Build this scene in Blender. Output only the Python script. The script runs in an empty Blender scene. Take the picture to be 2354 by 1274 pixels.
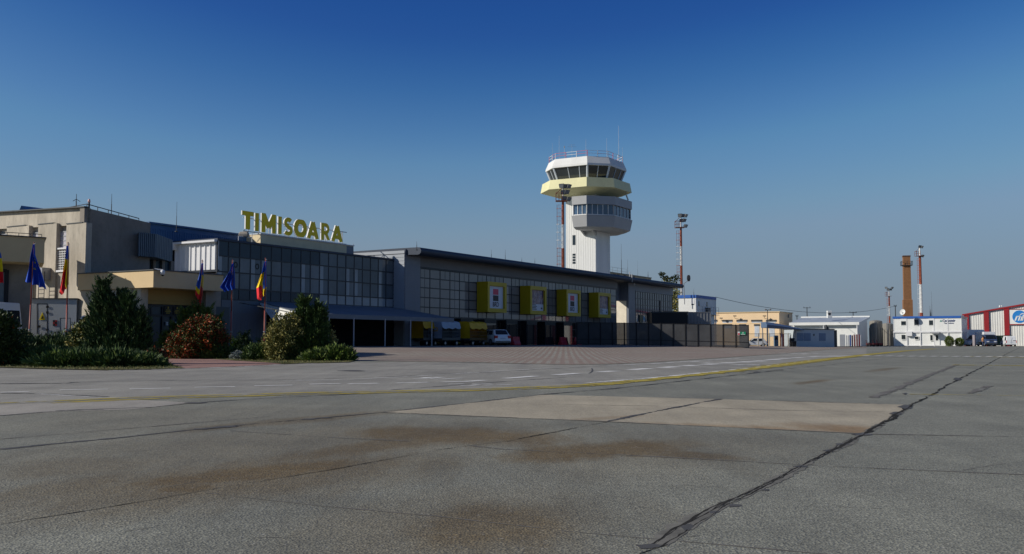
import bpy, bmesh, math, random
import numpy as np
from mathutils import Vector, Matrix
R = math.radians
SC = bpy.context.scene
COL = SC.collection
random.seed(11)
RNG = np.random.default_rng(5)

# ------------------------------------------------------------------ survey of the place
# camera 0.8 m above the apron, 35 mm lens, pitched up 3.7 degrees
F, CX, CY, CAMH = 2300.0, 1177.0, 637.0, 0.8
TH = math.atan(149 / 2300)
ct, st = math.cos(TH), math.sin(TH)
CAM = Vector((0, 0, CAMH))

def ray(px, py):
    x = (px - CX) / F; y = (CY - py) / F
    return Vector((x, ct - y * st, st + y * ct))
def W(px, py, Y):
    d = ray(px, py); return CAM + d * (Y / d.y)
def G(px, py, z=0.0):
    d = ray(px, py); return CAM + d * ((z - CAMH) / d.z)
# terminal grid: U runs along the airside facade (away), V points into the building
O = Vector((-9.34, 87, 0)); U = Vector((.5055, .8628, 0)); V = Vector((-.8628, .5055, 0))
ZZ = Vector((0, 0, 1))
def T(a, b, z=0.0): return O + U * a + V * b + ZZ * z
def toab(p):
    q = Vector((p[0], p[1], 0)) - O
    return q.dot(U), q.dot(V)
def onb(px, py, b):
    d = ray(px, py); s = (b + O.dot(V)) / d.dot(V); p = CAM + d * s
    return (p - O).dot(U), p.z
def ona(px, py, a):
    d = ray(px, py); s = (a + O.dot(U)) / d.dot(U); p = CAM + d * s
    return (p - O).dot(V), p.z
def sm(x):
    x = max(0.0, min(1.0, x)); return x * x * (3 - 2 * x)
def gz(x, y):
    a, b = toab((x, y))
    return 0.45 * sm((b + 28) / 26) * sm((a + 32) / 14) * (1 - sm((a - 56) / 26)) * (1 - sm((b - 60) / 40))
def gT(a, b):
    p = T(a, b); return gz(p.x, p.y)

# ------------------------------------------------------------------ materials
def nd(nt, typ, **kw):
    n = nt.nodes.new(typ)
    for k, v in kw.items():
        if k in n.inputs: n.inputs[k].default_value = v
        else: setattr(n, k, v)
    return n
def c4(c, k=1.0): return (min(1, c[0] * k), min(1, c[1] * k), min(1, c[2] * k), 1)
MATS = {}
def mat(name, col, rough=.65, metal=0.0, var=.12, vs=1.2, bump=0.0, bs=30.0, spec=.4, stretch=(1, 1, 1), var2=0.0, rib=None, ior=1.45, coat=0.0):
    if name in MATS: return MATS[name]
    m = bpy.data.materials.new(name); m.use_nodes = True
    nt = m.node_tree; P = nt.nodes['Principled BSDF']; L = nt.links.new
    P.inputs['Roughness'].default_value = rough; P.inputs['Metallic'].default_value = metal
    P.inputs['Specular IOR Level'].default_value = spec; P.inputs['IOR'].default_value = ior
    P.inputs['Coat Weight'].default_value = coat
    tc = nd(nt, 'ShaderNodeTexCoord'); mp = nd(nt, 'ShaderNodeMapping'); mp.inputs['Scale'].default_value = stretch
    L(tc.outputs['Object'], mp.inputs['Vector'])
    nz = nd(nt, 'ShaderNodeTexNoise', Scale=vs, Detail=6.0, Roughness=.62); L(mp.outputs[0], nz.inputs['Vector'])
    rp = nd(nt, 'ShaderNodeMapRange'); rp.inputs['From Min'].default_value = .3; rp.inputs['From Max'].default_value = .7
    L(nz.outputs['Fac'], rp.inputs['Value'])
    mx = nd(nt, 'ShaderNodeMix', data_type='RGBA'); mx.inputs['A'].default_value = c4(col, 1 - var); mx.inputs['B'].default_value = c4(col, 1 + var)
    L(rp.outputs[0], mx.inputs['Factor']); out = mx.outputs['Result']
    if var2:
        n2 = nd(nt, 'ShaderNodeTexNoise', Scale=vs * 7, Detail=5.0, Roughness=.7); L(mp.outputs[0], n2.inputs['Vector'])
        r2 = nd(nt, 'ShaderNodeMapRange'); r2.inputs['From Min'].default_value = .52; r2.inputs['From Max'].default_value = .78
        r2.inputs['To Max'].default_value = var2; L(n2.outputs['Fac'], r2.inputs['Value'])
        m2 = nd(nt, 'ShaderNodeMix', data_type='RGBA'); m2.inputs['B'].default_value = c4(col, .45)
        L(r2.outputs[0], m2.inputs['Factor']); L(out, m2.inputs['A']); out = m2.outputs['Result']
    L(out, P.inputs['Base Color'])
    if bump:
        nb = nd(nt, 'ShaderNodeTexNoise', Scale=bs, Detail=4.0); L(tc.outputs['Object'], nb.inputs['Vector'])
        bp = nd(nt, 'ShaderNodeBump', Strength=bump, Distance=.02); L(nb.outputs['Fac'], bp.inputs['Height']); L(bp.outputs[0], P.inputs['Normal'])
    MATS[name] = m
    return m

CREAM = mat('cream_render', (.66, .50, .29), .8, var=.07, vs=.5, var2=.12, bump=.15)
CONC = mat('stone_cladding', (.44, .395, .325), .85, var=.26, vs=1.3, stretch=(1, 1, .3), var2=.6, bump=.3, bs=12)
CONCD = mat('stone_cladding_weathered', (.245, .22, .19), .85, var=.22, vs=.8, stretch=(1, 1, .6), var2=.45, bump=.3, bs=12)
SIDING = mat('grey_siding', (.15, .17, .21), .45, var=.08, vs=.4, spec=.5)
SIDING2 = mat('taupe_siding', (.115, .115, .12), .5, var=.08, vs=.4)
ROOFM = mat('dark_roof_metal', (.03, .045, .075), .55, metal=0, var=.08, vs=.5)
BLUEROOF = mat('blue_roof_sheet', (.03, .10, .24), .5, var=.1, vs=.4, stretch=(1, 1, .2))
WHITEW = mat('white_sheet', (.66, .67, .69), .55, var=.05, vs=.6, var2=.1)
TOWERW = mat('tower_white', (.68, .69, .68), .6, var=.06, vs=.7, var2=.22, stretch=(1, 1, .12))
TOWERG = mat('tower_grey', (.36, .37, .38), .6, var=.06, vs=.5, var2=.1)
TOWERY = mat('tower_pale_yellow', (.68, .655, .38), .6, var=.07, vs=.6, var2=.25, stretch=(1, 1, .3))
MULL = mat('mullion_dark', (.014, .02, .032), .4, var=.1)
GLASSD = mat('glass_blue_dark', (.030, .056, .080), .06, var=.25, vs=.25, spec=.3, ior=1.38)
GLASSM = mat('glass_grey', (.10, .128, .148), .05, var=.3, vs=.22, spec=.35, ior=1.4)
GLASSC = mat('glass_curtained', (.25, .29, .325), .1, var=.25, vs=.3, spec=.5)
GLASST = mat('glass_bronze', (.185, .182, .182), .025, var=.12, vs=.12, spec=.5, ior=1.5)
GLASSN = mat('glass_grey_pale', (.14, .166, .186), .06, var=.3, vs=.3, spec=.4, ior=1.42)
GLASST2 = mat('glass_bronze_pale', (.225, .22, .22), .03, var=.15, vs=.2, spec=.5, ior=1.5)
GLASSL = mat('glass_ground_floor', (.02, .02, .022), .03, var=.3, vs=.3, spec=.6, ior=1.6)
GLASSW = mat('glass_window', (.02, .028, .034), .06, var=.3, vs=.4, spec=.6, ior=1.6)
BLACK = mat('black_paint', (.008, .009, .012), .5, var=.2)
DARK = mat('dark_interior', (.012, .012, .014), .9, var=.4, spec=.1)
YELB = mat('yellow_box_paint', (.47, .345, .008), .45, var=.06, vs=.6)
YELL = mat('yellow_letter_paint', (.95, .68, .012), .5, var=.06, vs=.6)
POSTERW = mat('poster_white', (.55, .60, .68), .4, var=.05)
RED = mat('red_paint', (.27, .014, .02), .5, var=.1)
REDB = mat('barrier_red', (.42, .015, .03), .5, var=.12)
MASTR = mat('mast_red', (.33, .085, .045), .6, var=.15)
MASTW = mat('mast_white', (.72, .72, .70), .6, var=.08)
STEEL = mat('grey_steel', (.30, .31, .33), .45, metal=.4, var=.12)
STEELD = mat('dark_steel', (.06, .065, .07), .5, metal=.2, var=.15)
TARP = mat('grey_tarpaulin', (.10, .125, .16), .55, var=.14, vs=.5, stretch=(1, 1, .3))
AWN = mat('awning_sheet', (.15, .175, .21), .6, var=.12, vs=.4, var2=.15)
TARPW = mat('white_tarpaulin', (.74, .74, .70), .6, var=.08, vs=2)
BLUEP = mat('blue_paint', (.025, .11, .40), .5, var=.08)
CONTW = mat('container_white', (.72, .735, .72), .5, var=.06, vs=.6, var2=.22, stretch=(1, 1, .3))
CONTB = mat('office_panel', (.46, .52, .56), .5, var=.06, vs=.6)
POLE = mat('flagpole_red_brown', (.30, .075, .06), .45, var=.15)
FB = mat('flag_blue', (.035, .12, .52), .7, var=.12, vs=3)
FY = mat('flag_yellow', (.92, .68, .01), .7, var=.1, vs=3)
FR = mat('flag_red', (.75, .025, .035), .7, var=.1, vs=3)
FEU = mat('flag_deep_blue', (.015, .08, .50), .7, var=.18, vs=3)
TYRE = mat('tyre_rubber', (.015, .015, .016), .85, var=.2)
RIM = mat('wheel_rim', (.35, .36, .38), .4, metal=.6, var=.1)
VWHITE = mat('vehicle_white', (.76, .78, .80), .3, var=.03, spec=.5, coat=.4)
VGLASS = mat('vehicle_glass', (.012, .016, .02), .05, var=.2, spec=.6)
LAMPR = mat('tail_lamp_red', (.5, .01, .02), .25, var=.1)
LAMPW = mat('head_lamp_clear', (.7, .72, .75), .15, var=.1)
BRICKC = mat('chimney_brick', (.235, .115, .052), .85, var=.15, vs=1.5, var2=.35, bump=.3, bs=9)
def meshmat(name, col, tr):
    m = mat(name, col, .5, var=.25, vs=.7); nt = m.node_tree; P = nt.nodes['Principled BSDF']; P.inputs['Alpha'].default_value = 1 - tr; return m
FENCEM = meshmat('fence_mesh', (.060, .062, .066), .08)
BARK = mat('bark', (.07, .05, .035), .9, var=.3, vs=6)
GREENS = mat('sign_green', (.01, .25, .12), .5, var=.05)
SKIN = mat('skin', (.5, .3, .22), .6, var=.05)
HIVIS = mat('hi_vis_orange', (.75, .35, .12), .7, var=.1)
JEANS = mat('work_trousers_blue', (.05, .07, .14), .8, var=.15)
HAIR = mat('hair_brown', (.06, .04, .025), .8, var=.2)

# ------------------------------------------------------------------ mesh builder
class MB:
    def __init__(s): s.v = []; s.f = []; s.m = []
    def add(s, vs, fs, mi=0):
        n = len(s.v); s.v += [tuple(p) for p in vs]
        for f in fs: s.f.append(tuple(i + n for i in f)); s.m.append(mi)
    def ob(s, o, x, y, z, mi=0):
        o, x, y, z = Vector(o), Vector(x), Vector(y), Vector(z)
        vs = [o, o + x, o + x + y, o + y, o + z, o + x + z, o + x + y + z, o + y + z]
        s.add(vs, [(0, 3, 2, 1), (4, 5, 6, 7), (0, 1, 5, 4), (1, 2, 6, 5), (2, 3, 7, 6), (3, 0, 4, 7)], mi)
    def bx(s, x0, x1, y0, y1, z0, z1, mi=0):
        s.ob((x0, y0, z0), (x1 - x0, 0, 0), (0, y1 - y0, 0), (0, 0, z1 - z0), mi)
    def tb(s, a0, a1, b0, b1, z0, z1, mi=0):
        s.ob(T(a0, b0, z0), U * (a1 - a0), V * (b1 - b0), ZZ * (z1 - z0), mi)
    def q(s, a, b, c, d, mi=0): s.add([a, b, c, d], [(0, 1, 2, 3)], mi)
    def prism(s, poly, h, mi=0):
        n = len(poly); h = Vector(h); p = [Vector(t) for t in poly]
        vs = p + [t + h for t in p]
        fs = [tuple(range(n))[::-1], tuple(range(n, 2 * n))] + [(i, (i + 1) % n, n + (i + 1) % n, n + i) for i in range(n)]
        s.add(vs, fs, mi)
    def rings(s, rs, mi=0, cap0=True, cap1=True):
        n = len(rs[0]); vs = [p for r in rs for p in r]; fs = []
        for k in range(len(rs) - 1):
            for i in range(n):
                j = (i + 1) % n
                fs.append((k * n + i, k * n + j, (k + 1) * n + j, (k + 1) * n + i))
        if cap0: fs.append(tuple(range(n))[::-1])
        if cap1: fs.append(tuple((len(rs) - 1) * n + i for i in range(n)))
        s.add(vs, fs, mi)
    def tube(s, p, q, r, n=6, r2=None, mi=0):
        p, q = Vector(p), Vector(q); d = (q - p)
        if d.length < 1e-6: return
        d.normalize(); x = d.orthogonal().normalized(); y = d.cross(x); r2 = r if r2 is None else r2
        f = lambda c, rr: [c + (x * math.cos(t) + y * math.sin(t)) * rr for t in [2 * math.pi * i / n for i in range(n)]]
        s.rings([f(p, r), f(q, r2)], mi)
    def lathe(s, c, prof, n=16, mi=0):
        c = Vector(c)
        s.rings([[c + Vector((r * math.cos(2 * math.pi * i / n), r * math.sin(2 * math.pi * i / n), z)) for i in range(n)] for r, z in prof], mi)
    def build(s, name, mats, parent=None, smooth=False, bevel=0):
        me = bpy.data.meshes.new(name); me.from_pydata(s.v, [], s.f)
        if not isinstance(mats, (list, tuple)): mats = [mats]
        for m in mats: me.materials.append(m)
        if len(mats) > 1: me.polygons.foreach_set('material_index', s.m)
        bm = bmesh.new(); bm.from_mesh(me); bmesh.ops.recalc_face_normals(bm, faces=bm.faces); bm.to_mesh(me); bm.free()
        if smooth: me.polygons.foreach_set('use_smooth', [True] * len(me.polygons))
        o = bpy.data.objects.new(name, me); COL.objects.link(o)
        if bevel:
            b = o.modifiers.new('Bevel', 'BEVEL'); b.width = bevel; b.segments = 2; b.limit_method = 'ANGLE'
        if parent is not None: attach(o, parent)
        return o

def attach(o, parent):
    o.parent = parent
    if parent.type == 'EMPTY': o.matrix_parent_inverse = Matrix.Translation(-Vector(parent.location))
def thing(name, label, cat, loc=(0, 0, 0), group=None):
    o = bpy.data.objects.new(name, None); COL.objects.link(o); o.location = loc; o.empty_display_size = .3
    tag(o, label, cat, group); return o
def tag(o, label, cat, group=None):
    o['label'] = label; o['category'] = cat
    if group: o['group'] = group
    return o
def struct(o): o['kind'] = 'structure'; return o
def dup(root, loc, rz=0.0, label=None, group=None):
    r = root.copy(); COL.objects.link(r); r.location = loc; r.rotation_euler = (0, 0, rz)
    if label: r['label'] = label
    if group: r['group'] = group
    for ch in list(root.children):
        c = ch.copy(); COL.objects.link(c); c.parent = r
        for g in list(ch.children):
            d = g.copy(); COL.objects.link(d); d.parent = c
    return r
_tcache = {}
def text_geo(body, size, extrude, offset=0.0, space=1.0, align='CENTER'):
    cu = bpy.data.curves.new('lettering', 'FONT'); cu.body = body; cu.size = size; cu.extrude = extrude; cu.offset = offset
    cu.align_x = align; cu.space_character = space; cu.resolution_u = 4
    o = bpy.data.objects.new('lettering', cu); COL.objects.link(o)
    bpy.context.view_layer.update()
    me = o.evaluated_get(bpy.context.evaluated_depsgraph_get()).to_mesh()
    vs = [v.co.copy() for v in me.vertices]; fs = [tuple(p.vertices) for p in me.polygons]
    bpy.data.objects.remove(o); bpy.data.curves.remove(cu)
    return vs, fs
def put_text(mb, geo, o, x, y, mi=0, sx=1.0, sy=1.0):
    x, y = Vector(x).normalized(), Vector(y).normalized(); z = x.cross(y); o = Vector(o)
    mb.add([o + x * (v.x * sx) + y * (v.y * sy) + z * v.z for v in geo[0]], geo[1], mi)

# ------------------------------------------------------------------ camera, sun, sky
cam = bpy.data.cameras.new('Camera'); cam.sensor_width = 36; cam.lens = 36 * F / 2354; cam.clip_start = .05; cam.clip_end = 20000
co = bpy.data.objects.new('Camera', cam); COL.objects.link(co); co.location = CAM; co.rotation_euler = (math.pi / 2 + TH, 0, 0); SC.camera = co
SUN_EL = R(28); SUN_AZ = math.atan2(-.975, -.21)      # azimuth measured from +Y towards +X
sd = Vector((math.sin(SUN_AZ) * math.cos(SUN_EL), math.cos(SUN_AZ) * math.cos(SUN_EL), math.sin(SUN_EL)))
sl = bpy.data.lights.new('Sun', 'SUN'); sl.energy = 4.4; sl.angle = R(.5); sl.color = (1, .93, .82)
so = bpy.data.objects.new('Sun', sl); COL.objects.link(so); so.rotation_euler = (-sd).to_track_quat('-Z', 'Y').to_euler(); so.location = sd * 200
wd = bpy.data.worlds.new('World'); SC.world = wd; wd.use_nodes = True
wn = wd.node_tree; bg = wn.nodes['Background']
sky = wn.nodes.new('ShaderNodeTexSky'); sky.sky_type = 'NISHITA'; sky.sun_disc = False
sky.sun_elevation = SUN_EL; sky.sun_rotation = SUN_AZ; sky.altitude = 90; sky.air_density = 1.0; sky.dust_density = .5; sky.ozone_density = 10.0
K_ = .085                                                # grade the sky like the deep, polarised blue of the photo
s1 = nd(wn, 'ShaderNodeVectorMath', operation='SCALE'); s1.inputs['Scale'].default_value = K_; wn.links.new(sky.outputs[0], s1.inputs[0])
rc = wn.nodes.new('ShaderNodeRGBCurve'); cm = rc.mapping; cm.extend = 'HORIZONTAL'
for ci, pts in enumerate((((0, 0), (.04, .010), (.053, .0185), (.061, .037), (.08, .103), (.125, .195), (.18, .218), (.5, .36), (1, .5)),
                          ((0, 0), (.10, .042), (.138, .090), (.156, .138), (.195, .243), (.25, .318), (.30, .35), (.6, .50), (1, .6)),
                          ((0, 0), (.15, .11), (.27, .25), (.323, .308), (.36, .365), (.40, .43), (.44, .465), (.7, .6), (1, .7)))):
    cv = cm.curves[ci]
    cv.points[0].location = pts[0]; cv.points[1].location = pts[-1]
    for p in pts[1:-1]: cv.points.new(*p)
    for p in cv.points: p.handle_type = 'VECTOR'
cm.update()
wn.links.new(s1.outputs[0], rc.inputs['Color'])
wtc = wn.nodes.new('ShaderNodeTexCoord'); wsp = wn.nodes.new('ShaderNodeSeparateXYZ'); wn.links.new(wtc.outputs['Generated'], wsp.inputs[0])
def band(z0, z1, f, col, src):                          # haze low over the horizon, deeper blue overhead
    mr = nd(wn, 'ShaderNodeMapRange', interpolation_type='SMOOTHSTEP'); mr.inputs[1].default_value = z0; mr.inputs[2].default_value = z1; mr.inputs[4].default_value = f
    wn.links.new(wsp.outputs['Z'], mr.inputs[0]); mx = nd(wn, 'ShaderNodeMix', data_type='RGBA'); mx.inputs['B'].default_value = (*col, 1)
    wn.links.new(mr.outputs[0], mx.inputs['Factor']); wn.links.new(src, mx.inputs['A']); return mx.outputs['Result']
sk_ = band(.21, -.01, .88, (.205, .245, .305), rc.outputs[0])
sk_ = band(.36, .6, .8, (.028, .055, .15), sk_)
s2 = nd(wn, 'ShaderNodeVectorMath', operation='SCALE'); s2.inputs['Scale'].default_value = 1 / K_; wn.links.new(sk_, s2.inputs[0])
wn.links.new(s2.outputs[0], bg.inputs['Color']); bg.inputs['Strength'].default_value = K_
SC.view_settings.view_transform = 'Standard'; SC.view_settings.look = 'None'; SC.view_settings.exposure = 0; SC.view_settings.gamma = 1
SC.cycles.max_bounces = 6; SC.cycles.glossy_bounces = 4; SC.cycles.transparent_max_bounces = 8
# ------------------------------------------------------------------ ground
def stain_mask(nt, pos, A, B, C, soft=1.0, noise=None):
    """elliptic stain on the ground: A, B ends of its long axis, C a point on its edge"""
    L = nt.links.new
    A, B, C = G(*A), G(*B), G(*C); c = (A + B) / 2; d = (B - A); la = d.length / 2; ang = math.atan2(d.y, d.x)
    n = Vector((-math.sin(ang), math.cos(ang), 0)); lb = max(.08, abs((C - c).dot(n)))
    mp = nd(nt, 'ShaderNodeMapping', vector_type='TEXTURE')
    mp.inputs['Location'].default_value = c; mp.inputs['Rotation'].default_value = (0, 0, ang); mp.inputs['Scale'].default_value = (la * 1.15, lb * 1.25, 1)
    L(pos, mp.inputs['Vector'])
    ln = nd(nt, 'ShaderNodeVectorMath', operation='LENGTH'); L(mp.outputs[0], ln.inputs[0])
    ad = nd(nt, 'ShaderNodeMath', operation='ADD'); L(ln.outputs['Value'], ad.inputs[0]); L(noise, ad.inputs[1])
    mr = nd(nt, 'ShaderNodeMapRange', interpolation_type='SMOOTHSTEP'); mr.inputs['From Min'].default_value = 1.2; mr.inputs['From Max'].default_value = .3
    mr.inputs['To Max'].default_value = soft
    L(ad.outputs[0], mr.inputs['Value']); return mr.outputs[0]

def asphalt(name, col, stains, grain=1.0, tint=(1, 1, 1), rust=(.115, .074, .020)):
    m = bpy.data.materials.new(name); m.use_nodes = True; nt = m.node_tree; L = nt.links.new; P = nt.nodes['Principled BSDF']
    P.inputs['Roughness'].default_value = .72; P.inputs['Specular IOR Level'].default_value = .5
    tc = nd(nt, 'ShaderNodeTexCoord'); pos = tc.outputs['Object']
    def noise(scale, det=4, rough=.6, stretch=None, rot=0.0):
        n = nd(nt, 'ShaderNodeTexNoise', Scale=scale, Detail=det, Roughness=rough)
        if stretch:
            mp = nd(nt, 'ShaderNodeMapping'); mp.inputs['Rotation'].default_value = (0, 0, rot); mp.inputs['Scale'].default_value = stretch
            L(pos, mp.inputs['Vector']); L(mp.outputs[0], n.inputs['Vector'])
        else: L(pos, n.inputs['Vector'])
        return n.outputs['Fac']
    def rng(v, a, b, c, d):
        r = nd(nt, 'ShaderNodeMapRange'); [r.inputs[i].__setattr__('default_value', x) for i, x in zip((1, 2, 3, 4), (a, b, c, d))]; L(v, r.inputs[0]); return r.outputs[0]
    def mul(a, b):
        n = nd(nt, 'ShaderNodeMath', operation='MULTIPLY'); L(a, n.inputs[0])
        if isinstance(b, float): n.inputs[1].default_value = b
        else: L(b, n.inputs[1])
        return n.outputs[0]
    big = rng(noise(.22, 7, .68), .3, .7, .80, 1.18)
    streak = rng(noise(1.0, 6, .7, (1.6, .13, 1), R(-27)), .3, .7, .84, 1.14)
    patch = rng(noise(.9, 6, .7), .35, .65, .9, 1.1)
    vo = nd(nt, 'ShaderNodeTexVoronoi', Scale=85.0); L(pos, vo.inputs['Vector'])
    sep = nd(nt, 'ShaderNodeSeparateColor'); L(vo.outputs['Color'], sep.inputs[0])
    stone = rng(sep.outputs[0], 0, 1, 1 - .34 * grain, 1 + .34 * grain)
    fine = rng(noise(55, 3, .7), .25, .75, 1 - .3 * grain, 1 + .3 * grain)
    k = mul(mul(mul(big, streak), patch), mul(stone, fine))
    spk = rng(sep.outputs[1], .985, 1.0, 0.0, .25 * grain)
    base = nd(nt, 'ShaderNodeMix', data_type='RGBA', blend_type='MULTIPLY'); base.inputs['Factor'].default_value = 1
    base.inputs['A'].default_value = c4(col); cmb = nd(nt, 'ShaderNodeCombineColor')
    for i in range(3): L(k, cmb.inputs[i])
    L(cmb.outputs[0], base.inputs['B']); out = base.outputs['Result']
    if stains:
        sn = rng(noise(1.1, 6, .7, (2.2, .5, 1), R(-27)), .25, .75, -.36, .36); tot = None
        for s in stains:
            v = stain_mask(nt, pos, *s[:3], soft=s[3], noise=sn)
            if tot is None: tot = v
            else:
                mx = nd(nt, 'ShaderNodeMath', operation='MAXIMUM'); L(tot, mx.inputs[0]); L(v, mx.inputs[1]); tot = mx.outputs[0]
        tot = mul(tot, rng(noise(9, 4, .7), .3, .7, .75, 1.0))
        rc = nd(nt, 'ShaderNodeMix', data_type='RGBA', blend_type='MULTIPLY'); rc.inputs['Factor'].default_value = 1; rc.inputs['A'].default_value = c4(rust)
        L(cmb.outputs[0], rc.inputs['B'])
        m2 = nd(nt, 'ShaderNodeMix', data_type='RGBA'); L(tot, m2.inputs['Factor']); L(out, m2.inputs['A']); L(rc.outputs['Result'], m2.inputs['B']); out = m2.outputs['Result']
    m3 = nd(nt, 'ShaderNodeMix', data_type='RGBA'); L(spk, m3.inputs['Factor']); L(out, m3.inputs['A']); m3.inputs['B'].default_value = (.6, .6, .6, 1)
    L(m3.outputs['Result'], P.inputs['Base Color'])
    bp = nd(nt, 'ShaderNodeBump', Strength=.5 * grain, Distance=.008); L(vo.outputs['Distance'], bp.inputs['Height'])
    bp2 = nd(nt, 'ShaderNodeBump', Strength=.35 * grain, Distance=.01); L(fine, bp2.inputs['Height']); L(bp.outputs[0], bp2.inputs['Normal']); L(bp2.outputs[0], P.inputs['Normal'])
    return m

STAINS = [((-300, 1130), (1300, 960), (600, 1130), .38), ((700, 1190), (1500, 1225), (1100, 1120), .4), ((1150, 1015), (1850, 1060), (1500, 985), .3), ((-100, 985), (900, 935), (300, 1010), .22), ((-150, 1190), (1010, 1040), (460, 1062), .7), ((150, 1135), (900, 1052), (470, 1078), .98), ((330, 1135), (520, 1110), (430, 1140), .95), ((560, 1075), (1120, 985), (880, 1005), .85),
          ((850, 1018), (1190, 985), (1010, 968), .95), ((1270, 1022), (1520, 1046), (1380, 992), .95), ((1400, 1032), (1760, 1060), (1580, 1036), .85),
          ((900, 1195), (1370, 1212), (1150, 1145), .8), ((300, 1002), (960, 940), (640, 962), .65), ((1830, 884), (1905, 872), (1868, 874), .8),
          ((1995, 855), (2065, 845), (2030, 847), .7), ((-50, 1110), (350, 1040), (150, 1040), .5)]
ASPH = asphalt('apron_asphalt', (.205, .206, .166), STAINS, 1.0)
ROADM = asphalt('road_asphalt', (.262, .252, .217), [], .55)
PATCHM = asphalt('concrete_patch', (.37, .328, .24), [((1440, 978), (1990, 999), (1720, 978), .8), ((1860, 992), (2040, 985), (1960, 968), .9), ((1300, 968), (1480, 955), (1390, 958), .4)], .6, rust=(.24, .15, .06))
PATCH2 = asphalt('worn_concrete', (.30, .28, .24), [], .5)

def axis(lo, hi, step, out_lo, out_hi):
    a = []; x = lo
    while x <= hi: a.append(x); x += step
    return out_lo + a + out_hi
xs = axis(-48, 50, 1.6, [-6000, -2000, -700, -300, -150, -90, -65], [60, 80, 110, 160, 260, 500, 1200, 3000, 6000])
ys = axis(24, 160, 1.6, [-300, -60, -10, 0, 8, 16], [180, 220, 300, 500, 1000, 2500, 6000, 9000])
mb = MB(); n = len(xs)
mb.v = [(x, y, gz(x, y)) for y in ys for x in xs]
mb.f = [(j * n + i, j * n + i + 1, (j + 1) * n + i + 1, (j + 1) * n + i) for j in range(len(ys) - 1) for i in range(n - 1)]; mb.m = [0] * len(mb.f)
struct(mb.build('apron', ASPH, smooth=True))

def interp(path, n):
    """resample a pixel polyline to n points by x"""
    xsn = np.linspace(path[0][0], path[-1][0], n)
    return list(zip(xsn, np.interp(xsn, [p[0] for p in path], [p[1] for p in path])))
def lay(p, dz): return Vector((p[0], p[1], gz(p[0], p[1]) + dz * min(1, max(.2, p[1] / 22))))
def sheet(name, near, far, m, dz, nx=60, ny=6):
    a = [G(*p) for p in interp(near, nx)]; b = [G(*p) for p in interp(far, nx)]
    mb = MB(); vs = []
    for j in range(ny + 1):
        t = j / ny
        for i in range(nx): vs.append(lay(a[i] * (1 - t) + b[i] * t, dz))
    mb.add(vs, [(j * nx + i, j * nx + i + 1, (j + 1) * nx + i + 1, (j + 1) * nx + i) for j in range(ny) for i in range(nx - 1)])
    return struct(mb.build(name, m, smooth=True))
def polysheet(name, pts, m, dz):
    mb = MB(); mb.add([lay(G(*p), dz) for p in pts], [tuple(range(len(pts)))]); return struct(mb.build(name, m))
KERB = [(-700, 843), (0, 846), (120, 850), (250, 852.5), (330, 851), (430, 848), (560, 842.5), (640, 838.5), (720, 836), (800, 834.5), (930, 832.5), (1090, 834), (1200, 837.5), (1312, 840), (1400, 838.5), (1500, 834), (1640, 825), (1790, 815), (1914, 804), (1992, 801)]
YELP = [(-600, 944), (0, 930), (120, 925), (270, 918), (430, 913), (700, 905.5), (1000, 899.5), (1180, 894), (1350, 886.5), (1500, 873.5), (1720, 849.5), (1900, 826.5), (1992, 816)]
sheet('road', YELP, KERB, ROADM, .004, 140, 8)
polysheet('worn_patch', [(-300, 975), (0, 956), (140, 946), (300, 942), (440, 926), (300, 918.5), (0, 930.5), (-400, 939)], PATCH2, .004)
def gpoly(name, pts, m, dz, jit=.03, sub=10):
    pp = []
    for i in range(len(pts)):
        a, b = G(*pts[i]), G(*pts[(i + 1) % len(pts)])
        for k in range(sub):
            p = a.lerp(b, k / sub); pp.append(Vector((p.x + random.uniform(-jit, jit), p.y + random.uniform(-jit, jit), dz * min(1, max(.2, p.y / 22)))))
    mb = MB(); mb.add(pp, [tuple(range(len(pp)))]); return struct(mb.build(name, m))
gpoly('concrete_patch', [(884, 948.5), (1398, 969.5), (1985, 997), (2096, 931), (1655, 918), (1248, 908)], PATCHM, .004, .012)

def strip(name, paths, m, dz, grow=False):
    """paths: list of (pixel path, width in m, jitter in m)"""
    mb = MB()
    for ip, (path, w, jit) in enumerate(paths):
        dz_ = dz + .0006 * (ip % 6)
        P = [G(*p) for p in path]; Q = []
        for i in range(len(P) - 1):
            L = (P[i + 1] - P[i]).length; k = max(1, int(L / (.05 if jit else 2.0)))
            k = min(k, 420)
            for j in range(k): Q.append(P[i].lerp(P[i + 1], j / k))
        Q.append(P[-1]); vs = []; nq = len(Q); ph = random.random() * 9; off = 0.0
        for i, p in enumerate(Q):
            d = (Q[min(i + 1, nq - 1)] - Q[max(i - 1, 0)]).normalized(); nrm = Vector((-d.y, d.x, 0))
            ww = w * (1 if not jit else max(.12, 1 + random.uniform(-.6, .6) + .5 * math.sin(i * .17 + ph)))
            ww *= min(4.5, max(1, (p.y / 15) ** 1.7)) if grow else 1
            off = off * .9 + random.uniform(-jit, jit) * .75
            vs += [lay(p + nrm * (ww / 2 + off), dz_), lay(p - nrm * (ww / 2 - off), dz_)]
        mb.add(vs, [(2 * i, 2 * i + 1, 2 * i + 3, 2 * i + 2) for i in range(nq - 1)])
    return struct(mb.build(name, m))
TAR = mat('tar_seam', (.07, .07, .07), .8, var=.35, vs=4)
CRK = mat('crack_shadowed_grit', (.035, .034, .032), .95, var=.4, vs=9, spec=.05)
SEAM = mat('faint_seam', (.135, .128, .118), .9, var=.25, vs=5)
PW = mat('road_paint_white', (.68, .68, .66), .7, var=.25, vs=5, var2=.6)
PYL = mat('road_paint_yellow', (.40, .32, .045), .7, var=.25, vs=4, var2=.5)
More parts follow.
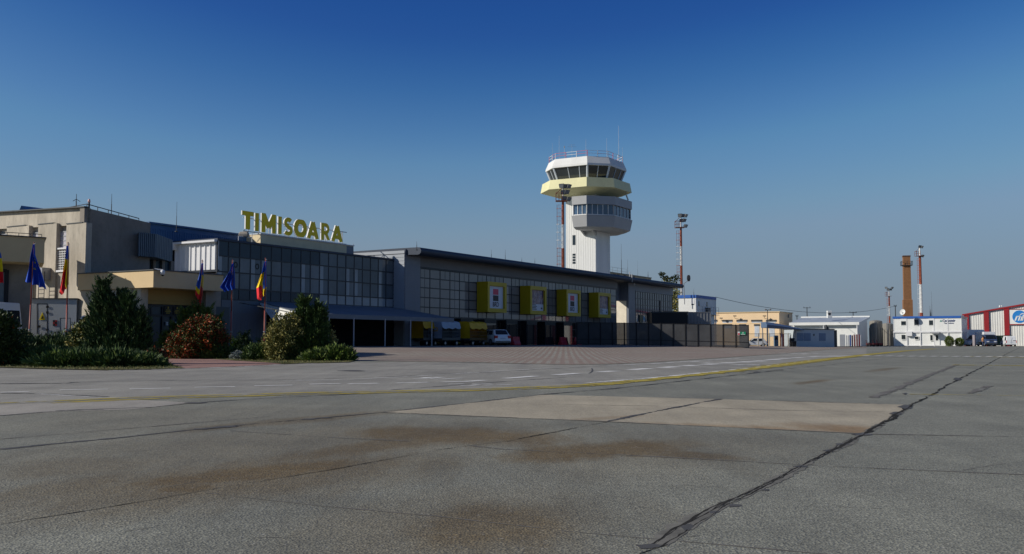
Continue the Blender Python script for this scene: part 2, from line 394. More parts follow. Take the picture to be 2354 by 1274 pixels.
# long joints that run away to the right
strip('tar_joint', [([(0, 1033.5), (110, 1022), (250, 1009), (430, 990)], .055, .006), ([(430, 990), (560, 977), (880, 948.5)], .035, .006),
                    ([(880, 948.5), (1060, 929), (1240, 908.5), (1420, 893), (1640, 868.5), (1800, 851)], .05, .01),
                    ([(700, 965), (760, 961)], .11, .01), ([(450, 988), (540, 980)], .10, .01),
                    ([(1398, 969.5), (1480, 952), (1560, 936), (1653, 918)], .05, .012),
                    ([(0, 956), (130, 945), (235, 941)], .10, .02), ([(235, 941), (350, 936.5), (470, 925), (640, 914), (900, 903)], .04, .01), ([(430, 928), (470, 926)], .18, .02),
                    ([(0, 883), (150, 882), (175, 879.5)], .16, .015), ([(175, 879.5), (330, 876.5), (640, 874), (900, 866.5), (1030, 860), (1180, 853.5), (1400, 841)], .05, .01),
                    ([(0, 904.5), (120, 907), (250, 913)], .06, .01), ([(900, 897), (1130, 880), (1300, 868)], .05, .01)], TAR, .007)
CA = [(1500, 1252), (1560, 1213), (1640, 1167), (1740, 1122), (1830, 1078), (1900, 1042), (1985, 998), (2040, 965), (2096, 932)]
CB = [(1525, 1256), (1600, 1206), (1668, 1165), (1745, 1127), (1800, 1099), (1858, 1062), (1960, 1006)]
WORN = mat('worn_crack_edge', (.145, .141, .124), .92, var=.4, vs=6)
strip('worn_crack_edge', [(CA, .055, .010), (CB, .022, .008)], WORN, .0062)
fine = [([(x + random.uniform(-5, 5), y + random.uniform(-2, 2)) for x, y in CA[:7]], random.uniform(.003, .006), .006) for k in range(2)]
strip('crack', fine + [(CA, .009, .007), (CB, .007, .007), ([(1470, 1274), (1500, 1262), (1530, 1252)], .006, .006), (CA[5:], .02, .010),
                ([(1985, 998), (2096, 932), (2160, 897), (2210, 869), (2260, 843), (2318, 812), (2345, 799)], .03, .016),
                ([(0, 1206), (200, 1174), (390, 1142)], .006, .005), ([(390, 1142), (520, 1119), (760, 1081), (1000, 1036)], .007, .005), ([(1000, 1036), (1170, 1014), (1398, 970)], .012, .007)], CRK, .0072)
strip('faint_joint', [([(475, 1134), (700, 1160), (1000, 1187), (1300, 1222), (1664, 1254), (1900, 1275)], .012, .004), ([(530, 991), (740, 1005), (943, 1015)], .02, .006),
                      ([(1080, 1025), (1154, 1033), (1500, 1050), (1900, 1072), (2354, 1092)], .022, .006), ([(1985, 998), (2354, 1005)], .03, .006),
                      ([(880, 948.5), (1398, 970), (1985, 998)], .03, .006), ([(1420, 912), (1655, 918), (2096, 932)], .03, .006),
                      ([(1700, 858), (1880, 842), (2100, 818)], .05, .01), ([(2010, 915), (2100, 878), (2200, 838)], .10, .03), ([(2225, 905), (2255, 895), (2275, 888)], .08, .03),
                      ([(0, 1010), (300, 985), (620, 958)], .02, .005), ([(1246, 930), (1500, 934), (1800, 944), (2060, 948)], .02, .006)], SEAM, .0065)
SMEAR = mat('rubber_smear', (.185, .182, .162), .85, var=.2, vs=6)
strip('rubber_smear', [([(2010, 915), (2100, 878), (2200, 838)], .10, .03), ([(2225, 905), (2255, 895), (2275, 888)], .08, .03)], SMEAR, .0064)
mb = MB()
for px, py, rx, ry in ((1489, 1257, 27, 6), (1688, 1163, 14, 4), (1580, 1213, 14, 7), (1640, 1178, 12, 3), (1842, 1073, 17, 2), (1760, 1127, 9, 2), (1905, 1037, 12, 2.5), (1982, 999, 22, 2.5), (2060, 951, 14, 3), (1934, 1022, 16, 2.5), (2082, 936, 16, 4), (810, 853, 30, 1.2), (1210, 837, 14, .8), (1740, 857, 9, .7), (2200, 872, 9, 3), (1725, 817, 9, .6), (2080, 906, 5, 1.5)):
    ph = random.random() * 6
    pts = [lay(G(px + rx * (1 + .25 * math.sin(3 * t + ph)) * math.cos(t), py + ry * (1 + .25 * math.sin(2 * t + ph)) * math.sin(t)), .009) for t in [2 * math.pi * i / 18 for i in range(18)]]
    mb.add(pts, [tuple(range(18))])
struct(mb.build('tar_blotch', TAR))

ro_ = random.Random(21)
hair = []
for k in range(26):
    x, y = ro_.uniform(0, 2300), 905 + 350 * ro_.random() ** 1.3; L = ro_.uniform(20, 110); s_ = ro_.uniform(-.22, -.05) if ro_.random() < .6 else ro_.uniform(.0, .12)
    hair.append(([(x, y), (x + L * .5, y + L * .5 * s_ + ro_.uniform(-1, 1)), (x + L, y + L * s_)], .004, .004))
strip('hairline_crack', hair, SEAM, .0056)
# painted lines
def off(path, dy): return [(x, y + dy * ((y - 786) / 110) ** 2) for x, y in path]
YL = YELP[:-1] + [(1992, 816), (2080, 807), (2150, 802)]
strip('yellow_line', [(off(YL[2:8], 1.6), .14, .012), (off(YL[3:], -1.8), .15, .012), (off(YL[7:10], 2.4), .12, .012), (off(YL[:4], -1.4), .12, .01), (off(YL[9:], 1.2), .14, .012)], PYL, .0085, True)
strip('white_edge_line', [([(80, 906), (250, 915), (292, 914)], .05, .006), (off(YL[8:12], -6.5), .12, .008), ([(250, 853), (430, 848.6), (560, 843.2), (640, 839.2), (720, 836.6), (800, 835)], .16, .01), ([(640, 876), (760, 875), (900, 869), (1010, 862.5), (1180, 852), (1260, 847)], .07, .008), ([(1395, 841), (1500, 837), (1640, 828), (1700, 824)], .14, .01)], PW, .009)
D1 = [(0, 903, 66, 901), (137, 897.6, 248, 895.6), (298, 895.2, 392, 893.4), (447, 891.6, 540, 890), (585, 888, 672, 886.6), (712, 884.6, 782, 883.2), (800, 883.4, 870, 882), (912, 881.3, 985, 879.8), (1018, 879.5, 1075, 878), (1075, 878, 1113, 875.2), (1161, 871.3, 1232, 865.7), (1276, 863, 1330, 859.2), (1378, 855.8, 1415, 853.6),
      (1450, 851, 1492, 847.7), (1521, 846.2, 1554, 843.6), (1572, 842, 1600, 840.3), (1618, 838.8, 1646, 837), (1662, 836, 1688, 834.4), (1703, 833.4, 1726, 831.8), (1735, 831.2, 1757, 829.8), (1770, 827.8, 1788, 826.2), (1793, 825.2, 1812, 824.2), (1825, 823, 1845, 822), (1858, 821.4, 1876, 820.6), (1893, 820, 1910, 819.4), (1925, 819, 1942, 818.6), (1956, 818.4, 1973, 818.2), (1984, 818.2, 2000, 818.3)]
D1 += [(2013 + 25.4 * i, 818.6 + .16 * i, 2013 + 25.4 * i + 14, 818.7 + .16 * i) for i in range(14)]
D2 = [(1584, 832, 1608, 832.2), (1614, 833.6, 1638, 833.4), (1688, 839.6, 1713, 839.2), (1719, 839.6, 1746, 839.8), (1792, 812.4, 1808, 812.2), (1820, 813, 1832, 812.4), (1840, 814, 1856, 813.4), (1868, 812.6, 1882, 812.2)]
strip('lane_dash', [([(a, b), (c, d)], .13 if a < 1880 else .38, .0) for a, b, c, d in D1] + [([(a, b), (c, d)], .13, .0) for a, b, c, d in D2], PW, .0095, True)
strip('apron_yellow_line', [([(2222, 820), (2290, 821), (2400, 823)], .10, .02), ([(2235, 813.5), (2400, 815)], .05, .02), ([(2090, 907), (2200, 908.5), (2400, 911)], .05, .01), ([(2190, 839.5), (2400, 842)], .10, .02)], PYL, .0085, True)
# bicycle-lane symbols on the road: strokes
strip('road_symbol', [([(950, 871.5), (972, 871)], .14, 0), ([(972, 870.5), (985, 868.8), (1000, 868.4), (1016, 869.3)], .22, 0), ([(972, 870.8), (988, 871.4), (1002, 870)], .12, 0), ([(1000, 873.2), (1020, 872.6), (1040, 871.4), (1061, 870.4)], .13, 0),
                      ([(1031, 884.2), (1050, 884), (1066, 883.6)], .12, 0), ([(1060, 887.4), (1080, 887.6), (1100, 886)], .14, 0), ([(1085, 883.2), (1110, 883), (1130, 882.6)], .10, 0), ([(1112, 886.8), (1133, 886)], .14, 0), ([(1140, 884.6), (1160, 885), (1176, 885.6)], .12, 0)], PW, .0095)
# skid mark
strip('skid_mark', [([(1354, 859), (1360, 856), (1362, 851.5), (1360, 847.5)], .04, .0)], TAR, .009)

# block paving in front of the terminal
def paving(name, a, b, ang, per, k=1.0):
    m = bpy.data.materials.new(name); m.use_nodes = True; nt = m.node_tree; L = nt.links.new; P = nt.nodes['Principled BSDF']
    P.inputs['Roughness'].default_value = .85; P.inputs['Specular IOR Level'].default_value = .25
    tc = nd(nt, 'ShaderNodeTexCoord'); mp = nd(nt, 'ShaderNodeMapping'); mp.inputs['Rotation'].default_value = (0, 0, ang); L(tc.outputs['Object'], mp.inputs['Vector'])
    sp = nd(nt, 'ShaderNodeSeparateXYZ'); L(mp.outputs[0], sp.inputs[0])
    mu = nd(nt, 'ShaderNodeMath', operation='MULTIPLY'); mu.inputs[1].default_value = 2 * math.pi / per; L(sp.outputs['X'], mu.inputs[0])
    sn = nd(nt, 'ShaderNodeMath', operation='SINE'); L(mu.outputs[0], sn.inputs[0])
    mr = nd(nt, 'ShaderNodeMapRange'); mr.inputs[1].default_value = -.4; mr.inputs[2].default_value = .6; L(sn.outputs[0], mr.inputs[0])
    nz = nd(nt, 'ShaderNodeTexNoise', Scale=.12, Detail=4.0); L(tc.outputs['Object'], nz.inputs['Vector'])
    nr = nd(nt, 'ShaderNodeMapRange'); nr.inputs[1].default_value = .38; nr.inputs[2].default_value = .6; nr.inputs[3].default_value = .25; L(nz.outputs['Fac'], nr.inputs[0])
    fa = nd(nt, 'ShaderNodeMath', operation='MULTIPLY'); L(mr.outputs[0], fa.inputs[0]); L(nr.outputs[0], fa.inputs[1])
    mx = nd(nt, 'ShaderNodeMix', data_type='RGBA'); mx.inputs['A'].default_value = c4(a); mx.inputs['B'].default_value = c4(b); L(fa.outputs[0], mx.inputs['Factor'])
    br = nd(nt, 'ShaderNodeTexBrick', Scale=5.0, Mortar_Size=.012) if False else nd(nt, 'ShaderNodeTexBrick')
    br.inputs['Scale'].default_value = 4.6; br.inputs['Mortar Size'].default_value = .018; br.inputs['Color1'].default_value = (1.05, 1.05, 1.05, 1); br.inputs['Color2'].default_value = (.8, .8, .8, 1); br.inputs['Mortar'].default_value = (.45, .45, .45, 1)
    L(mp.outputs[0], br.inputs['Vector'])
    m2 = nd(nt, 'ShaderNodeMix', data_type='RGBA', blend_type='MULTIPLY'); m2.inputs['Factor'].default_value = .8; L(mx.outputs['Result'], m2.inputs['A']); L(br.outputs['Color'], m2.inputs['B'])
    n3 = nd(nt, 'ShaderNodeTexNoise', Scale=.8, Detail=7.0, Roughness=.7); L(tc.outputs['Object'], n3.inputs['Vector'])
    r3 = nd(nt, 'ShaderNodeMapRange'); r3.inputs[1].default_value = .3; r3.inputs[2].default_value = .7; r3.inputs[3].default_value = .85; r3.inputs[4].default_value = 1.15; L(n3.outputs['Fac'], r3.inputs[0])
    m4 = nd(nt, 'ShaderNodeVectorMath', operation='SCALE'); L(m2.outputs['Result'], m4.inputs[0]); L(r3.outputs[0], m4.inputs['Scale'])
    L(m4.outputs[0], P.inputs['Base Color']); return m
PAVE = paving('block_paving', (.275, .215, .18), (.32, .31, .265), R(3), .36)
PATHM = paving('brick_path_paving', (.33, .20, .17), (.33, .21, .18), R(20), .4)
mb = MB(); cols = interp([(560, 826)] + [(800, 829)] + [(x, y - 1.0) for x, y in KERB[10:]], 90); ny = 44; vs = []
for px, py in cols:
    p0 = G(px, py); d = ray(px, py)
    s = (1.1 + O.dot(V)) / d.dot(V); yf = min(d.y * s, 168) if px < 1470 else 168
    for j in range(ny + 1):
        t = (j / ny) ** 1.3; y = p0.y + (yf - p0.y) * t; vs.append(lay((d.x / d.y * y, y), .010))
mb.add(vs, [(i * (ny + 1) + j, (i + 1) * (ny + 1) + j, (i + 1) * (ny + 1) + j + 1, i * (ny + 1) + j + 1) for i in range(len(cols) - 1) for j in range(ny)])
struct(mb.build('block_paving', PAVE, smooth=True))
gpoly('brick_path', [(425, 848.4), (395, 842), (372, 822), (340, 806), (430, 806), (530, 818), (700, 832), (645, 838), (560, 842.6)], PATHM, .016, .01)
SOIL = mat('lawn_ground', (.10, .095, .035), .95, var=.4, vs=2.0, var2=.4)
BEDL = [(-700, 842), (0, 845.6), (120, 849.6), (250, 852), (330, 850.6), (425, 848), (398, 841), (375, 825), (340, 812), (200, 806), (-700, 806)]
BEDR = [(358, 813), (405, 820.5), (470, 825), (540, 830), (610, 834.5), (650, 838), (720, 835.8), (800, 834), (822, 829), (770, 818), (600, 806), (375, 806)]
gpoly('lawn', BEDL, SOIL, .022, .03); gpoly('lawn', BEDR, SOIL, .024, .03)
# ------------------------------------------------------------------ vegetation
def leafmat(name, col, tr=.25):
    m = bpy.data.materials.new(name); m.use_nodes = True; nt = m.node_tree; P = nt.nodes['Principled BSDF']; L = nt.links.new
    P.inputs['Roughness'].default_value = .6; P.inputs['Specular IOR Level'].default_value = .25
    tc = nd(nt, 'ShaderNodeTexCoord'); nz = nd(nt, 'ShaderNodeTexNoise', Scale=3.0, Detail=3.0); L(tc.outputs['Object'], nz.inputs['Vector'])
    mx = nd(nt, 'ShaderNodeMix', data_type='RGBA'); mx.inputs['A'].default_value = c4(col, .65); mx.inputs['B'].default_value = c4(col, 1.35); L(nz.outputs['Fac'], mx.inputs['Factor'])
    L(mx.outputs['Result'], P.inputs['Base Color']); return m
LJ = [leafmat('juniper_deep', (0.030, 0.057, 0.020)), leafmat('juniper_mid', (0.056, 0.101, 0.028)), leafmat('juniper_tip', (0.113, 0.155, 0.034))]
LB_OLD = [leafmat('bluish_deep', (0.030, 0.058, 0.030)), leafmat('bluish_mid', (0.066, 0.114, 0.058)), leafmat('bluish_tip', (0.133, 0.179, 0.087))]
LB = [leafmat('conifer_deep', (0.029, 0.047, 0.019)), leafmat('conifer_mid', (0.058, 0.095, 0.034)), leafmat('conifer_tip', (0.111, 0.157, 0.052))]
LG = [leafmat('broadleaf_deep', (0.030, 0.048, 0.014)), leafmat('broadleaf_mid', (0.060, 0.090, 0.021)), leafmat('broadleaf_light', (0.113, 0.147, 0.033))]
LO = [leafmat('olive_deep', (0.066, 0.081, 0.023)), leafmat('olive_mid', (0.160, 0.162, 0.046)), leafmat('olive_light', (0.358, 0.308, 0.105))]
LR = [leafmat('berry_leaf', (0.041, 0.065, 0.020)), leafmat('berry_dark_red', (0.174, 0.032, 0.012)), leafmat('berry_orange', (0.464, 0.102, 0.022))]
LS = [leafmat('silver_deep', (0.087, 0.109, 0.102)), leafmat('silver_mid', (0.203, 0.232, 0.217)), leafmat('silver_light', (0.362, 0.406, 0.392))]
LY = [leafmat('cone_deep', (0.038, 0.073, 0.014)), leafmat('cone_mid', (0.085, 0.147, 0.023)), leafmat('cone_light', (0.142, 0.212, 0.034))]

def leaves(name, mats, parent, pts, dirs, ln, wd, lum, seed=0):
    """one mesh of many small leaf blades: pts origins, dirs growing directions"""
    r = np.random.default_rng(seed); n = len(pts)
    d = dirs / np.linalg.norm(dirs, axis=1, keepdims=True)
    s = np.cross(d, r.normal(size=(n, 3))); s /= np.linalg.norm(s, axis=1, keepdims=True) + 1e-9
    l = ln * r.uniform(.6, 1.4, (n, 1)); w = wd * r.uniform(.6, 1.4, (n, 1))
    v = np.stack([pts, pts + d * l * .45 + s * w * .5, pts + d * l, pts + d * l * .45 - s * w * .5], 1).reshape(-1, 3)
    me = bpy.data.meshes.new(name); me.vertices.add(n * 4); me.vertices.foreach_set('co', v.ravel().astype(np.float32))
    me.loops.add(n * 4); me.loops.foreach_set('vertex_index', np.arange(n * 4, dtype=np.int32))
    me.polygons.add(n); me.polygons.foreach_set('loop_start', np.arange(0, n * 4, 4, dtype=np.int32)); me.polygons.foreach_set('loop_total', np.full(n, 4, dtype=np.int32))
    for m in mats: me.materials.append(m)
    me.polygons.foreach_set('material_index', np.clip(lum, 0, len(mats) - 1).astype(np.int32)); me.update(); me.validate()
    o = bpy.data.objects.new(name, me); COL.objects.link(o); attach(o, parent); return o
def lump(p, k, seed):
    a = np.random.default_rng(seed).uniform(0, 6.28, 6)
    return (np.sin(p[:, 0] * k + a[0]) * np.sin(p[:, 1] * k + a[1]) + np.sin(p[:, 2] * k * 1.3 + a[2]) * np.sin(p[:, 0] * k * 1.7 + a[3]) + np.sin((p[:, 1] + p[:, 2]) * k * 2.1 + a[4]) * .6) / 2.6
def blob(c, r, n, seed, k=4.0, inner=.45, up=.6, out=1.0, jit=.5, lumpy=.3, zmin=.02):
    g = np.random.default_rng(seed); u = g.normal(size=(n, 3)); u /= np.linalg.norm(u, axis=1, keepdims=True)
    u[:, 2] = np.abs(u[:, 2]) if c[2] < r[2] * .35 else u[:, 2]
    rr = (inner + (1 - inner) * g.uniform(0, 1, (n, 1)) ** .6) * (1 + lumpy * lump(u * 1.0, k, seed)[:, None])
    p = np.array(c) + u * rr * np.array(r); d = u * out + np.array([0, 0, up]) + g.normal(size=(n, 3)) * jit
    keep = p[:, 2] > zmin; p, d = p[keep], d[keep]
    lum = lump(p, 5.0 / max(.6, max(r)), seed + 9) * 1.1 + g.normal(size=len(p)) * .55 + 1.0
    return p, d, np.round(lum)
def spire(c, h, r, n, seed, up=.9, pw=.75):
    g = np.random.default_rng(seed); t = g.uniform(0, 1, n) ** 1.35; th = g.uniform(0, 6.283, n)
    rad = r * (1 - t) ** pw * (.35 + .65 * g.uniform(0, 1, n) ** .5) * (1 + .55 * np.sin(th * 3 + t * 9 + seed) * np.sin(t * 19 + th + seed))
    p = np.stack([c[0] + rad * np.cos(th), c[1] + rad * np.sin(th), c[2] + h * t], 1)
    d = np.stack([np.cos(th), np.sin(th), np.full(n, up)], 1) + g.normal(size=(n, 3)) * .35
    nb = n // 3; k = g.integers(0, nb // 14 + 1, nb)                     # jutting branchlets
    bt = g.uniform(.05, .95, nb // 14 + 1); bth = g.uniform(0, 6.283, nb // 14 + 1); bl = g.uniform(.5, 1.25, nb // 14 + 1)
    s_ = g.uniform(.3, 1, nb) * bl[k]; rr = r * (1 - bt[k]) ** pw * .75 + .18 * s_; tt = bt[k] * h + .32 * s_
    p[:nb] = np.stack([c[0] + rr * np.cos(bth[k]), c[1] + rr * np.sin(bth[k]), c[2] + tt], 1) + g.normal(size=(nb, 3)) * .025
    d[:nb] = np.stack([np.cos(bth[k]), np.sin(bth[k]), np.full(nb, 1.3)], 1) + g.normal(size=(nb, 3)) * .35
    lum = lump(p, 4.5, seed) * 1.2 + g.normal(size=n) * .5 + .9
    return p, d, np.round(lum)
def plant(name, label, cat, loc, mats, pieces, ln, wd, seed, stems=None, group=None, part='foliage'):
    t = thing(name, label, cat, loc, group)
    P = np.concatenate([p[0] for p in pieces]) + np.array(loc); D = np.concatenate([p[1] for p in pieces]); Lm = np.concatenate([p[2] for p in pieces])
    leaves(part, mats, t, P, D, ln, wd, Lm, seed)
    mb = MB()
    for q in (stems or [((0, 0, 0), (0, 0, .4), .03)]): mb.tube(Vector(loc) + Vector(q[0]), Vector(loc) + Vector(q[1]), q[2], 6, q[2] * .5)
    mb.build('trunk', BARK, t); return t
def at(px, Y, dz=0.0):
    p = W(px, 800, Y); return (p.x, p.y, gz(p.x, p.y) + dz)

# left bed
plant('berry_shrub', 'dark shrub with a few red berries at the left edge of the photo', 'shrub', at(-22, 33), LR[:1] + LG[:2] + LR[2:],
      [blob((0, 0, .75), (1.0, .9, 1.0), 6500, 1, k=5), blob((.35, -.2, 1.25), (.5, .5, .55), 1600, 2, k=6)], .11, .06, 3, [((0, 0, 0), (.1, 0, 1.2), .05)])
plant('creeping_juniper', 'broad bluish juniper mass behind the two left flagpoles', 'juniper', at(112, 38.5), LB,
      [blob((-1.0, 0, .2), (1.2, 1.0, .85), 7000, 4, k=7, up=.8, lumpy=.35), blob((.55, .2, .2), (1.5, 1.0, .82), 8500, 5, k=7, up=.8, lumpy=.35)], .17, .04, 6)
plant('creeping_juniper', 'dark low juniper under the left flagpoles at the bed edge', 'juniper', at(60, 33.5), LJ,
      [blob((-1.3, 0, .05), (1.6, .9, .68), 7500, 7, k=7, up=.7), blob((.6, .3, .05), (1.3, .9, .52), 5500, 8, k=7, up=.7)], .16, .04, 9)
plant('creeping_juniper', 'long green creeping juniper along the front of the left bed', 'juniper', at(222, 31.8), LJ[:1] + LJ[1:] + LY[2:],
      [blob((-.7, 0, .03), (1.15, .75, .36), 7500, 10, k=8, up=.3, lumpy=.4), blob((.5, 0, .03), (1.35, .8, .36), 8500, 11, k=8, up=.28, lumpy=.4), blob((1.3, .1, .02), (.75, .6, .24), 3500, 12, k=8, up=.25, lumpy=.4)], .25, .045, 13)
plant('laurel_bush', 'dark broadleaf bush between the left flagpole and the tall conifer', 'bush', at(203, 36.5), LG[:2] + LO[2:],
      [blob((0, 0, .75), (.72, .65, .85), 4800, 14, k=5, jit=.9), blob((.05, 0, 1.35), (.35, .35, .4), 900, 15, k=5, jit=.9)], .10, .06, 16, [((0, 0, 0), (0, 0, 1.2), .04)])
plant('conifer', 'tall dark many-peaked conifer in front of the lit stone wall', 'conifer', at(280, 35.5), LB[:2] + LJ[1:2],
      [spire((-.68, 0, 0), 2.95, .55, 6500, 17, pw=.9), spire((-.1, .15, 0), 2.62, .62, 6500, 18, pw=.9), spire((.22, -.1, 0), 2.4, .62, 5500, 19, pw=.9), spire((-1.0, .1, .2), 2.15, .35, 2800, 20), spire((.62, 0, 0), 1.9, .5, 4200, 21), spire((-.38, -.1, 0), 2.3, .5, 3500, 121),
       blob((-.1, 0, .45), (1.15, .85, .72), 7500, 22, k=6, up=.8)], .16, .045, 23, [((0, 0, 0), (-.1, 0, 1.8), .09)])
plant('low_shrub', 'small rounded dark shrub at the right tip of the left bed', 'shrub', at(352, 33.2), LG[:1] + LR[:2],
      [blob((0, 0, .12), (.42, .4, .42), 2600, 24, k=5)], .09, .05, 25)
# right bed
plant('juniper_shrub', 'feathery green juniper sprouting behind the red berry bush', 'juniper', at(450, 48.6), LJ[1:] + LY[1:2],
      [spire((-.55, 0, .3), 2.05, .45, 2400, 26), spire((.05, 0, .3), 2.2, .5, 2600, 27), spire((.55, 0, .3), 2.1, .45, 2400, 28), spire((1.0, 0, .2), 1.75, .4, 1600, 29), spire((-1.35, 0, 0), 1.25, .5, 2200, 30), spire((-1.0, 0, 0), 1.6, .45, 2000, 31)], .2, .045, 32, [((0, 0, 0), (0, 0, 1.4), .05)])
plant('firethorn_bush', 'rounded firethorn bush covered in red-orange berries', 'bush', at(455, 46.6), LR[:1] + LG[1:2] + LR[1:],
      (lambda L: [(p, d, l + (RNG.random(len(l)) < .42)) for p, d, l in L])([blob((-.45, 0, .7), (.95, 1.0, .85), 8000, 33, k=6, inner=.45, jit=1.0, lumpy=.5), blob((.3, 0, 1.0), (1.0, 1.0, .9), 9000, 34, k=6, inner=.45, jit=1.0, lumpy=.5), blob((.85, .1, .65), (.5, .7, .7), 2500, 134, k=6, jit=1.0, lumpy=.5), blob((-.2, -.2, 1.45), (.5, .5, .45), 1500, 135, k=6, jit=1.1, inner=.1, lumpy=.6), blob((.5, .1, 1.7), (.4, .4, .35), 900, 136, k=6, jit=1.1, inner=.1, lumpy=.6)]), .085, .065, 35, [((0, 0, 0), (0, 0, 1.3), .06)])
plant('cone_conifer', 'slim dark cone-shaped conifer by the middle flagpole', 'conifer', at(561, 48), LY[:1] + LJ[:2], [spire((0, 0, 0), 1.12, .3, 2600, 36, pw=.6)], .09, .035, 37)
plant('cone_conifer', 'small yellow-green rounded conifer left of the slim cone', 'conifer', at(543, 48.4), LY, [spire((0, 0, 0), .85, .28, 2000, 38, pw=.5)], .08, .035, 39)
plant('cone_conifer', 'little spruce seedling just left of the right flagpole', 'conifer', at(596, 48.2), LB[:2], [spire((0, 0, 0), .85, .22, 1300, 40)], .09, .03, 41)
plant('creeping_juniper', 'low juniper at the foot of the firethorn bush', 'juniper', at(502, 46.5), LJ,
      [blob((0, 0, .04), (.85, .6, .58), 5200, 42, k=8, up=.7, lumpy=.4)], .15, .04, 43)
plant('creeping_juniper', 'low juniper spreading under the right flagpole', 'juniper', at(612, 43.5), LJ,
      [blob((0, 0, .04), (1.0, .7, .66), 6500, 44, k=8, up=.7, lumpy=.4), blob((.8, 0, .03), (.7, .6, .5), 3000, 45, k=8, up=.7)], .15, .04, 46)
plant('silver_shrub', 'small silver-grey shrub at the front of the right bed', 'shrub', at(547, 44.5), LS, [blob((0, 0, .06), (.34, .3, .32), 1900, 47, k=6, jit=1.0)], .06, .035, 48)
plant('privet_bush', 'pale olive broadleaf bush in front of the white canopy end', 'bush', at(655, 42.5), LO,
      [blob((-.05, 0, .95), (.80, .75, .95), 6500, 49, k=5, inner=.3, jit=1.0, lumpy=.55), blob((.3, 0, 1.6), (.45, .45, .45), 1500, 50, k=5, jit=1.0), blob((-.3, 0, .45), (.55, .55, .5), 2200, 51, k=5, jit=1.0)], .10, .055, 52, [((0, 0, 0), (.05, 0, 1.5), .045)])
plant('conifer', 'tall two-peaked green conifer beside the pale olive bush', 'conifer', at(714, 42.8), LJ,
      [spire((-.28, 0, 0), 2.62, .6, 7000, 53, pw=.62), spire((.3, .1, 0), 2.4, .55, 6000, 54, pw=.62), spire((.05, 0, 0), 2.0, .6, 4000, 154), blob((.05, 0, .6), (.70, .65, .95), 8000, 55, k=6, up=.9)], .16, .045, 56, [((0, 0, 0), (0, 0, 1.6), .07)])
plant('twiggy_shrub', 'sparse twiggy pale shrub against the dark canopy opening', 'shrub', at(762, 43), LO[1:] + LO[2:],
      [blob((0, 0, .9), (.2, .2, .5), 330, 57, k=5, jit=1.0, inner=.1), blob((.14, 0, .5), (.25, .2, .4), 260, 58, k=5, jit=1.0, inner=.1)], .08, .04, 59, [((0, 0, 0), (.05, 0, 1.3), .012), ((0, 0, 0), (.2, 0, .9), .01), ((0, 0, 0), (-.12, 0, 1.0), .01)])
plant('creeping_juniper', 'bright-tipped juniper at the right end of the right bed', 'juniper', at(775, 42), LJ[:1] + LJ[2:] + LY[2:],
      [blob((0, 0, .04), (.72, .6, .52), 5200, 60, k=8, up=.6, lumpy=.45), blob((-.7, 0, .04), (.8, .7, .4), 3500, 61, k=8, up=.6)], .17, .045, 62)
# grass blades in the lawns: stuff
def inpoly(x, y, P):
    c = False; n = len(P)
    for i in range(n):
        a, b = P[i], P[(i + 1) % n]
        if (a[1] > y) != (b[1] > y) and x < (b[0] - a[0]) * (y - a[1]) / (b[1] - a[1]) + a[0]: c = not c
    return c
LAWN = [leafmat('grass_dry', (0.200, 0.170, 0.055)), leafmat('grass_mid', (0.110, 0.120, 0.030)), leafmat('grass_green', (0.055, 0.085, 0.018))]
P = []
for poly, nn in ((BEDL, 26000), (BEDR, 20000)):
    gp = [G(*p)[:2] for p in poly if p[0] > -200 or True]
    gp = [(max(-24, q[0]), q[1]) for q in gp]
    x0, x1 = min(q[0] for q in gp), max(q[0] for q in gp); y0 = min(q[1] for q in gp); y1 = min(50, max(q[1] for q in gp)); k = 0
    while k < nn:
        x = random.uniform(x0, x1); y = y0 + (y1 - y0) * random.random() ** 1.8
        if inpoly(x, y, gp): P.append((x, y, gz(x, y) + .02)); 
        k += 1
P = np.array(P); D = RNG.normal(size=P.shape) * .5 + np.array([0, 0, 1.0])
go = leaves('grass', LAWN, thing('tmp', 'x', 'x'), P, D, .06, .012, RNG.integers(0, 3, len(P)), 77)
tmp = go.parent; go.parent = None; bpy.data.objects.remove(tmp); go['kind'] = 'stuff'; go['label'] = 'short dry grass blades in the lawn around the shrubs'; go['category'] = 'grass'

# ------------------------------------------------------------------ flagpoles and flags
HP = 4.75
def flagpole(px0, pxt, Y, label):
    b = Vector(at(px0, Y)); tp = W(pxt, 600, Y); t = thing('flagpole', label, 'flagpole', b, 'flagpoles in the shrub beds')
    top = Vector((tp.x, tp.y, b.z + HP)); d = (top - b)
    mb = MB(); mb.tube(b, b + d * .48, .038, 10, .034); mb.tube(b + d * .48, top, .028, 10, .022); mb.tube(top, top + Vector((0, 0, .05)), .035, 8, .01); mb.build('pole', POLE, t, smooth=True)
    mb = MB(); mb.tube(b + Vector((.055, -.02, .9)), top + Vector((.06, -.02, -.02)), .006, 4); mb.tube(top + Vector((-.01, -.02, -.04)), top + Vector((.07, -.02, -.02)), .014, 5); mb.build('halyard', STEEL, t)
    mb = MB(); c = b + d * .27; mb.tube(c - Vector((.08, 0, 0)), c + Vector((.09, 0, 0)), .014, 6); mb.tube(c - Vector((0, 0, .03)), c + Vector((0, 0, .03)), .05, 8); mb.build('cleat', STEEL, t)
    mb = MB(); mb.bx(b.x - .14, b.x + .14, b.y - .14, b.y + .14, b.z, b.z + .03); mb.build('base_plate', STEELD, t)
    return b, top
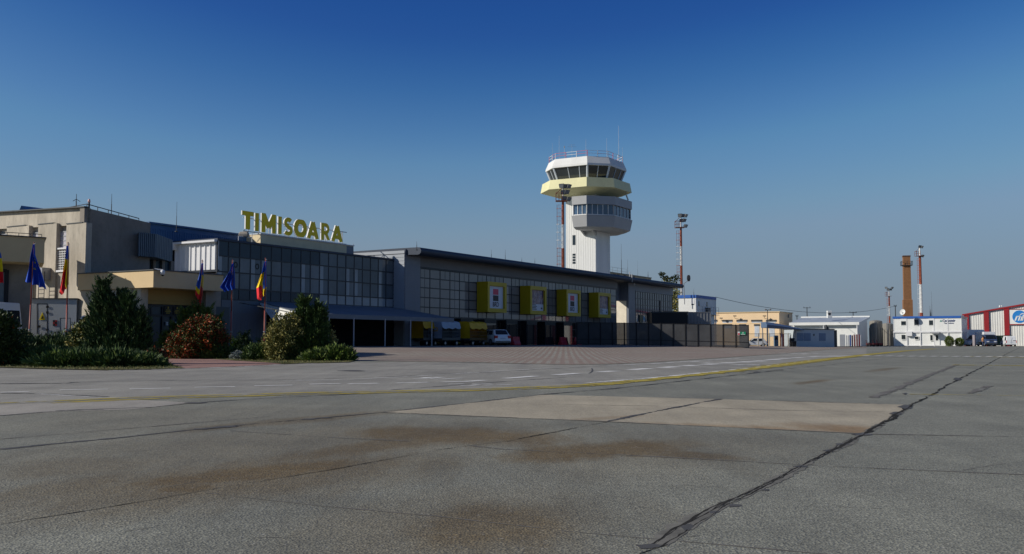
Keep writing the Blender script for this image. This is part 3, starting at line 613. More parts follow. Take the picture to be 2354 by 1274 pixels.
def flag(label, top, Y, ptop, left, right, cols, bands=None, folds=3, amp=.07, stars=(), seed=0):
    """slack cloth hanging from the pole top; left/right: outline as metres (sideways, down) from the top, sampled per fold"""
    k = Y / F; g = random.Random(seed); NS, NT = 36, 44; ph = g.random() * 6; vs = []; fs = []; ms = []
    L_ = [((x - ptop[0]) * k, (y - ptop[1]) * k) for x, y in left]; R_ = [((x - ptop[0]) * k, (y - ptop[1]) * k) for x, y in right]
    def along(P, t):
        d = [0]
        for a, b in zip(P[:-1], P[1:]): d.append(d[-1] + math.hypot(b[0] - a[0], b[1] - a[1]))
        s = t * d[-1]
        for i in range(len(P) - 1):
            if s <= d[i + 1] or i == len(P) - 2:
                f = (s - d[i]) / max(1e-6, d[i + 1] - d[i]); return (P[i][0] + (P[i + 1][0] - P[i][0]) * f, P[i][1] + (P[i + 1][1] - P[i][1]) * f)
    for j in range(NT + 1):
        t = j / NT; l, r = along(L_, t), along(R_, t); w = r[0] - l[0]
        for i in range(NS + 1):
            s = i / NS; x = l[0] + w * s; y = l[1] + (r[1] - l[1]) * s
            a = amp * min(1, t * 2.5 + .15)
            dy = a * math.cos(s * folds * 6.283 + ph + 1.3 * t) + a * .4 * math.sin(s * 17 + t * 5 + ph); dx = a * .35 * math.sin(s * folds * 6.283 + ph) * (1 if 0 < i < NS else 0)
            y += (.03 * math.sin(s * folds * 6.283 + ph) if j == NT else 0)
            vs.append((top.x + x + dx, top.y - .04 + dy, top.z - y))
    for j in range(NT):
        for i in range(NS):
            q = j * (NS + 1) + i; fs.append((q, q + 1, q + NS + 2, q + NS + 1)); s, t = (i + .5) / NS, (j + .5) / NT
            if bands: b0 = bands[0][0] + (bands[0][1] - bands[0][0]) * sm((s - bands[2]) / .12 + .5); b1 = bands[1][0] + (bands[1][1] - bands[1][0]) * sm((s - bands[2]) / .12 + .5); mi = 0 if t < b0 else 1 if t < b1 else 2
            else: mi = 1 if any((s - u) ** 2 * 1.2 + (t - v) ** 2 * 2.5 < .0016 for u, v in stars) else 0
            ms.append(mi)
    mb = MB(); mb.v = vs; mb.f = fs; mb.m = ms
    return tag(mb.build('flag', cols, None, smooth=True), label, 'flag', 'flags on the six poles')
ROM = [FB, FY, FR]; EU = [FEU, FY]
b, t = flagpole(-16, -12, 40, 'reddish flagpole just outside the left edge, its tricolour reaching into view')
flag('slack blue-yellow-red flag cut by the left edge of the photo', t, 40, (-12, 556), [(-13, 560), (-14, 600), (-13, 650)], [(-9, 560), (2, 580), (7, 615), (12, 648)], ROM, ((.36, .36), (.70, .70), .5), 2, seed=1)
b, t = flagpole(65, 77, 40, 'reddish flagpole carrying the large blue starred flag at left')
flag('large deep blue starred flag spreading on the second pole from the left', t, 40, (77, 557), [(75, 560), (73, 575), (66, 612), (60, 645)], [(79.5, 560), (81, 585), (97, 620), (111, 664)], EU, None, 3.5, .09, stars=((.66, .36), (.72, .5), (.58, .44), (.52, .6), (.7, .7)), seed=2)
b, t = flagpole(152.5, 155.5, 40, 'reddish flagpole with a drooping tricolour before the barred window')
flag('drooping blue-yellow-red flag before the barred window', t, 40, (155.5, 560), [(153, 566), (152, 594), (147, 625), (138, 675), (146, 681)], [(157.5, 566), (158, 594), (160, 630), (160, 655)], ROM, ((.27, .33), (.53, 1.2), .62), 2.5, .06, seed=5)
b, t = flagpole(458, 465, 48.6, 'reddish flagpole rising behind the firethorn bush')
flag('drooping blue-yellow-red flag above the firethorn bush', t, 48.6, (465, 598), [(464, 604), (460, 630), (453, 658), (452, 677)], [(468, 604), (468.5, 640), (467, 680), (463, 701)], ROM, ((.73, .30), (.86, .58), .55), 2, .06, seed=8)
b, t = flagpole(530, 534.5, 48.6, 'reddish flagpole with a blue starred flag before the glass hall')
flag('smaller deep blue starred flag before the first panes of the glass hall', t, 48.6, (534.5, 597), [(533, 606), (529, 622), (508, 659), (519, 668)], [(537.5, 602), (540, 630), (543, 662)], EU, None, 3, .08, stars=((.7, .4), (.4, .55), (.55, .3)), seed=4)
b, t = flagpole(607.5, 610.5, 47.6, 'rightmost reddish flagpole, beside the pale olive bush')
flag('blue-yellow-red flag in front of the white canopy end, mostly yellow showing', t, 47.6, (610.5, 597), [(608.5, 604), (602, 630), (590, 664), (593, 690), (600, 694)], [(613, 602), (613.5, 630), (614.5, 661), (611, 676)], ROM, ((.30, .79), (.66, 1.1), .58), 2.2, .07, seed=6)
# ------------------------------------------------------------------ stone-clad terminal block (left)
pC = W(190, 600, 50.0); aC, bC = toab(pC)
def LA(px, py, a=None): return ona(px, py, aC if a is None else a)
base = T(aC, bC, 0)
t = thing('stone_terminal_block', 'weathered stone-clad terminal block with a sunlit left wall and a shaded right wall', 'building', base)
bL, zL = LA(-60, 492); zC = LA(192, 477)[1]
aR, zR = onb(346, 513, bC)
mb = MB()
d = .35                                                   # main wall set back behind the pilasters
mb.add([T(aC + d, bC, 0), T(aC + d, bL, 0), T(aC + d, bL, zL), T(aC + d, bC, zC)], [(0, 1, 2, 3)])
mb.prism([T(aC + d, bC + .35, zC - .02), T(aR, bC + .35, zR - .02), T(aR, bL, zR - .02), T(aC + d, bL, zL - .02)], -ZZ * .2)
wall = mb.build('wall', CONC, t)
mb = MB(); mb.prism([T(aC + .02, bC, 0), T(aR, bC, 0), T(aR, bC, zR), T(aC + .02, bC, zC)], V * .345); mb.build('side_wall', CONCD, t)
mb = MB()                                               # upper frieze flush with corner, pilasters proud of the wall
def lpanel(mb, px0, px1, y0, y1, a0, a1, mi=0):
    b0, z0 = LA(px0, y0); b1, z1 = LA(px1, y1); b0 = min(b0, bL)
    mb.tb(a0, a1, b1, b0, min(z0, z1), max(z0, z1), mi)
fr = [T(aC + .18, bC, LA(190, 516)[1]), T(aC + .18, bL, LA(-60, 520)[1] - .2), T(aC + .18, bL, zL), T(aC + .18, bC, zC)]
mb.prism(fr, U * .2)
mb.build('frieze', CONC, t)
for x0, x1, y0 in ((153, 190.5, 516), (88, 122, 517), (16, 58, 523), (-50, -20, 526)):
    mb = MB(); lpanel(mb, x0, x1, y0, 790, aC, aC + d - .01); p_ = mb.build('pilaster', CONC, t)
    b0, z0 = LA(x0, y0); b1, _ = LA(x1, y0); b0 = min(b0, bL); mb = MB(); mb.tb(aC - .03, aC + .17, b1, b0, z0 + .002, z0 + .05); mb.build('cap', STEELD, p_)  # dark strip above each pilaster paints in the shading line under the frieze
mb = MB(); lpanel(mb, 122.2, 152.8, 624, 790, aC + .1, aC + d - .01); mb.build('window_apron', CONC, t)
# parapet rail and cap
mb = MB(); zt = .35
mb.prism([T(aC - .04, bC - .05, zC), T(aC - .04, bL, zL), T(aC + .3, bL, zL), T(aC + .3, bC - .05, zC)], ZZ * .06); mb.build('parapet_cap', STEELD, t)
mb = MB(); p0, p1 = T(aC + .3, bC + .2, zC + .22), T(aR - .6, bC + .2, zR + .2)
mb.tube(p0, p1, .025); mb.tube(p0, T(aC + .3, bC + 1.6, zC + .15), .02)
for k in range(6):
    q = p0.lerp(p1, k / 5); mb.tube(q, q - ZZ * .3, .02)
mb.build('roof_railing', STEELD, t)
# windows with grilles
GRI = mat('window_panel_lilac', (.42, .41, .46), .6, var=.15, vs=1.2)
def lwin(px0, px1, y0, ym, y1, grille):
    b0, z0 = LA(px0, y0); b1, z1 = LA(px1, y1); zm = LA(px0, ym)[1]
    fr = MB(); fr.tb(aC + .24, aC + .30, b1, b0, zm, z0); 
    for z in np.linspace(zm, z0, 5): fr.tb(aC + .22, aC + .245, b1, b0, z - .025, z + .025, 1)
    f = fr.build('window', [GRI, STEEL], t)
    if grille:
        g = MB(); g.tb(aC + .30, aC + .32, b1, b0, z1, zm); g.build('pane', GLASSW, f)
        g = MB(); nb = 9
        for k in range(nb + 1): b = b1 + (b0 - b1) * k / nb; g.tb(aC + .12, aC + .14, b - .015, b + .015, z1, zm)
        for k in range(10): z = z1 + (zm - z1) * k / 9; g.tb(aC + .105, aC + .12, b1, b0, z - .015, z + .015)
        g.tb(aC + .05, aC + .2, b1 - .03, b0 + .03, zm, zm + .08); g.tb(aC + .02, aC + .2, b1 - .03, b0 + .03, z1 - .1, z1); g.build('grille', WHITEW, f)
lwin(122.5, 152.5, 533, 574, 620, True); lwin(58.5, 87.5, 536, 575, 620, True); lwin(-19, 15.5, 540, 580, 620, True)
# wall-mounted bits on the lit wall
mb = MB(); b0, z0 = LA(107, 628); mb.tb(aC - .5, aC, b0 - .35, b0 + .35, z0 - .35, z0 + .25); b1, z1 = LA(112, 629)
mb.build('air_conditioner', STEEL, t)
mb = MB()
for px in (104, 117): 
    b_, z_ = LA(px, 625); mb.tube(T(aC - .35, b_, z_), T(aC - .35, b_, 2.4), .02)
for k in range(9): 
    z_ = LA(104, 640 + k * 9)[1]; mb.tube(T(aC - .35, LA(104, 640)[0], z_), T(aC - .35, LA(117, 640)[0], z_), .015)
mb.build('ladder', STEELD, t)
B1_ = 1.13
# setback wing between the stone block and the glass hall, blue sheet roof behind it
aG0 = onb(500, 600, 1.13)[0]; aG1 = onb(905.5, 650, 1.13)[0]
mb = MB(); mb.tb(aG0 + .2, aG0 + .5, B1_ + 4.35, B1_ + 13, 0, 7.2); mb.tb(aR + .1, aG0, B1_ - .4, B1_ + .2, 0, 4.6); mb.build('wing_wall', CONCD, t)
# two-facet louvred bay hung on the wing wall
zb0, zb1 = LA(340, 593, aR)[1], 0
a_l, _ = onb(318, 560, bC)
p0 = W(318, 565, 52.4); p1 = W(358, 565, 53.2); p2 = W(396.5, 565, 56.5); p3 = p2 + Vector((-2.5, 1.0, 0))
zt_, zb_ = W(358, 538, 53.2).z, W(358, 591.5, 53.2).z
mb = MB()
def ribbed(mb, P, Q, z0, z1, n, dep, mi=0):
    P, Q = Vector((P.x, P.y, 0)), Vector((Q.x, Q.y, 0)); d = Q - P; nr = Vector((d.y, -d.x, 0)).normalized()
    for k in range(n):
        a = P + d * (k / n); b = P + d * ((k + .62) / n)
        mb.prism([a + ZZ * z0, b + ZZ * z0, b + nr * dep + d * (-.12 / n) + ZZ * z0, a + nr * dep + d * (.12 / n) + ZZ * z0], ZZ * (z1 - z0), mi)
mb.prism([Vector((p.x, p.y, zb_)) for p in (p0, p1, p2, p3)], ZZ * (zt_ - zb_))
ribbed(mb, p0, p1, zb_, zt_, 9, .05); ribbed(mb, p1, p2, zb_, zt_, 10, .05)
mb.build('louvred_bay', mat('bay_metal', (.12, .155, .19), .5, metal=.2, var=.1), t)
mb = MB(); b0, z0 = 0, 0
a0, z0 = onb(322, 594, bC + 1.0); a1, z1 = onb(404, 594, bC + 1.0)
mb.tb(a0, a1, bC + 1.1, bC + 1.3, 3.0, z0); bw = mb.build('bay_window', GLASSD, t)
mb = MB()
for k in range(4): a = a0 + (a1 - a0) * (k + .4) / 4; mb.tb(a, a + .18, bC + .95, bC + 1.1, 3.0, z0)
mb.build('frame', CONCD, bw)

# cream portal at the far left
pr, pl = W(102, 577, 47.0), W(-70, 577, 45.0); pr.z = pl.z = 0
dd = (pl - pr).normalized(); dep = Vector((-.45, .9, 0)) * 3.2
zp0, zp1 = W(102, 605, 47).z, W(102, 548, 47).z
mb = MB(); mb.prism([pr + ZZ * zp0, pl + ZZ * zp0, pl + dep + ZZ * zp0, pr + dep + ZZ * zp0], ZZ * (zp1 - zp0)); por = mb.build('entrance_portal', CREAM, t)
mb = MB(); nrm = Vector((-dd.y, dd.x, 0)); nrm = nrm if nrm.y > 0 else -nrm
mb.prism([pr + dd * -.06 - nrm * .06 + ZZ * zp1, pl - nrm * .06 + ZZ * zp1, pl + dep + ZZ * zp1, pr + dep - dd * .06 + ZZ * zp1], ZZ * .05)
for k in range(7):
    q = pr.lerp(pl, k / 6 * .95 + .02) + nrm * .3 + ZZ * zp1; mb.tube(q, q + ZZ * .2, .015)
q0, q1 = pr.lerp(pl, .02) + nrm * .3 + ZZ * (zp1 + .2), pr.lerp(pl, .97) + nrm * .3 + ZZ * (zp1 + .2); mb.tube(q0, q1, .015); mb.build('railing', STEELD, por)
w0 = pr + nrm * 1.6 + dd * .1; w1 = pl + nrm * 1.6
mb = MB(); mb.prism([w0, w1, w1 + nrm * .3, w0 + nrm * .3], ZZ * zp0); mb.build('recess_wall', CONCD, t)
mb = MB(); g0 = w0 + dd * 1.15 - nrm * .05; g1 = w1 - nrm * .05
mb.prism([g0, g1, g1 + nrm * .04, g0 + nrm * .04], ZZ * (zp0 - .3)); gd = mb.build('portal_door', GLASSM, t)
mb = MB()
for k in range(4):
    q = g0.lerp(g1, k / 3 * .9); mb.prism([q - dd * .09 - nrm * .05, q + dd * .09 - nrm * .05, q + dd * .09, q - dd * .09], ZZ * (zp0 - .3))
for z in (1.05, 2.15, zp0 - .42): mb.prism([g0 - nrm * .06 + ZZ * z, g1 - nrm * .06 + ZZ * z, g1 + ZZ * z, g0 + ZZ * z], ZZ * .16)
mb.build('frame', BLACK, gd)

# cream entrance block with deep parapet
pE = W(352.5, 640, 47.0); aE, bE = toab(pE)
zE1 = ona(352, 621.5, aE)[1]; zE0 = ona(352, 660.5, aE)[1]; aE2 = onb(513, 650, bE)[0]
t2 = thing('entrance_block', 'cream entrance block with a deep parapet, stone side wall and dark glass doors', 'building', T(aE, bE, 0))
mb = MB(); mb.tb(aE, aE2, bE, bC - .003, zE0, zE1); pp = mb.build('parapet', CREAM, t2)
mb = MB(); mb.tb(aE - .05, aE2 + .05, bE - .05, bC - .006, zE1, zE1 + .05); mb.build('coping', STEELD, pp)
bW = LA(325.5, 700)[0]
mb = MB(); mb.tb(aC - .05, aC + .35, bW, bC - .004, 0, zE0 - .002); mb.build('side_wall', CONC, t2)
a1 = onb(340, 700, bW)[0]; mb = MB(); mb.tb(aC + .352, a1, bW, bW + .4, 0, zE0 - .004); mb.build('pillar', CONCD, t2)
a2, a3 = onb(473, 700, bE + .6)[0], onb(497, 700, bE + .6)[0]; mb = MB(); mb.tb(a2, a3, bE + .6, bE + 1.2, 0, zE0 - .004); mb.build('pillar', CONCD, t2)
bD = bW + .55
zf0 = onb(400, 701, bD)[1]
mb = MB(); mb.tb(a1, a2 + .3, bD - .1, bD + .15, zf0, zE0 - .004); mb.tb(a1, a2 + .3, bD - .16, bD - .1, zE0 - .55, zE0 - .004); mb.build('fascia', mat('ochre_fascia', (.42, .29, .11), .75, var=.08), t2)
mb = MB(); mb.tb(a1, a3 + 2, bD + .1, bD + .14, 0, zf0); dr = mb.build('door_glazing', GLASSD, t2)
mb = MB()
for px in (343, 348, 375, 396, 420, 448, 472):
    a = onb(px, 740, bD)[0]; mb.tb(a - .05, a + .05, bD + .02, bD + .1, 0, zf0)
for y in (704, 726, 800): z = onb(400, y, bD)[1]; mb.tb(a1, a2, bD + .03, bD + .098, z - .05, z + .05)
mb.build('frame', MULL, dr)
mb = MB(); SGY = mat('sign_lettering_yellow', (.42, .30, .03), .5)
for px0, px1 in ((377, 394), (398, 415)):
    a, a_ = onb(px0, 712, bD)[0], onb(px1, 712, bD)[0]; z0, z1 = onb(385, 724, bD)[1], onb(385, 704, bD)[1]
    mb.tb(a, a_, bD - .02, bD + .02, z0, z1, 0); w_ = a_ - a; h_ = z1 - z0
    mb.tb(a + w_ * .42, a + w_ * .58, bD - .035, bD - .02, z1 - h_ * .3, z1 - h_ * .06, 1)
    for k, (u0, u1) in enumerate(((.2, .8), (.12, .88), (.25, .75))): mb.tb(a + w_ * u0, a + w_ * u1, bD - .035, bD - .02, z1 - h_ * (.5 + k * .17), z1 - h_ * (.41 + k * .17), 1)
mb.build('sign_panel', [BLACK, SGY], t2)
for px in (384, 404): mb = MB(); a, z = onb(px, 744, bD); mb.tb(a - .06, a + .06, bD - .005, bD + .05, z - .09, z + .09); mb.build('notice', WHITEW, dr)
cm = thing('security_camera', 'white dome security camera at the corner of the cream parapet', 'camera', T(aE + .25, bE - .1, zE1 - .1))
c0 = T(aE + .1, bE + .05, zE1 + .06); c1 = T(aE + .35, bE - .22, zE1 + .02)
mb = MB(); mb.tube(c0, c1, .035); mb.build('arm', WHITEW, cm)
mb = MB(); mb.lathe(c1 - ZZ * .24, [(.05, 0), (.10, .05), (.11, .12), (.10, .22), (.03, .26)], 12); mb.build('housing', WHITEW, cm, smooth=True)
mb = MB(); mb.lathe(c1 - ZZ * .29, [(.01, 0), (.06, .02), (.08, .07)], 12); mb.build('dome', VGLASS, cm, smooth=True)

# blue sheet roof rising behind, roof lantern, masts
aB0, zB0 = onb(346, 515.5, 2.2); aB1, zB1 = onb(590, 546, 4.4)
t3 = thing('blue_roofed_hall', 'hall with a long blue sheet-metal upper wall behind the terminal front', 'building', T(-30, 6, 0))
BB = 6.1; qa, za = onb(340, 513.5, BB); qb, zb_2 = onb(640, 552.5, BB); pa, pb = T(qa, BB, za), T(qb, BB, (za + zb_2) / 2 * 0 + zb_2); pa2, pb2 = Vector((pa.x, pa.y, 0)), Vector((pb.x, pb.y, 0)); bk = V * 8
mb = MB(); mb.prism([pa2 + ZZ * 3, pb2 + ZZ * 3, pb, pa], bk); ribbed(mb, pa2 - (pa2 - pa2), pb2, 3, pa.z - .35, 60, .04); mb.build('upper_wall', BLUEROOF, t3)
mb = MB(); o_ = -V * .15; mb.prism([pa + o_, pb + o_, pb + bk, pa + bk], ZZ * .12); mb.build('roof', BLUEROOF, t3)
l0, l1 = W(30, 487, 56), W(96, 484, 66)
mb = MB(); zl = l0.z; mb.prism([l0 + Vector((0, 0, -.8)), l0 + Vector((.45, 0, .35)), l0 + Vector((1.6, .6, -.8))], (l1 - l0) * 1.15 + Vector((0, 0, -.3))); mb.build('roof_lantern', BLUEROOF, t3)

# roof antennas on the stone block
def whip(px, y0, y1, Y, label, r=.02, kind=0):
    b = W(px, y0, Y); t_ = W(px, y1, Y); th = thing('roof_antenna', label, 'antenna', b, 'roof aerials')
    h = t_.z - b.z; mb = MB(); mb.tube(b - ZZ * .25, b + ZZ * h * .45, r, 6, r * .8); mb.tube(b + ZZ * h * .45, b + ZZ * h, r * .55, 5, r * .35); mb.build('rod', STEELD, th)
    mb = MB(); mb.tube(b - ZZ * .25, b - ZZ * .2, .1, 8); mb.build('base', STEELD, th)
    if kind == 1:
        mb = MB(); c = b + ZZ * h * .62
        for k in range(3): a = k * 2.1; mb.tube(c, c + Vector((math.cos(a) * .2, math.sin(a) * .2, -.12)), r * .5, 4)
        mb.build('element', STEELD, th)
whip(175, 478, 446, 51.5, 'short dark aerial with a thin whip near the stone block corner', .035, 1)
whip(256, 488, 446, 52, 'tall plain pole on the roof of the stone block', .026)
whip(405.5, 524, 464, 62, 'thin aerial above the blue sheet roof', .022)
th = thing('obstruction_light', 'stubby red obstruction light with white cap on the stone block corner', 'beacon', W(204.5, 477, 50.6)); b = W(204.5, 477, 50.6)
mb = MB(); mb.tube(b - ZZ * .1, b + ZZ * .25, .05, 8); mb.build('post', STEELD, th)
mb = MB(); mb.lathe(b + ZZ * .25, [(.06, 0), (.07, .08), (.05, .16), (.01, .19)], 10); mb.build('lens', mat('beacon_lens', (.75, .45, .4), .3), th, smooth=True)

# ------------------------------------------------------------------ glass hall
B1 = 1.13
t = thing('glass_hall', 'two-storey hall with a grid of blue-grey glass and a white ribbed end wall', 'building', T(aG0, B1, 0))
zt = onb(500, 549.5, B1)[1]; rows = [onb(745, y, B1)[1] for y in (576.8, 611.2, 643.2, 677, 699.5)]; rows[0] = zt - .08
NC = 19; cw = (aG1 - aG0) / NC
mb = MB(); mb.tb(aG0 + .05, aG1, B1 + .14, 9, rows[-1], zt - .12); mb.build('core', DARK, t)
mb = MB(); mb.tb(aG0 - .08, aG1, B1 - .05, 9.2, zt - .08, zt + .06); mb.build('roof_edge', ROOFM, t)
mb = MB(); rr = random.Random(3)
for r in range(4):
    for c in range(NC):
        a = aG0 + c * cw; z0, z1 = rows[r + 1], rows[r]
        mi = {0: 0, 1: 1, 2: 1, 3: 0}[r]
        if c >= 10 and r == 0: mi = 1
        if c >= 10 and r == 3: mi = 2
        if mi == 1 and rr.random() < .4: mi = 3
        tl = rr.uniform(-.004, .004)
        mb.q(T(a, B1 + .06 + tl, z0), T(a + cw, B1 + .06 - tl, z0), T(a + cw, B1 + .06 - tl, z1), T(a, B1 + .06 + tl, z1), mi)
        if r in (1, 2) and c in (0, 3, 4, 8, 10, 13, 14, 17): mb.q(T(a + .06, B1 + .05, z0), T(a + cw * .42, B1 + .05, z0), T(a + cw * .42, B1 + .05, z1), T(a + .06, B1 + .05, z1), 2)
gl = mb.build('glazing', [GLASSD, GLASSM, GLASSC, GLASSN], t)
mb = MB()
for c in range(NC + 1): a = aG0 + c * cw; mb.tb(a - .045, a + .045, B1 + .03, B1 + .08, rows[-1], zt - .08)
for z in rows: mb.tb(aG0, aG1, B1 + .025, B1 + .075, z - .045, z + .045)
mb.build('mullion', MULL, gl)
mb = MB()                                              # two round window stickers
for px, py in ((542, 609), (591.5, 613)):
    a, z = onb(px, py, B1 + .03); c = T(a, B1 + .03, z)
    n_ = 18; vs = []
    for rr_ in (.12, .19): vs += [c + U * (rr_ * math.cos(2 * math.pi * k / n_)) + ZZ * (rr_ * 1.15 * math.sin(2 * math.pi * k / n_)) for k in range(n_)]
    mb.add(vs, [(k, (k + 1) % n_, n_ + (k + 1) % n_, n_ + k) for k in range(n_)])
mb.build('window_sticker', BLACK, gl)
kE = 4.3
mb = MB(); zw0 = ona(450, 622, aG0)[1]
mb.tb(aG0 + .02, aG0 + .12, B1 + .02, B1 + kE, zw0, zt - .1)
for k in range(9): b = B1 + .15 + k * (kE - .3) / 8; mb.prism([T(aG0 + .02, b, zw0), T(aG0 - .05, b + .05, zw0), T(aG0 - .05, b + .15, zw0), T(aG0 + .02, b + .2, zw0)], ZZ * (zt - .25 - zw0))
mb.build('end_wall', WHITEW, t)
mb = MB(); mb.tb(aG0 - .35, aG0 + .02, B1 - .02, B1 + kE, zt - .2, zt - .06); mb.tb(aG0 - .4, aG0 + .1, B1 + kE - .25, B1 + kE + .05, zt - .6, zt - .06); mb.build('eave_trim', WHITEW, t)
mb = MB(); mb.tb(aG0 - .06, aG0 + .14, B1 - .02, B1 + kE, zw0 - .16, zw0); mb.tb(aG0 - .08, aG0 + .0, B1 - .06, B1 + .0, zw0 - .2, zt - .1); mb.build('edge_trim', MULL, t)
mb = MB(); mb.tb(aG0, aG1, B1 + .02, B1 + .3, 0, rows[-1] - .04); mb.build('lower_wall', TARP, t)
mb = MB(); aT0, aT1 = aG0 + .1, onb(612, 740, B1 - .35)[0]
gg = gT(-18, 1); zt2 = onb(550, 722, B1 - .35)[1]
for k in range(16):
    a = aT0 + (aT1 - aT0) * k / 16; a_ = aT0 + (aT1 - aT0) * (k + 1) / 16; o0, o1 = (.05 * math.sin(k * 1.9)), (.05 * math.sin((k + 1) * 1.9))
    mb.q(T(a, B1 - .35 + o0, .0), T(a_, B1 - .35 + o1, .0), T(a_, B1 - .33, zt2), T(a, B1 - .33, zt2))
mb.tb(aT0, aT1 + .3, B1 - .36, B1 + .0, zt2, rows[-1] - .06)
mb.build('tarpaulin_screen', TARP, t, smooth=False)
aF = onb(612, 740, B1)[0]
mb = MB(); mb.tb(aF, aG1 + .2, B1 - .03, B1 + .01, 0, 3.6); mb.build('baggage_hall_shade', DARK, t)  # near-black sheet stands in for the deep shade under the canopy
# parapet box carrying the sign
bS = 4.6
aS0, zS0 = onb(599, 538.5, bS); aS1, _ = onb(812, 570, bS)
t4 = thing('sign_plinth', 'cream rooftop plinth with a white end under the big letters', 'plinth', T(aS0, bS, zt))
zS = zS0
mb = MB(); mb.tb(aS0, aS1, bS, bS + 1.5, zt - .1, zS); mb.build('plinth_wall', mat('plinth_cream', (.74, .62, .40), .8, var=.08), t4)
mb = MB(); mb.tb(aS1 - .9, aS1 + .003, bS - .004, bS, zt, zS - .05); mb.build('end_panel', SIDING, t4)
mb = MB(); mb.tb(aS0 - .05, aS1 + .1, bS - .08, bS + 1.6, zS, zS + .06); mb.build('coping', WHITEW, t4)
mb = MB(); mb.tube(T(aS1 + .15, bS + .1, zt), T(aS1 + .12, bS + .1, zS + .2), .03); mb.build('downpipe', STEEL, t4)
# letters
t5 = thing('rooftop_letters', 'big yellow letters spelling TIMISOARA standing on the roof', 'sign', T(aS0, bS, zS))
bl = bS + .15
lt = [('T', 560, 587, 485.5, 527), ('I', 590, 599, 489.5, 531), ('M', 606, 637, 491.5, 535.5), ('I', 643, 651.5, 497.5, 538), ('S', 656.5, 677, 500, 541.5), ('O', 680.5, 708.5, 504.5, 545), ('A', 710, 736, 509, 549.5), ('R', 742.5, 762, 513, 552.5), ('A', 766, 791, 518, 556.5)]
def arc(cx, cy, rx, ry, a0, a1, n=14): return [(cx + rx * math.cos(R(a0 + (a1 - a0) * k / n)), cy + ry * math.sin(R(a0 + (a1 - a0) * k / n))) for k in range(n + 1)]
STK = {'T': [([(0, .89), (1, .89)], .22), ([(.5, 0), (.5, .8)], .30)], 'I': [([(.5, 0), (.5, 1)], 1.0)],
       'M': [([(.11, 0), (.11, 1)], .22), ([(.89, 0), (.89, 1)], .22), ([(.13, .93), (.5, .28)], .22), ([(.87, .93), (.5, .28)], .22)],
       'O': [(arc(.5, .5, .38, .39, 0, 360, 28), .24)],
       'S': [(arc(.50, .71, .33, .18, 35, 270, 14)[:-1] + arc(.47, .285, .36, .18, 90, -150, 14), .25)],
       'A': [([(.12, 0), (.5, .97)], .24), ([(.88, 0), (.5, .97)], .24), ([(.24, .29), (.76, .29)], .17)],
       'R': [([(.14, 0), (.14, 1)], .27), ([(.14, .9), (.5, .9)] + arc(.5, .67, .3, .23, 90, -90, 10) + [(.14, .44)], .21), ([(.45, .48), (.86, 0)], .25)]}
for ch, x0, x1, y0, y1 in lt:
    a0, _ = onb(x0, (y0 + y1) / 2, bl - .25); a1, _ = onb(x1, (y0 + y1) / 2, bl - .25); zc0 = onb((x0 + x1) / 2, y1, bl - .25)[1]; zc1 = onb((x0 + x1) / 2, y0, bl - .25)[1]
    wL, hL = a1 - a0, zc1 - zc0; mb = MB()
    for si, (path, wk) in enumerate(STK[ch]):
        P = [Vector((x * wL, y * hL, 0)) for x, y in path]; hw = wk * (wL if ch in 'I' else 1.32 * min(wL, hL)) / 2; nP = len(P); A, B = [], []
        for i in range(nP):
            closed = ch == 'O'; pr_ = P[i - 1] if i else (P[-2] if closed else P[0]); nx_ = P[i + 1] if i < nP - 1 else (P[1] if closed else P[-1])
            d_ = (nx_ - pr_).normalized(); nn_ = Vector((-d_.y, d_.x, 0)); A.append(P[i] + nn_ * hw); B.append(P[i] - nn_ * hw)
        f0, f1 = bl - .08 - .004 * si, bl + .04 + .004 * si; Q = lambda p, b: T(a0 + p.x, b, zc0 + max(0, min(hL, p.y)))
        for i in range(nP - 1):
            mb.q(Q(A[i], f0), Q(B[i], f0), Q(B[i + 1], f0), Q(A[i + 1], f0), 0); mb.q(Q(A[i], f1), Q(B[i], f1), Q(B[i + 1], f1), Q(A[i + 1], f1), 1)
            for E_ in (A, B): mb.q(Q(E_[i], f0), Q(E_[i + 1], f0), Q(E_[i + 1], f1), Q(E_[i], f1), 1)
        if ch != 'O':
            for i in (0, nP - 1): mb.q(Q(A[i], f0), Q(B[i], f0), Q(B[i], f1), Q(A[i], f1), 1)
    mb.build('letter', [YELL, WHITEW], t5)
mb = MB()
zr0, zr1 = onb(565, 528, bl)[1] - .1, onb(565, 500, bl)[1]
af0, af1 = onb(562, 510, bl)[0], onb(795, 540, bl)[0] + .3
for z in (zr0, zr1): mb.tb(af0, af1, bl + .14, bl + .19, z - .03, z + .03)
for k in range(11): a = af0 + (af1 - af0) * (k + .5) / 11; mb.tb(a - .025, a + .025, bl + .15, bl + .2, zS, zr1); mb.tube(T(a, bl + .2, zr1), T(a + .3, bl + 1.0, zS), .02, 5)
mb.build('support_frame', STEEL, t5)
# roof clutter left of the plinth: white pipe frame and a lump of wrapped equipment
t6 = thing('rooftop_floodlight', 'small rooftop floodlight on a white pipe frame left of the letters', 'floodlight', W(558, 556, 76))
mb = MB(); f0, f1 = W(548, 560, 75.5), W(579, 562, 78)
mb.tube(f0 - ZZ * .4, f0 + ZZ * .6, .035); mb.tube(f1 - ZZ * .4, f1 + ZZ * .9, .035); mb.tube(f0 + ZZ * .55, f1 + ZZ * .55, .035); mb.build('pipe_frame', WHITEW, t6)
c = W(561, 539, 76.5); mb = MB(); mb.rings([[c + Vector((x * s, y * s, z)) for x, y in ((-.38, -.25), (.38, -.25), (.38, .25), (-.38, .25))] for s, z in ((.8, -.2), (1, 0), (.75, .2))]); mb.build('lamp_housing', mat('wrapped_beige', (.38, .34, .28), .8, var=.2), t6, bevel=.05)

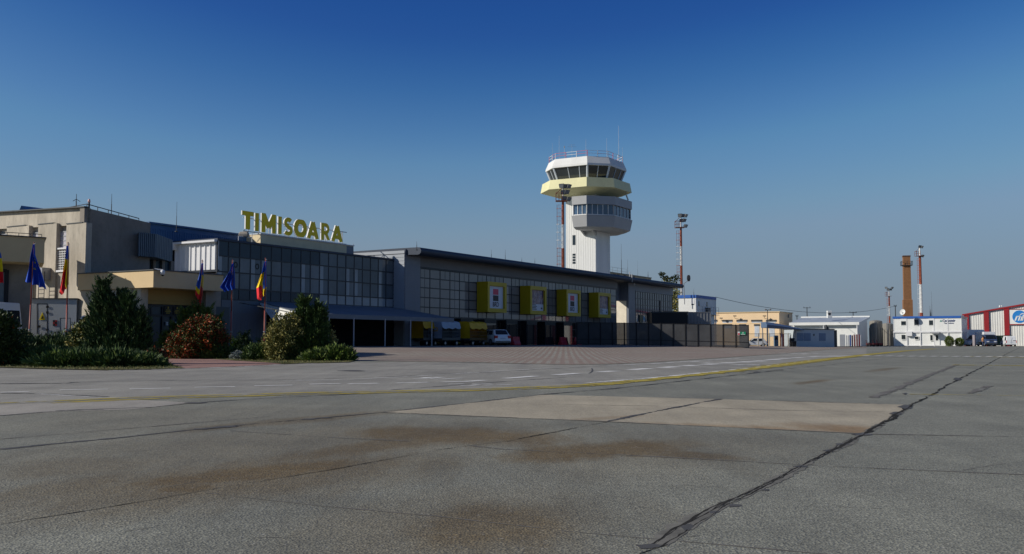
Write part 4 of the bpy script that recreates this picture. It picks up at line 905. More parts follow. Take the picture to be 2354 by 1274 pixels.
# ------------------------------------------------------------------ grey lean-to canopy over the baggage apron
cb, zev0, zev1 = -4.9, 2.46, 2.74
aK0, aK1 = onb(690, 730, cb)[0], .35; aK0b = onb(594, 699, B1)[0]; zr_ = rows[-1] - .05
t = thing('baggage_canopy', 'grey lean-to canopy with thin white posts and a white gable end', 'canopy', T(-9, cb, 0))
mb = MB(); mb.prism([T(aK0, cb, zev1), T(aK1, cb, zev1), T(aK1, B1 - .06, zr_), T(aK0b, B1 - .06, zr_)], ZZ * .05); mb.build('roof', AWN, t)
mb = MB(); mb.tb(aK0, aK1, cb - .03, cb + .03, zev0, zev1 + .03); mb.build('valance', AWN, t)
gm = T((aK0 + aK0b) / 2 - .1, (cb + B1) / 2, 0); gm2 = W(627, 737, gm.y)
mb = MB(); mb.add([T(aK0 - .02, cb, zev0 - .12), T(aK0 - .02, cb, zev1), T(aK0b - .05, B1 - .08, zr_ - .02), gm2], [(0, 1, 2, 3)]); mb.build('gable', TARPW, t)
for px in (813, 885, 943.5, 992.5, 756):
    a = onb(px, 770, cb)[0]; mb = MB(); mb.tube(T(a, cb, gT(a, cb) - .05), T(a, cb, zev0 + .1), .045, 8); mb.build('post', mat('post_grey', (.42, .43, .47), .5), t)
mb = MB(); mb.tube(T(aK0, cb, 0), T(aK0, cb, zev0 + .1), .045, 8); mb.build('post', MATS['post_grey'], t)
mb = MB()
for k in range(8): a = aK0 + (aK1 - aK0) * k / 7; mb.tube(T(a, cb, zev1 - .06), T(a, B1 - .1, zr_ - .12), .03, 5)
mb.build('rafter', STEELD, t)
# ------------------------------------------------------------------ departure hall
aG = onb(966, 680, 0)[0]; aH = onb(1418, 690, 0)[0]; aI0 = onb(1445, 690, 0)[0]; aI1 = onb(1546, 690, 0)[0]
zGt = onb(967, 616, 0)[1]; bN = -1.6
aRe = onb(1572, 655, bN)[0]; aRj = onb(1453, 640, bN)[0]
aR0, zRt = onb(968, 568, bN); zRb = onb(975, 586, bN)[1]
t = thing('departure_hall', 'long departure hall with a grid of bronze glass under a dark rounded roof edge', 'building', T(0, 0, .4))
mb = MB()
mb.tb(0, aG, 0, .3, 0, zRb + .25); mb.tb(aG, aH + .25, 0, .3, zGt, zRb + .25)
mb.tb(aG + .3, 30, .4, 13, 0, zRb + .2); mb.tb(30.01, aH + .2, .4, 1.5, 0, zRb + .2)  # far end of body kept shallow, unseen, to let sun onto passage wall
mb.build('wall', [SIDING2], t)
mb = MB(); mb.tb(-.02, aG - .05, -.02, .0, 0, zRb + .1); 
for k in range(18): z = .5 + k * .47; mb.tb(0, aG - .06, -.035, -.02, z, z + .40)
mb.build('corner_cladding', SIDING, t)
mb = MB(); mb.tb(-.04, .1, .02, 8, 0, zRb - .05)
for k in range(26): z = .5 + k * .32; mb.tb(-.07, -.04, .02, 8, z, z + .26)
mb.build('end_wall', mat('louvre_grey', (.36, .39, .43), .6, var=.06), t)
def roof(mb, a0, a1, bn, bb, z0, z1):
    zc, rz = (z0 + z1) / 2, (z1 - z0) / 2
    prof = [(bb, z1 - .1), (bn + 2.5, z1), (bn + .35, z1)] + [(bn + .35 - .35 * math.sin(x), zc + rz * math.cos(x)) for x in np.linspace(.3, 2.85, 9)] + [(bn + .35, z0), (bn + 1.0, z0 + .02), (bb, z0 + .25)]
    mb.prism([T(a0, b, z) for b, z in prof], U * (a1 - a0))
mb = MB(); roof(mb, aR0, 30, bN, 13.5, zRb, zRt); roof(mb, 30.001, aRj, bN, 1.9, zRb, zRt); mb.build('roof', ROOFM, t, smooth=False)
mb = MB(); mb.tb(aR0 + .3, aRj, bN + 1.15, .3, zRb - .03, zRb + .04); mb.build('soffit', SIDING2, t)
# glazing
zg = [zGt - .87 * k for k in range(6)]; zg[5] = 3.05
cw = 1.625; NC = int(round((aH - aG) / cw)); cw = (aH - aG) / NC
mb = MB(); rr = random.Random(4)
for r in range(5):
    for c in range(NC):
        a = aG + c * cw; tl = rr.uniform(-.003, .003); tz = rr.uniform(-.002, .002)
        mb.q(T(a, .10 + tl, zg[r + 1]), T(a + cw, .10 - tl, zg[r + 1]), T(a + cw, .10 - tl + tz, zg[r]), T(a, .10 + tl + tz, zg[r]), 1 if rr.random() < .25 else 0)
gl = mb.build('glazing', [GLASST, GLASST2], t)
mb = MB(); rr = random.Random(8)
for c in range(NC + 1):
    a = aG + c * cw; mb.tb(a - .042, a + .042, .07, .12, 3.05, zGt)
    if c < NC and c % 4 != 1: mb.tb(a + cw * .5 - .012, a + cw * .5 + .012, .085, .12, zg[1] if c % 3 else 3.05, zGt)
for k, z in enumerate(zg): w_ = .08 if k in (0, 5) else .045; mb.tb(aG - .08, aH + .04, .07, .125, z - w_, z + w_)
mb.tb(aG - .12, aG + .04, .0, .13, .3, zGt + .1); mb.tb(aG - .12, aH + .04, -.01, .13, zGt, zGt + .12)
mb.build('mullion', MULL, gl)
mb = MB()
for c in range(NC): 
    a = aG + c * cw
    for z0, z1 in ((.35, 1.35), (1.35, 2.2), (2.2, 3.0)): mb.q(T(a, .13, z0), T(a + cw, .13, z0), T(a + cw, .13, z1), T(a, .13, z1))
gf = mb.build('ground_glazing', GLASSL, t)
mb = MB()
for c in range(NC + 1): a = aG + c * cw; mb.tb(a - .045, a + .045, .04, .14, .3, 3.0)
for z in (.42, 1.36, 2.2): mb.tb(aG, aH, .05, .139, z - .03, z + .03)
mb.build('frame', MULL, gf)
for x0, x1 in ((1054, 1075), (1109, 1128), (1159, 1177), (1206, 1222), (1248.5, 1265), (1291, 1304)):
    a0, a1 = onb(x0, 770, -.5)[0], onb(x1, 770, -.1)[0]
    mb = MB(); mb.tb(a0, a1, -.75, .12, .25, 2.98); dv = mb.build('door_vestibule', BLACK, t)
    mb = MB(); mb.tb(a0 - .03, a0 + .0, -.6, .0, .5, 2.7); mb.tb(a0 + .12, a1 - .12, -.78, -.75, .5, 2.6); mb.build('door', GLASSL, dv)
# passage wall and second block
zI = onb(1462, 669.7, 0)[1]; aI = onb(1462, 690, 0)[0]
t2 = thing('departure_annexe', 'shorter glazed hall section beyond the open passage at the far end of the terminal', 'building', T(aI0, 0, .4))
mb = MB(); mb.tb(aI0, aI, 0, .3, 0, zRb + .25); mb.tb(aI, aI1 + .3, 0, .3, zI, zRb + .25); mb.tb(aI0 + .1, aI1 + .2, .35, 9, 0, zRb + .2); mb.build('wall', SIDING, t2)
zp_ = onb(1432, 692, .8)[1]
mb = MB(); mb.tb(aI0 - .03, aI0 + .09, .305, 6, 0, zp_); mb.build('passage_wall', mat('passage_cream', (.75, .68, .55), .7), t2)
mb = MB(); mb.tb(aI0 - .05, aI0 + .09, .305, 6, zp_ + .003, zRb - .1); mb.tb(aH + .3, aI0 - .06, 1.2, 1.4, zp_ + .003, zRb - .1); mb.build('passage_shade_panel', SIDING, t2)  # dark siding paints in the shade on the upper passage wall
mb = MB(); roof(mb, aRj + .12, aRe, bN, 10, zRb, zRt - .05); mb.build('roof', ROOFM, t2)
mb = MB(); mb.tb(aI, aI1, .08, .12, 3.4, zI); g2 = mb.build('glazing', GLASST, t2)
mb = MB(); zz = [onb(1462, y, 0)[1] for y in (669.7, 686, 700.5, 710.5)] + [3.4]; n2 = 16
for k in range(n2 + 1): a = aI + (aI1 - aI) * k / n2; w_ = .04 if k % 4 == 0 else .018; mb.tb(a - w_, a + w_, .03, .1, 3.4, zI)
for z in zz: mb.tb(aI - .1, aI1 + .05, .02, .105, z - .04, z + .04)
mb.tb(aI - .25, aI + .02, .0, .12, .4, zI + .1); a = onb(1519, 700, 0)[0]; mb.tb(a - .25, a + .25, -.02, .1, 3.4, zz[1]); mb.build('mullion', MULL, g2)
mb = MB(); mb.tb(aI + .02, aI1, -.01, .04, .4, 3.4); lg = mb.build('ground_glazing', GLASSD, t2)
mb = MB(); 
for px in (1474, 1496): a, z = onb(px, 736, -.05); mb.tb(a - .45, a + .45, -.05, -.012, z - .6, z + .7)
mb.build('poster', mat('poster_dark_gold', (.10, .085, .03), .5, var=.7, vs=3), t2)
mb = MB(); mb.lathe(T(aRj + 3, bN + 1.0, zRb - .3), [(.05, .3), (.12, .22), (.12, .05), (.04, 0)], 10); mb.build('soffit_camera', WHITEW, t2)
mb = MB(); a = aRj + .06; mb.tb(a - .06, a + .06, bN - .02, bN + .1, zRb - .05, zRt + .3); mb.tb(a - .6, a - .52, bN + .05, bN + .15, zRt - .05, zRt + .55); mb.build('roof_joint_trim', STEEL, t2)

# four yellow advertising boxes
LOGO_R = mat('logo_red', (.62, .06, .12), .5, var=.03); LOGO_K = mat('logo_black', (.015, .016, .02), .5, var=.03)
def poster_people():
    m = bpy.data.materials.new('poster_print'); m.use_nodes = True; nt = m.node_tree; P = nt.nodes['Principled BSDF']; L = nt.links.new
    tc = nd(nt, 'ShaderNodeTexCoord'); mp = nd(nt, 'ShaderNodeMapping'); mp.inputs['Scale'].default_value = (2.2, 2.2, .7); L(tc.outputs['Object'], mp.inputs[0])
    nz = nd(nt, 'ShaderNodeTexNoise', Scale=1.6, Detail=3.0, Distortion=1.2); L(mp.outputs[0], nz.inputs['Vector'])
    cr = nd(nt, 'ShaderNodeValToRGB'); e = cr.color_ramp.elements; e[0].position = .3; e[0].color = (.02, .012, .06, 1); e[1].position = .75; e[1].color = (.06, .03, .15, 1)
    for p, c in ((.42, (.05, .03, .12, 1)), (.5, (.25, .13, .10, 1)), (.56, (.30, .27, .33, 1)), (.64, (.06, .05, .13, 1))): el = e.new(p); el.color = c
    L(nz.outputs['Fac'], cr.inputs[0]); L(cr.outputs[0], P.inputs['Base Color']); P.inputs['Roughness'].default_value = .35; return m
PPEOPLE = poster_people()
BX = [(1096.5, 1121.3, 1164.8, 0, 'nearest yellow advertising box, its red and black square emblem above BRD'), (1195.4, 1219.4, 1256.6, 1, 'second yellow advertising box from the left, with a printed picture of people'),
      (1281.3, 1302.5, 1335.2, 0, 'third yellow advertising box from the left, with the red and black emblem above BRD'), (1354.3, 1375.5, 1404, 1, 'farthest yellow advertising box, with a dark printed picture')]
zb0, zb1 = onb(1121, 717.3, -1.22)[1], onb(1121, 647, -1.22)[1]
brd = text_geo('BRD', 1.0, .004, .012)
for xw, xl, xr, kind, lab in BX:
    a0 = onb(xl, 680, -1.22)[0]; a1 = onb(xr, 680, -1.22)[0]
    tt = thing('advertising_box', lab, 'advertising box', T(a0, -1.22, zb0), 'yellow boxes on the terminal glass')
    mb = MB(); fw = .38
    mb.tb(a0, a1, -1.0, .02, zb0, zb1)
    mb.tb(a0, a0 + fw, -1.22, -1.0, zb0, zb1); mb.tb(a1 - fw, a1, -1.22, -1.0, zb0, zb1); mb.tb(a0 + fw, a1 - fw, -1.22, -1.0, zb1 - .38, zb1); mb.tb(a0 + fw, a1 - fw, -1.22, -1.0, zb0, zb0 + .38)
    mb.build('frame', YELB, tt)
    pa0, pa1, pz0, pz1 = a0 + fw + .02, a1 - fw - .02, zb0 + .40, zb1 - .40; h = pz1 - pz0; w_ = pa1 - pa0
    mb = MB(); mb.tb(pa0, pa1, -1.03, -1.001, pz0, pz1); po = mb.build('poster', POSTERW, tt)
    if kind == 0:
        mb = MB(); ca = (pa0 + pa1) / 2; s = w_ * .36
        mb.tb(ca - s / 2, ca + s / 2, -1.04, -1.03, pz0 + h * .62, pz1 - h * .12, 0); mb.tb(ca - s / 2, ca + s / 2, -1.04, -1.03, pz0 + h * .33, pz0 + h * .59, 1); mb.build('emblem', [LOGO_R, LOGO_K], po)
        mb = MB(); put_text(mb, brd, T(ca, -1.04, pz0 + h * .08), U, ZZ, sx=.60, sy=.66); mb.build('lettering', LOGO_K, po)
    else:
        mb = MB(); mb.tb(pa0, pa1, -1.04, -1.03, pz0 + h * .32, pz1); mb.build('printed_picture', PPEOPLE, po)
        mb = MB()
        for k in range(4): mb.tb(pa0 + w_ * .06, pa0 + w_ * (.42 if k % 2 else .48), -1.036, -1.03, pz0 + h * (.05 + .07 * k), pz0 + h * (.085 + .07 * k))
        mb.tb(pa1 - w_ * .2, pa1 - w_ * .1, -1.036, -1.03, pz0 + h * .08, pz0 + h * .16); mb.build('printed_lines', LOGO_K, po)

# roof aerials along the halls
whip(958, 569, 555, 86, 'small aerial at the near corner of the departure hall roof', .03)
for px, y0, y1, Y, lab in ((1129.5, 592, 574, 104, 'thin aerial on the hall roof, leftmost of the pair before the tower'), (1161.5, 596, 574, 108, 'thin aerial on the hall roof, right one of the pair before the tower'), (1199.5, 601, 592, 112, 'short stub aerial halfway along the hall roof'), (1229.5, 605, 594, 116, 'faint short aerial just left of the tower foot')):
    whip(px, y0, y1, Y, lab, .03)

# ------------------------------------------------------------------ control tower
DT = 160.0
cT = W(1347.5, 500, DT); aT, bT = toab(cT); zy = lambda y: W(1345, y, 153.9).z
t = thing('control_tower', 'white airport control tower with a slanted glass cab, pale yellow balcony ring and grey lookout', 'tower', T(aT, bT, 0))
def ring(S, c, z, b1=None):
    S, c = S * .965, c * .965; h = S / 2
    if b1 is None: pts = [(-h, -h + c), (-h + c, -h), (h - c, -h), (h, -h + c), (h, h - c), (h - c, h), (-h + c, h), (-h, h - c)]
    else: pts = [(-h, -h + c), (-h + c, -h), (h - c, -h), (h, -h + c), (h, b1), (-h, b1)]
    return [T(aT + a, bT + b, z) for a, b in pts]
sS = 5.24; ao = .25
mb = MB(); sh = T(aT + ao * .5, bT - ao, 0); sa, sb = toab(sh)
mb.tb(sa - sS / 2, sa + sS / 2, sb - sS / 2, sb + sS / 2, 0, 25.2)
for k in range(13): b = sb - sS / 2 + .12 + k * (sS - .3) / 12; mb.tb(sa - sS / 2 - .02, sa - sS / 2, b, b + .1, 0, 25)
mb.tb(sa + sS / 2 - .7, sa + sS / 2 + .02, sb - sS / 2 - .03, sb - sS / 2 + .02, 0, 24)
mb.build('shaft', TOWERW, t)
zc0, zc1, zc2, zc3 = zy(409), zy(380), zy(374), zy(358.5)
mb = MB(); mb.rings([ring(13.55, 3.35, zy(431)), ring(13.0, 3.2, zy(409))], cap0=False); mb.rings([ring(13.55, 3.35, zy(431)), ring(7.6, 1.6, zy(442))], cap0=False)
mb.build('balcony', TOWERY, t)
mb = MB(); mb.rings([ring(9.9, 2.3, zc0), ring(11.4, 2.65, zc1)], cap0=False, cap1=False); cg = mb.build('cab_glass', GLASSW, t)
mb = MB(); lo, hi = ring(9.95, 2.3, zc0), ring(11.5, 2.67, zc1 + .05)
for i in range(8):
    j = (i + 1) % 8; L_ = (lo[j] - lo[i]).length; fr_ = [0, .42, .76] if i in (7, 3, 1, 5) else [0, .5]
    for f_ in fr_: mb.tube(lo[i].lerp(lo[j], f_), hi[i].lerp(hi[j], f_), .17 if f_ == 0 else .06, 6)
for k in range(8): mb.tube(lo[k], lo[(k + 1) % 8], .08, 4)
mb.build('cab_frame', mat('cab_frame_white', (.55, .60, .66), .5), cg)
mb = MB(); mb.rings([ring(7, 1.5, zc0 + .05), ring(8.3, 2, zc1 - .05)]); mb.rings([ring(9.2, 2.1, zc0 + .05), ring(9.6, 2.2, zc0 + .75)]); mb.build('cab_interior', DARK, cg)
mb = MB(); mb.rings([ring(11.0, 2.6, zc1), ring(11.95, 2.8, zc1 + .02), ring(11.9, 2.8, zc1 + .35), ring(11.0, 2.6, zc3), ring(10.6, 2.5, zc3 + .02)]); mb.build('cab_roof', TOWERW, t)
mb = MB(); rl = ring(10.8, 2.5, zc3); zr = zc3 + .95
for i in range(8):
    j = (i + 1) % 8; np_ = 3 if i in (1, 3, 5, 7) else 2
    for k in range(np_):
        q = rl[i].lerp(rl[j], k / np_); q2 = rl[i].lerp(rl[j], (k + 1) / np_); m_ = (i + k) % 2
        mb.tube(q, q + ZZ * .95, .045, 5, mi=m_)
        for h in (.5, .93): mb.tube(q + ZZ * h, q2 + ZZ * h, .03, 4, mi=1 - m_)
mb.build('roof_railing', [mat('railing_red', (.5, .06, .09), .6), MASTW], t)
for px, y1, r in ((1270, 329, .02), (1285.5, 312, .028), (1297.5, 336, .04), (1315, 332, .025), (1347, 320, .028), (1395, 318, .028), (1422.5, 289, .035), (1431, 338, .02)):
    dY = {1270: 1.0, 1285.5: 3.0, 1347: -2, 1395: -1, 1422.5: 1.5}.get(px, 1.0); b = W(px, 358, DT - 2 + dY); e = W(px, y1, DT - 2 + dY)
    mb = MB(); mb.tube(Vector((b.x, b.y, zc3)), Vector((b.x, b.y, e.z)), r * .9, 5, r * .4)
    if px == 1315: mb.tube(Vector((b.x - .7, b.y, e.z - .4)), Vector((b.x + .7, b.y, e.z - .4)), .02, 4); mb.tube(Vector((b.x - .5, b.y, e.z - .1)), Vector((b.x + .5, b.y, e.z - .1)), .02, 4)
    if px == 1297.5: mb.tube(Vector((b.x, b.y, e.z - .3)), Vector((b.x, b.y, e.z)), .08, 6)
    mb.build('antenna', STEEL, t)
# neck panels and grey lookout
b1 = -.75; z0, z1, z2, z3, z4 = zy(452), zy(471), zy(494.5), zy(496.5), zy(517)
mb = MB(); mb.rings([ring(13.6, 3.4, z1, b1), ring(13.6, 3.4, z0, b1)]); mb.rings([ring(13.0, 3.2, zy(522), b1 - .1), ring(13.7, 3.4, z3, b1)]); mb.rings([ring(13.0, 3.2, zy(522), b1 - .1), ring(11.6, 2.8, zy(527), b1 - .2)], cap0=False, cap1=True)
mb.build('lookout', TOWERG, t)
mb = MB(); mb.rings([ring(12.9, 3.15, z2, b1 - .1), ring(12.9, 3.15, z1, b1 - .1)]); lw = mb.build('lookout_window', mat('lookout_glass', (.05, .09, .15), .06, var=.5, vs=.4, spec=.6, ior=1.6), t)
mb = MB(); lo, hi = ring(13.0, 3.18, z2, b1 - .1), ring(13.0, 3.18, z1, b1 - .1)
for i, n_ in ((5, 3), (0, 5), (1, 5), (2, 4), (3, 4)):
    j = (i + 1) % 6
    for k in range(n_ + 1): f_ = k / n_; mb.tube(lo[i].lerp(lo[j], f_), hi[i].lerp(hi[j], f_), .12 if k in (0, n_) else .06, 5)
    mb.tube(lo[i], lo[j], .09, 4)
mb.build('frame', TOWERW, lw)
mb = MB()
bq = bT - 2.0
for b in (bT - 3.1, bT - 1.2): mb.prism([T(aT - 6.3, b, z4 + .4), T(aT - 2.6, b, z4 - 1.4), T(aT - 2.6, b, z4 + .4)], V * .25)
mb.build('bracket', TOWERG, t)
mb = MB()
for y0, y1, n_ in ((541, 563, 1), (583.5, 608, 4)):
    bb0, zz0 = ona(1316, y0, sa - sS / 2 - .05); bb1, zz1 = ona(1322.5, y1, sa - sS / 2 - .05)
    for k in range(n_): h = (zz0 - zz1) / n_; mb.tb(sa - sS / 2 - .05, sa - sS / 2, bb1, bb0, zz1 + k * h + (.12 if n_ > 1 else 0), zz1 + (k + 1) * h)
mb.build('window', GLASSW, t)
mb = MB(); q = ring(12.6, 3.3, zy(449))[2]; mb.tube(q, q + ZZ * 2.2 + V * .8, .12, 6); mb.build('drain_pipe', TOWERW, t)

# low cream block right of the tower foot with railing and aerials
YB = 166; p0, p1 = W(1396, 625.5, YB), W(1497, 638, YB + 13.6); ab0, bb_ = toab(p0); ab1 = onb(1497, 638, bb_)[0]; zl = p0.z
t = thing('tower_base_block', 'low beige flat-roofed block beside the tower foot, seen above the hall roof', 'building', T(ab0, bb_, 0))
mb = MB(); mb.tb(ab0 - 6, ab1, bb_, bb_ + 8, 0, zl); mb.build('wall', mat('beige_block', (.36, .32, .21), .8, var=.1), t)
mb = MB(); mb.tb(ab0 - 6, ab1 + .1, bb_ - .1, bb_ + 8, zl, zl + .12); mb.build('roof_edge', mat('roof_edge_beige', (.30, .28, .22), .7), t)
mb = MB()
for x in (1413, 1421, 1437, 1457): a, z = onb(x, 629 + (x - 1396) * .13, bb_ - .02); mb.tb(a - .5, a + .5, bb_ - .03, bb_, z - .45, z + .1)
mb.build('vent', BLACK, t)
mb = MB(); A = [ab0 - 1 + k * (ab1 - ab0) * .5 / 5 for k in range(6)]
for a in A: mb.tube(T(a, bb_ + .3, zl), T(a, bb_ + .3, zl + 1.0), .03, 4)
for h in (.5, 1.0): mb.tube(T(A[0], bb_ + .3, zl + h), T(A[-1], bb_ + .3, zl + h), .025, 4)
mb.build('railing', STEEL, t)
for px, y0, y1, lab, r in ((1428.5, 627, 561, 'tall dark aerial right of the tower shaft', .05), (1443, 629, 597, 'thinner aerial with a small box, right of the tall dark one', .035), (1466, 633, 599, 'faint thin aerial over the beige block', .02), (1489.8, 637, 624, 'short stub light at the far end of the beige block', .06)):
    whip(px, y0, y1, YB + (px - 1396) * .13, lab, r)

# ------------------------------------------------------------------ floodlight masts
def mast(label, pt, Y, h, heads, seg=3.3, base_z=0, width=.26, cage=True):
    p = W(pt[0], pt[1], Y); b = Vector((p.x, p.y, base_z)); top = p.z
    t = thing('floodlight_mast', label, 'floodlight mast', b, 'red and white floodlight masts')
    zp = top - 2.2; mb = MB(); z = zp; k = 0
    while z > base_z:
        z2 = max(base_z, z - seg); r0 = width * (.62 + .38 * (top - z) / (top - base_z)); r1 = width * (.62 + .38 * (top - z2) / (top - base_z))
        mb.tube((b.x, b.y, z2), (b.x, b.y, z), r1, 12, r0, mi=k % 2); z = z2; k += 1
    mb.tube((b.x, b.y, zp), (b.x, b.y, top - .2), width * .4, 8, mi=1); mb.build('pole', [MASTR, MASTW], t)
    mb = MB(); mb.bx(b.x - 1.0, b.x + .6, b.y - .7, b.y + .7, zp - .06, zp)
    for x, y in ((-.97, -.65), (-.55, -.65), (-.12, -.65), (-.97, .65), (-.55, .65), (-.12, .65)): mb.tube((b.x + x, b.y + y, zp), (b.x + x, b.y + y, zp + 1.1), .035, 4)
    for hh in (.55, 1.1):
        for y in (-.65, .65): mb.tube((b.x - .97, b.y + y, zp + hh), (b.x - .12, b.y + y, zp + hh), .03, 4)
        mb.tube((b.x - .97, b.y - .65, zp + hh), (b.x - .97, b.y + .65, zp + hh), .03, 4)
    mb.tube((b.x - 1.0, b.y, zp + .9), (b.x - .1, b.y, top - .3), .05, 4); mb.build('platform', mat('mast_platform', (.20, .07, .05), .7), t)
    mb = MB(); x0 = b.x - .5; z = base_z + 1; k = 0
    zz = zp - .6
    while zz > base_z + .4:
        mi = int((zp - zz) / seg) % 2; nz = max(base_z, zz - .55)
        mb.tube((x0 - .28, b.y - .2, zz), (x0 - .28, b.y - .2, nz), .022, 4, mi=mi); mb.tube((x0 + .25, b.y - .2, zz), (x0 + .25, b.y - .2, nz), .022, 4, mi=mi); mb.tube((x0 - .28, b.y - .2, zz), (x0 + .25, b.y - .2, zz), .018, 4, mi=mi)
        k += 1
        if k % 2 == 0:
            hp = [(x0 - .28, b.y - .2), (x0 - .42, b.y - .4), (x0 - .4, b.y - .8), (x0 - .1, b.y - 1.0), (x0 + .2, b.y - .8), (x0 + .25, b.y - .2)]
            for i in range(5): mb.tube((*hp[i], zz), (*hp[i + 1], zz), .025, 4, mi=mi)
            mb.tube((b.x, b.y, zz - .2), (x0 + .25, b.y - .2, zz - .2), .03, 4, mi=mi)
        for q in ((x0 - .4, b.y - .8), (x0 - .1, b.y - 1.0)): mb.tube((*q, zz), (*q, nz), .015, 3, mi=mi)
        zz = nz
    mb.build('ladder', [MASTR, MASTW], t)
    for dx, dz, yaw in heads:
        o = Vector((b.x + dx, b.y - .35, top + dz)); f = Vector((math.sin(yaw), -math.cos(yaw), -.55)).normalized(); s = f.cross(ZZ).normalized(); u = s.cross(f)
        R_ = lambda d_, w_, h_: [o + f * d_ + s * x * w_ + u * y * h_ for x, y in ((-1, -1), (1, -1), (1, 1), (-1, 1))]
        mb = MB(); mb.rings([R_(-.32, .12, .1), R_(-.12, .30, .24), R_(.16, .38, .30)]); mb.tube(o - f * .1, (b.x, b.y, top + dz - .15), .035, 4); fl = mb.build('floodlight', STEELD, t)
        mb = MB(); mb.add([v + f * .005 for v in R_(.16, .34, .26)], [(0, 1, 2, 3)]); mb.build('lens', mat('lamp_lens', (.22, .24, .26), .15), fl)
    return t
H6 = [(-.15, -.1, -.4), (.35, -.15, .3), (.8, -.15, .9), (.05, -1.0, .0), (.5, -.95, .7), (.1, -1.85, .2), (.75, -1.95, .8)]
mast('red and white floodlight mast in front of the control tower shaft', (1294, 426), 138, 20, H6)
mast('red and white floodlight mast beyond the far end of the terminal', (1565, 494), 172, 22, H6[:5] + [(.75, -1.95, .8)])
mast('slim red and white floodlight mast right of the brick chimney', (2114, 567), 232, 22, [(-.1, .0, .3), (.4, -.1, .8), (.5, -2.2, .7)], seg=6.6, width=.42)
t = mast('small distant red and white floodlight mast left of the brick chimney', (2043.5, 664), 300, 16, [(-.9, .3, -.7), (-.4, -.2, -.4), (.4, -.2, .4), (.9, .3, .7)], seg=3.0, width=.3)

# brick chimney
YC = 285; c = W(2085, 650, YC); c.z = 0; zt = W(2085, 588, YC).z; zb = W(2085, 690, YC).z; zp = W(2085, 610, YC).z
t = thing('brick_chimney', 'tall brown brick chimney with an iron gallery near its top', 'chimney', c)
mb = MB(); w = lambda k, z: [c + Vector((x * k, y * k, z)) for x, y in ((-1, -.6), (.6, -1), (1, .6), (-.6, 1))]
mb.rings([w(1.5, 0), w(1.5, zb), w(1.42, zb + .1), w(1.24, zb + .12), w(1.16, zt - .3)]); mb.build('stack', BRICKC, t)
mb = MB(); mb.rings([w(1.26, zt - .35), w(1.26, zt)]); mb.build('cap', mat('soot_brick', (.10, .055, .04), .9), t)
mb = MB(); mb.rings([w(1.8, zp - .12), w(1.8, zp)])
g = w(1.75, zp)
for i in range(4): 
    mb.tube(g[i] + ZZ * 1.1, g[(i + 1) % 4] + ZZ * 1.1, .05, 4)
    for f_ in (0, .5): q = g[i].lerp(g[(i + 1) % 4], f_); mb.tube(q, q + ZZ * 1.1, .06, 4)
mb.build('gallery', STEELD, t)

# tree between the annexe and the white cabin
pt = W(1545, 700, 158); pt.z = 0
t = thing('tree', 'sparse leafy tree between the terminal end and the blue-roofed cabins', 'tree', pt)
mb = MB(); mb.tube(pt, pt + Vector((.2, 0, 4)), .22, 8, .15)
for q, e in (((.2, 0, 4), (-1.6, 0, 10.6)), ((.2, 0, 4), (.9, .3, 9.0)), ((.2, 0, 3), (-.3, -.3, 8.5)), ((-.8, 0, 7.5), (.3, 0, 10))): mb.tube(pt + Vector(q), pt + Vector(e), .11, 6, .03)
mb.build('trunk', BARK, t)
pc = []
for k, (px, py, r, n_) in enumerate(((1522, 633, .5, 90), (1530, 641, .45, 50), (1537, 645, .55, 80), (1552, 640, .7, 110), (1546, 652, .7, 90), (1549, 668, .8, 130), (1553, 682, .9, 200), (1549, 694, .9, 190), (1556, 703, .9, 180), (1549, 712, .9, 190))):
    q = W(px, py, 158) - pt; pc.append(blob(tuple(q), (r, r, r * .8), n_, 80 + k, jit=1.0, inner=.2, lumpy=.5))
P_ = np.concatenate([p[0] for p in pc]) + np.array(pt); D_ = np.concatenate([p[1] for p in pc]); L_ = np.concatenate([p[2] for p in pc])
leaves('crown', LG[:1] + LO[1:], t, P_, D_, .30, .22, L_, 90)
pl = thing('street_lamp', 'lamp on a slanting bracket just right of the second mast', 'lamp', W(1573, 690, 150))
mb = MB(); q0, q1, q2 = W(1574, 700, 150), W(1572, 652, 150), W(1582, 645, 150); mb.tube(q0, q1, .06); mb.tube(q1, q2, .05); mb.build('arm', STEEL, pl)
mb = MB(); c = W(1583, 640, 150); mb.rings([[c + Vector((x * s, y * s, z)) for x, y in ((-.25, -.2), (.25, -.2), (.25, .2), (-.25, .2))] for s, z in ((.6, -.45), (1, -.1), (.9, .3), (.5, .5))]); mb.build('lamp_head', STEELD, pl)
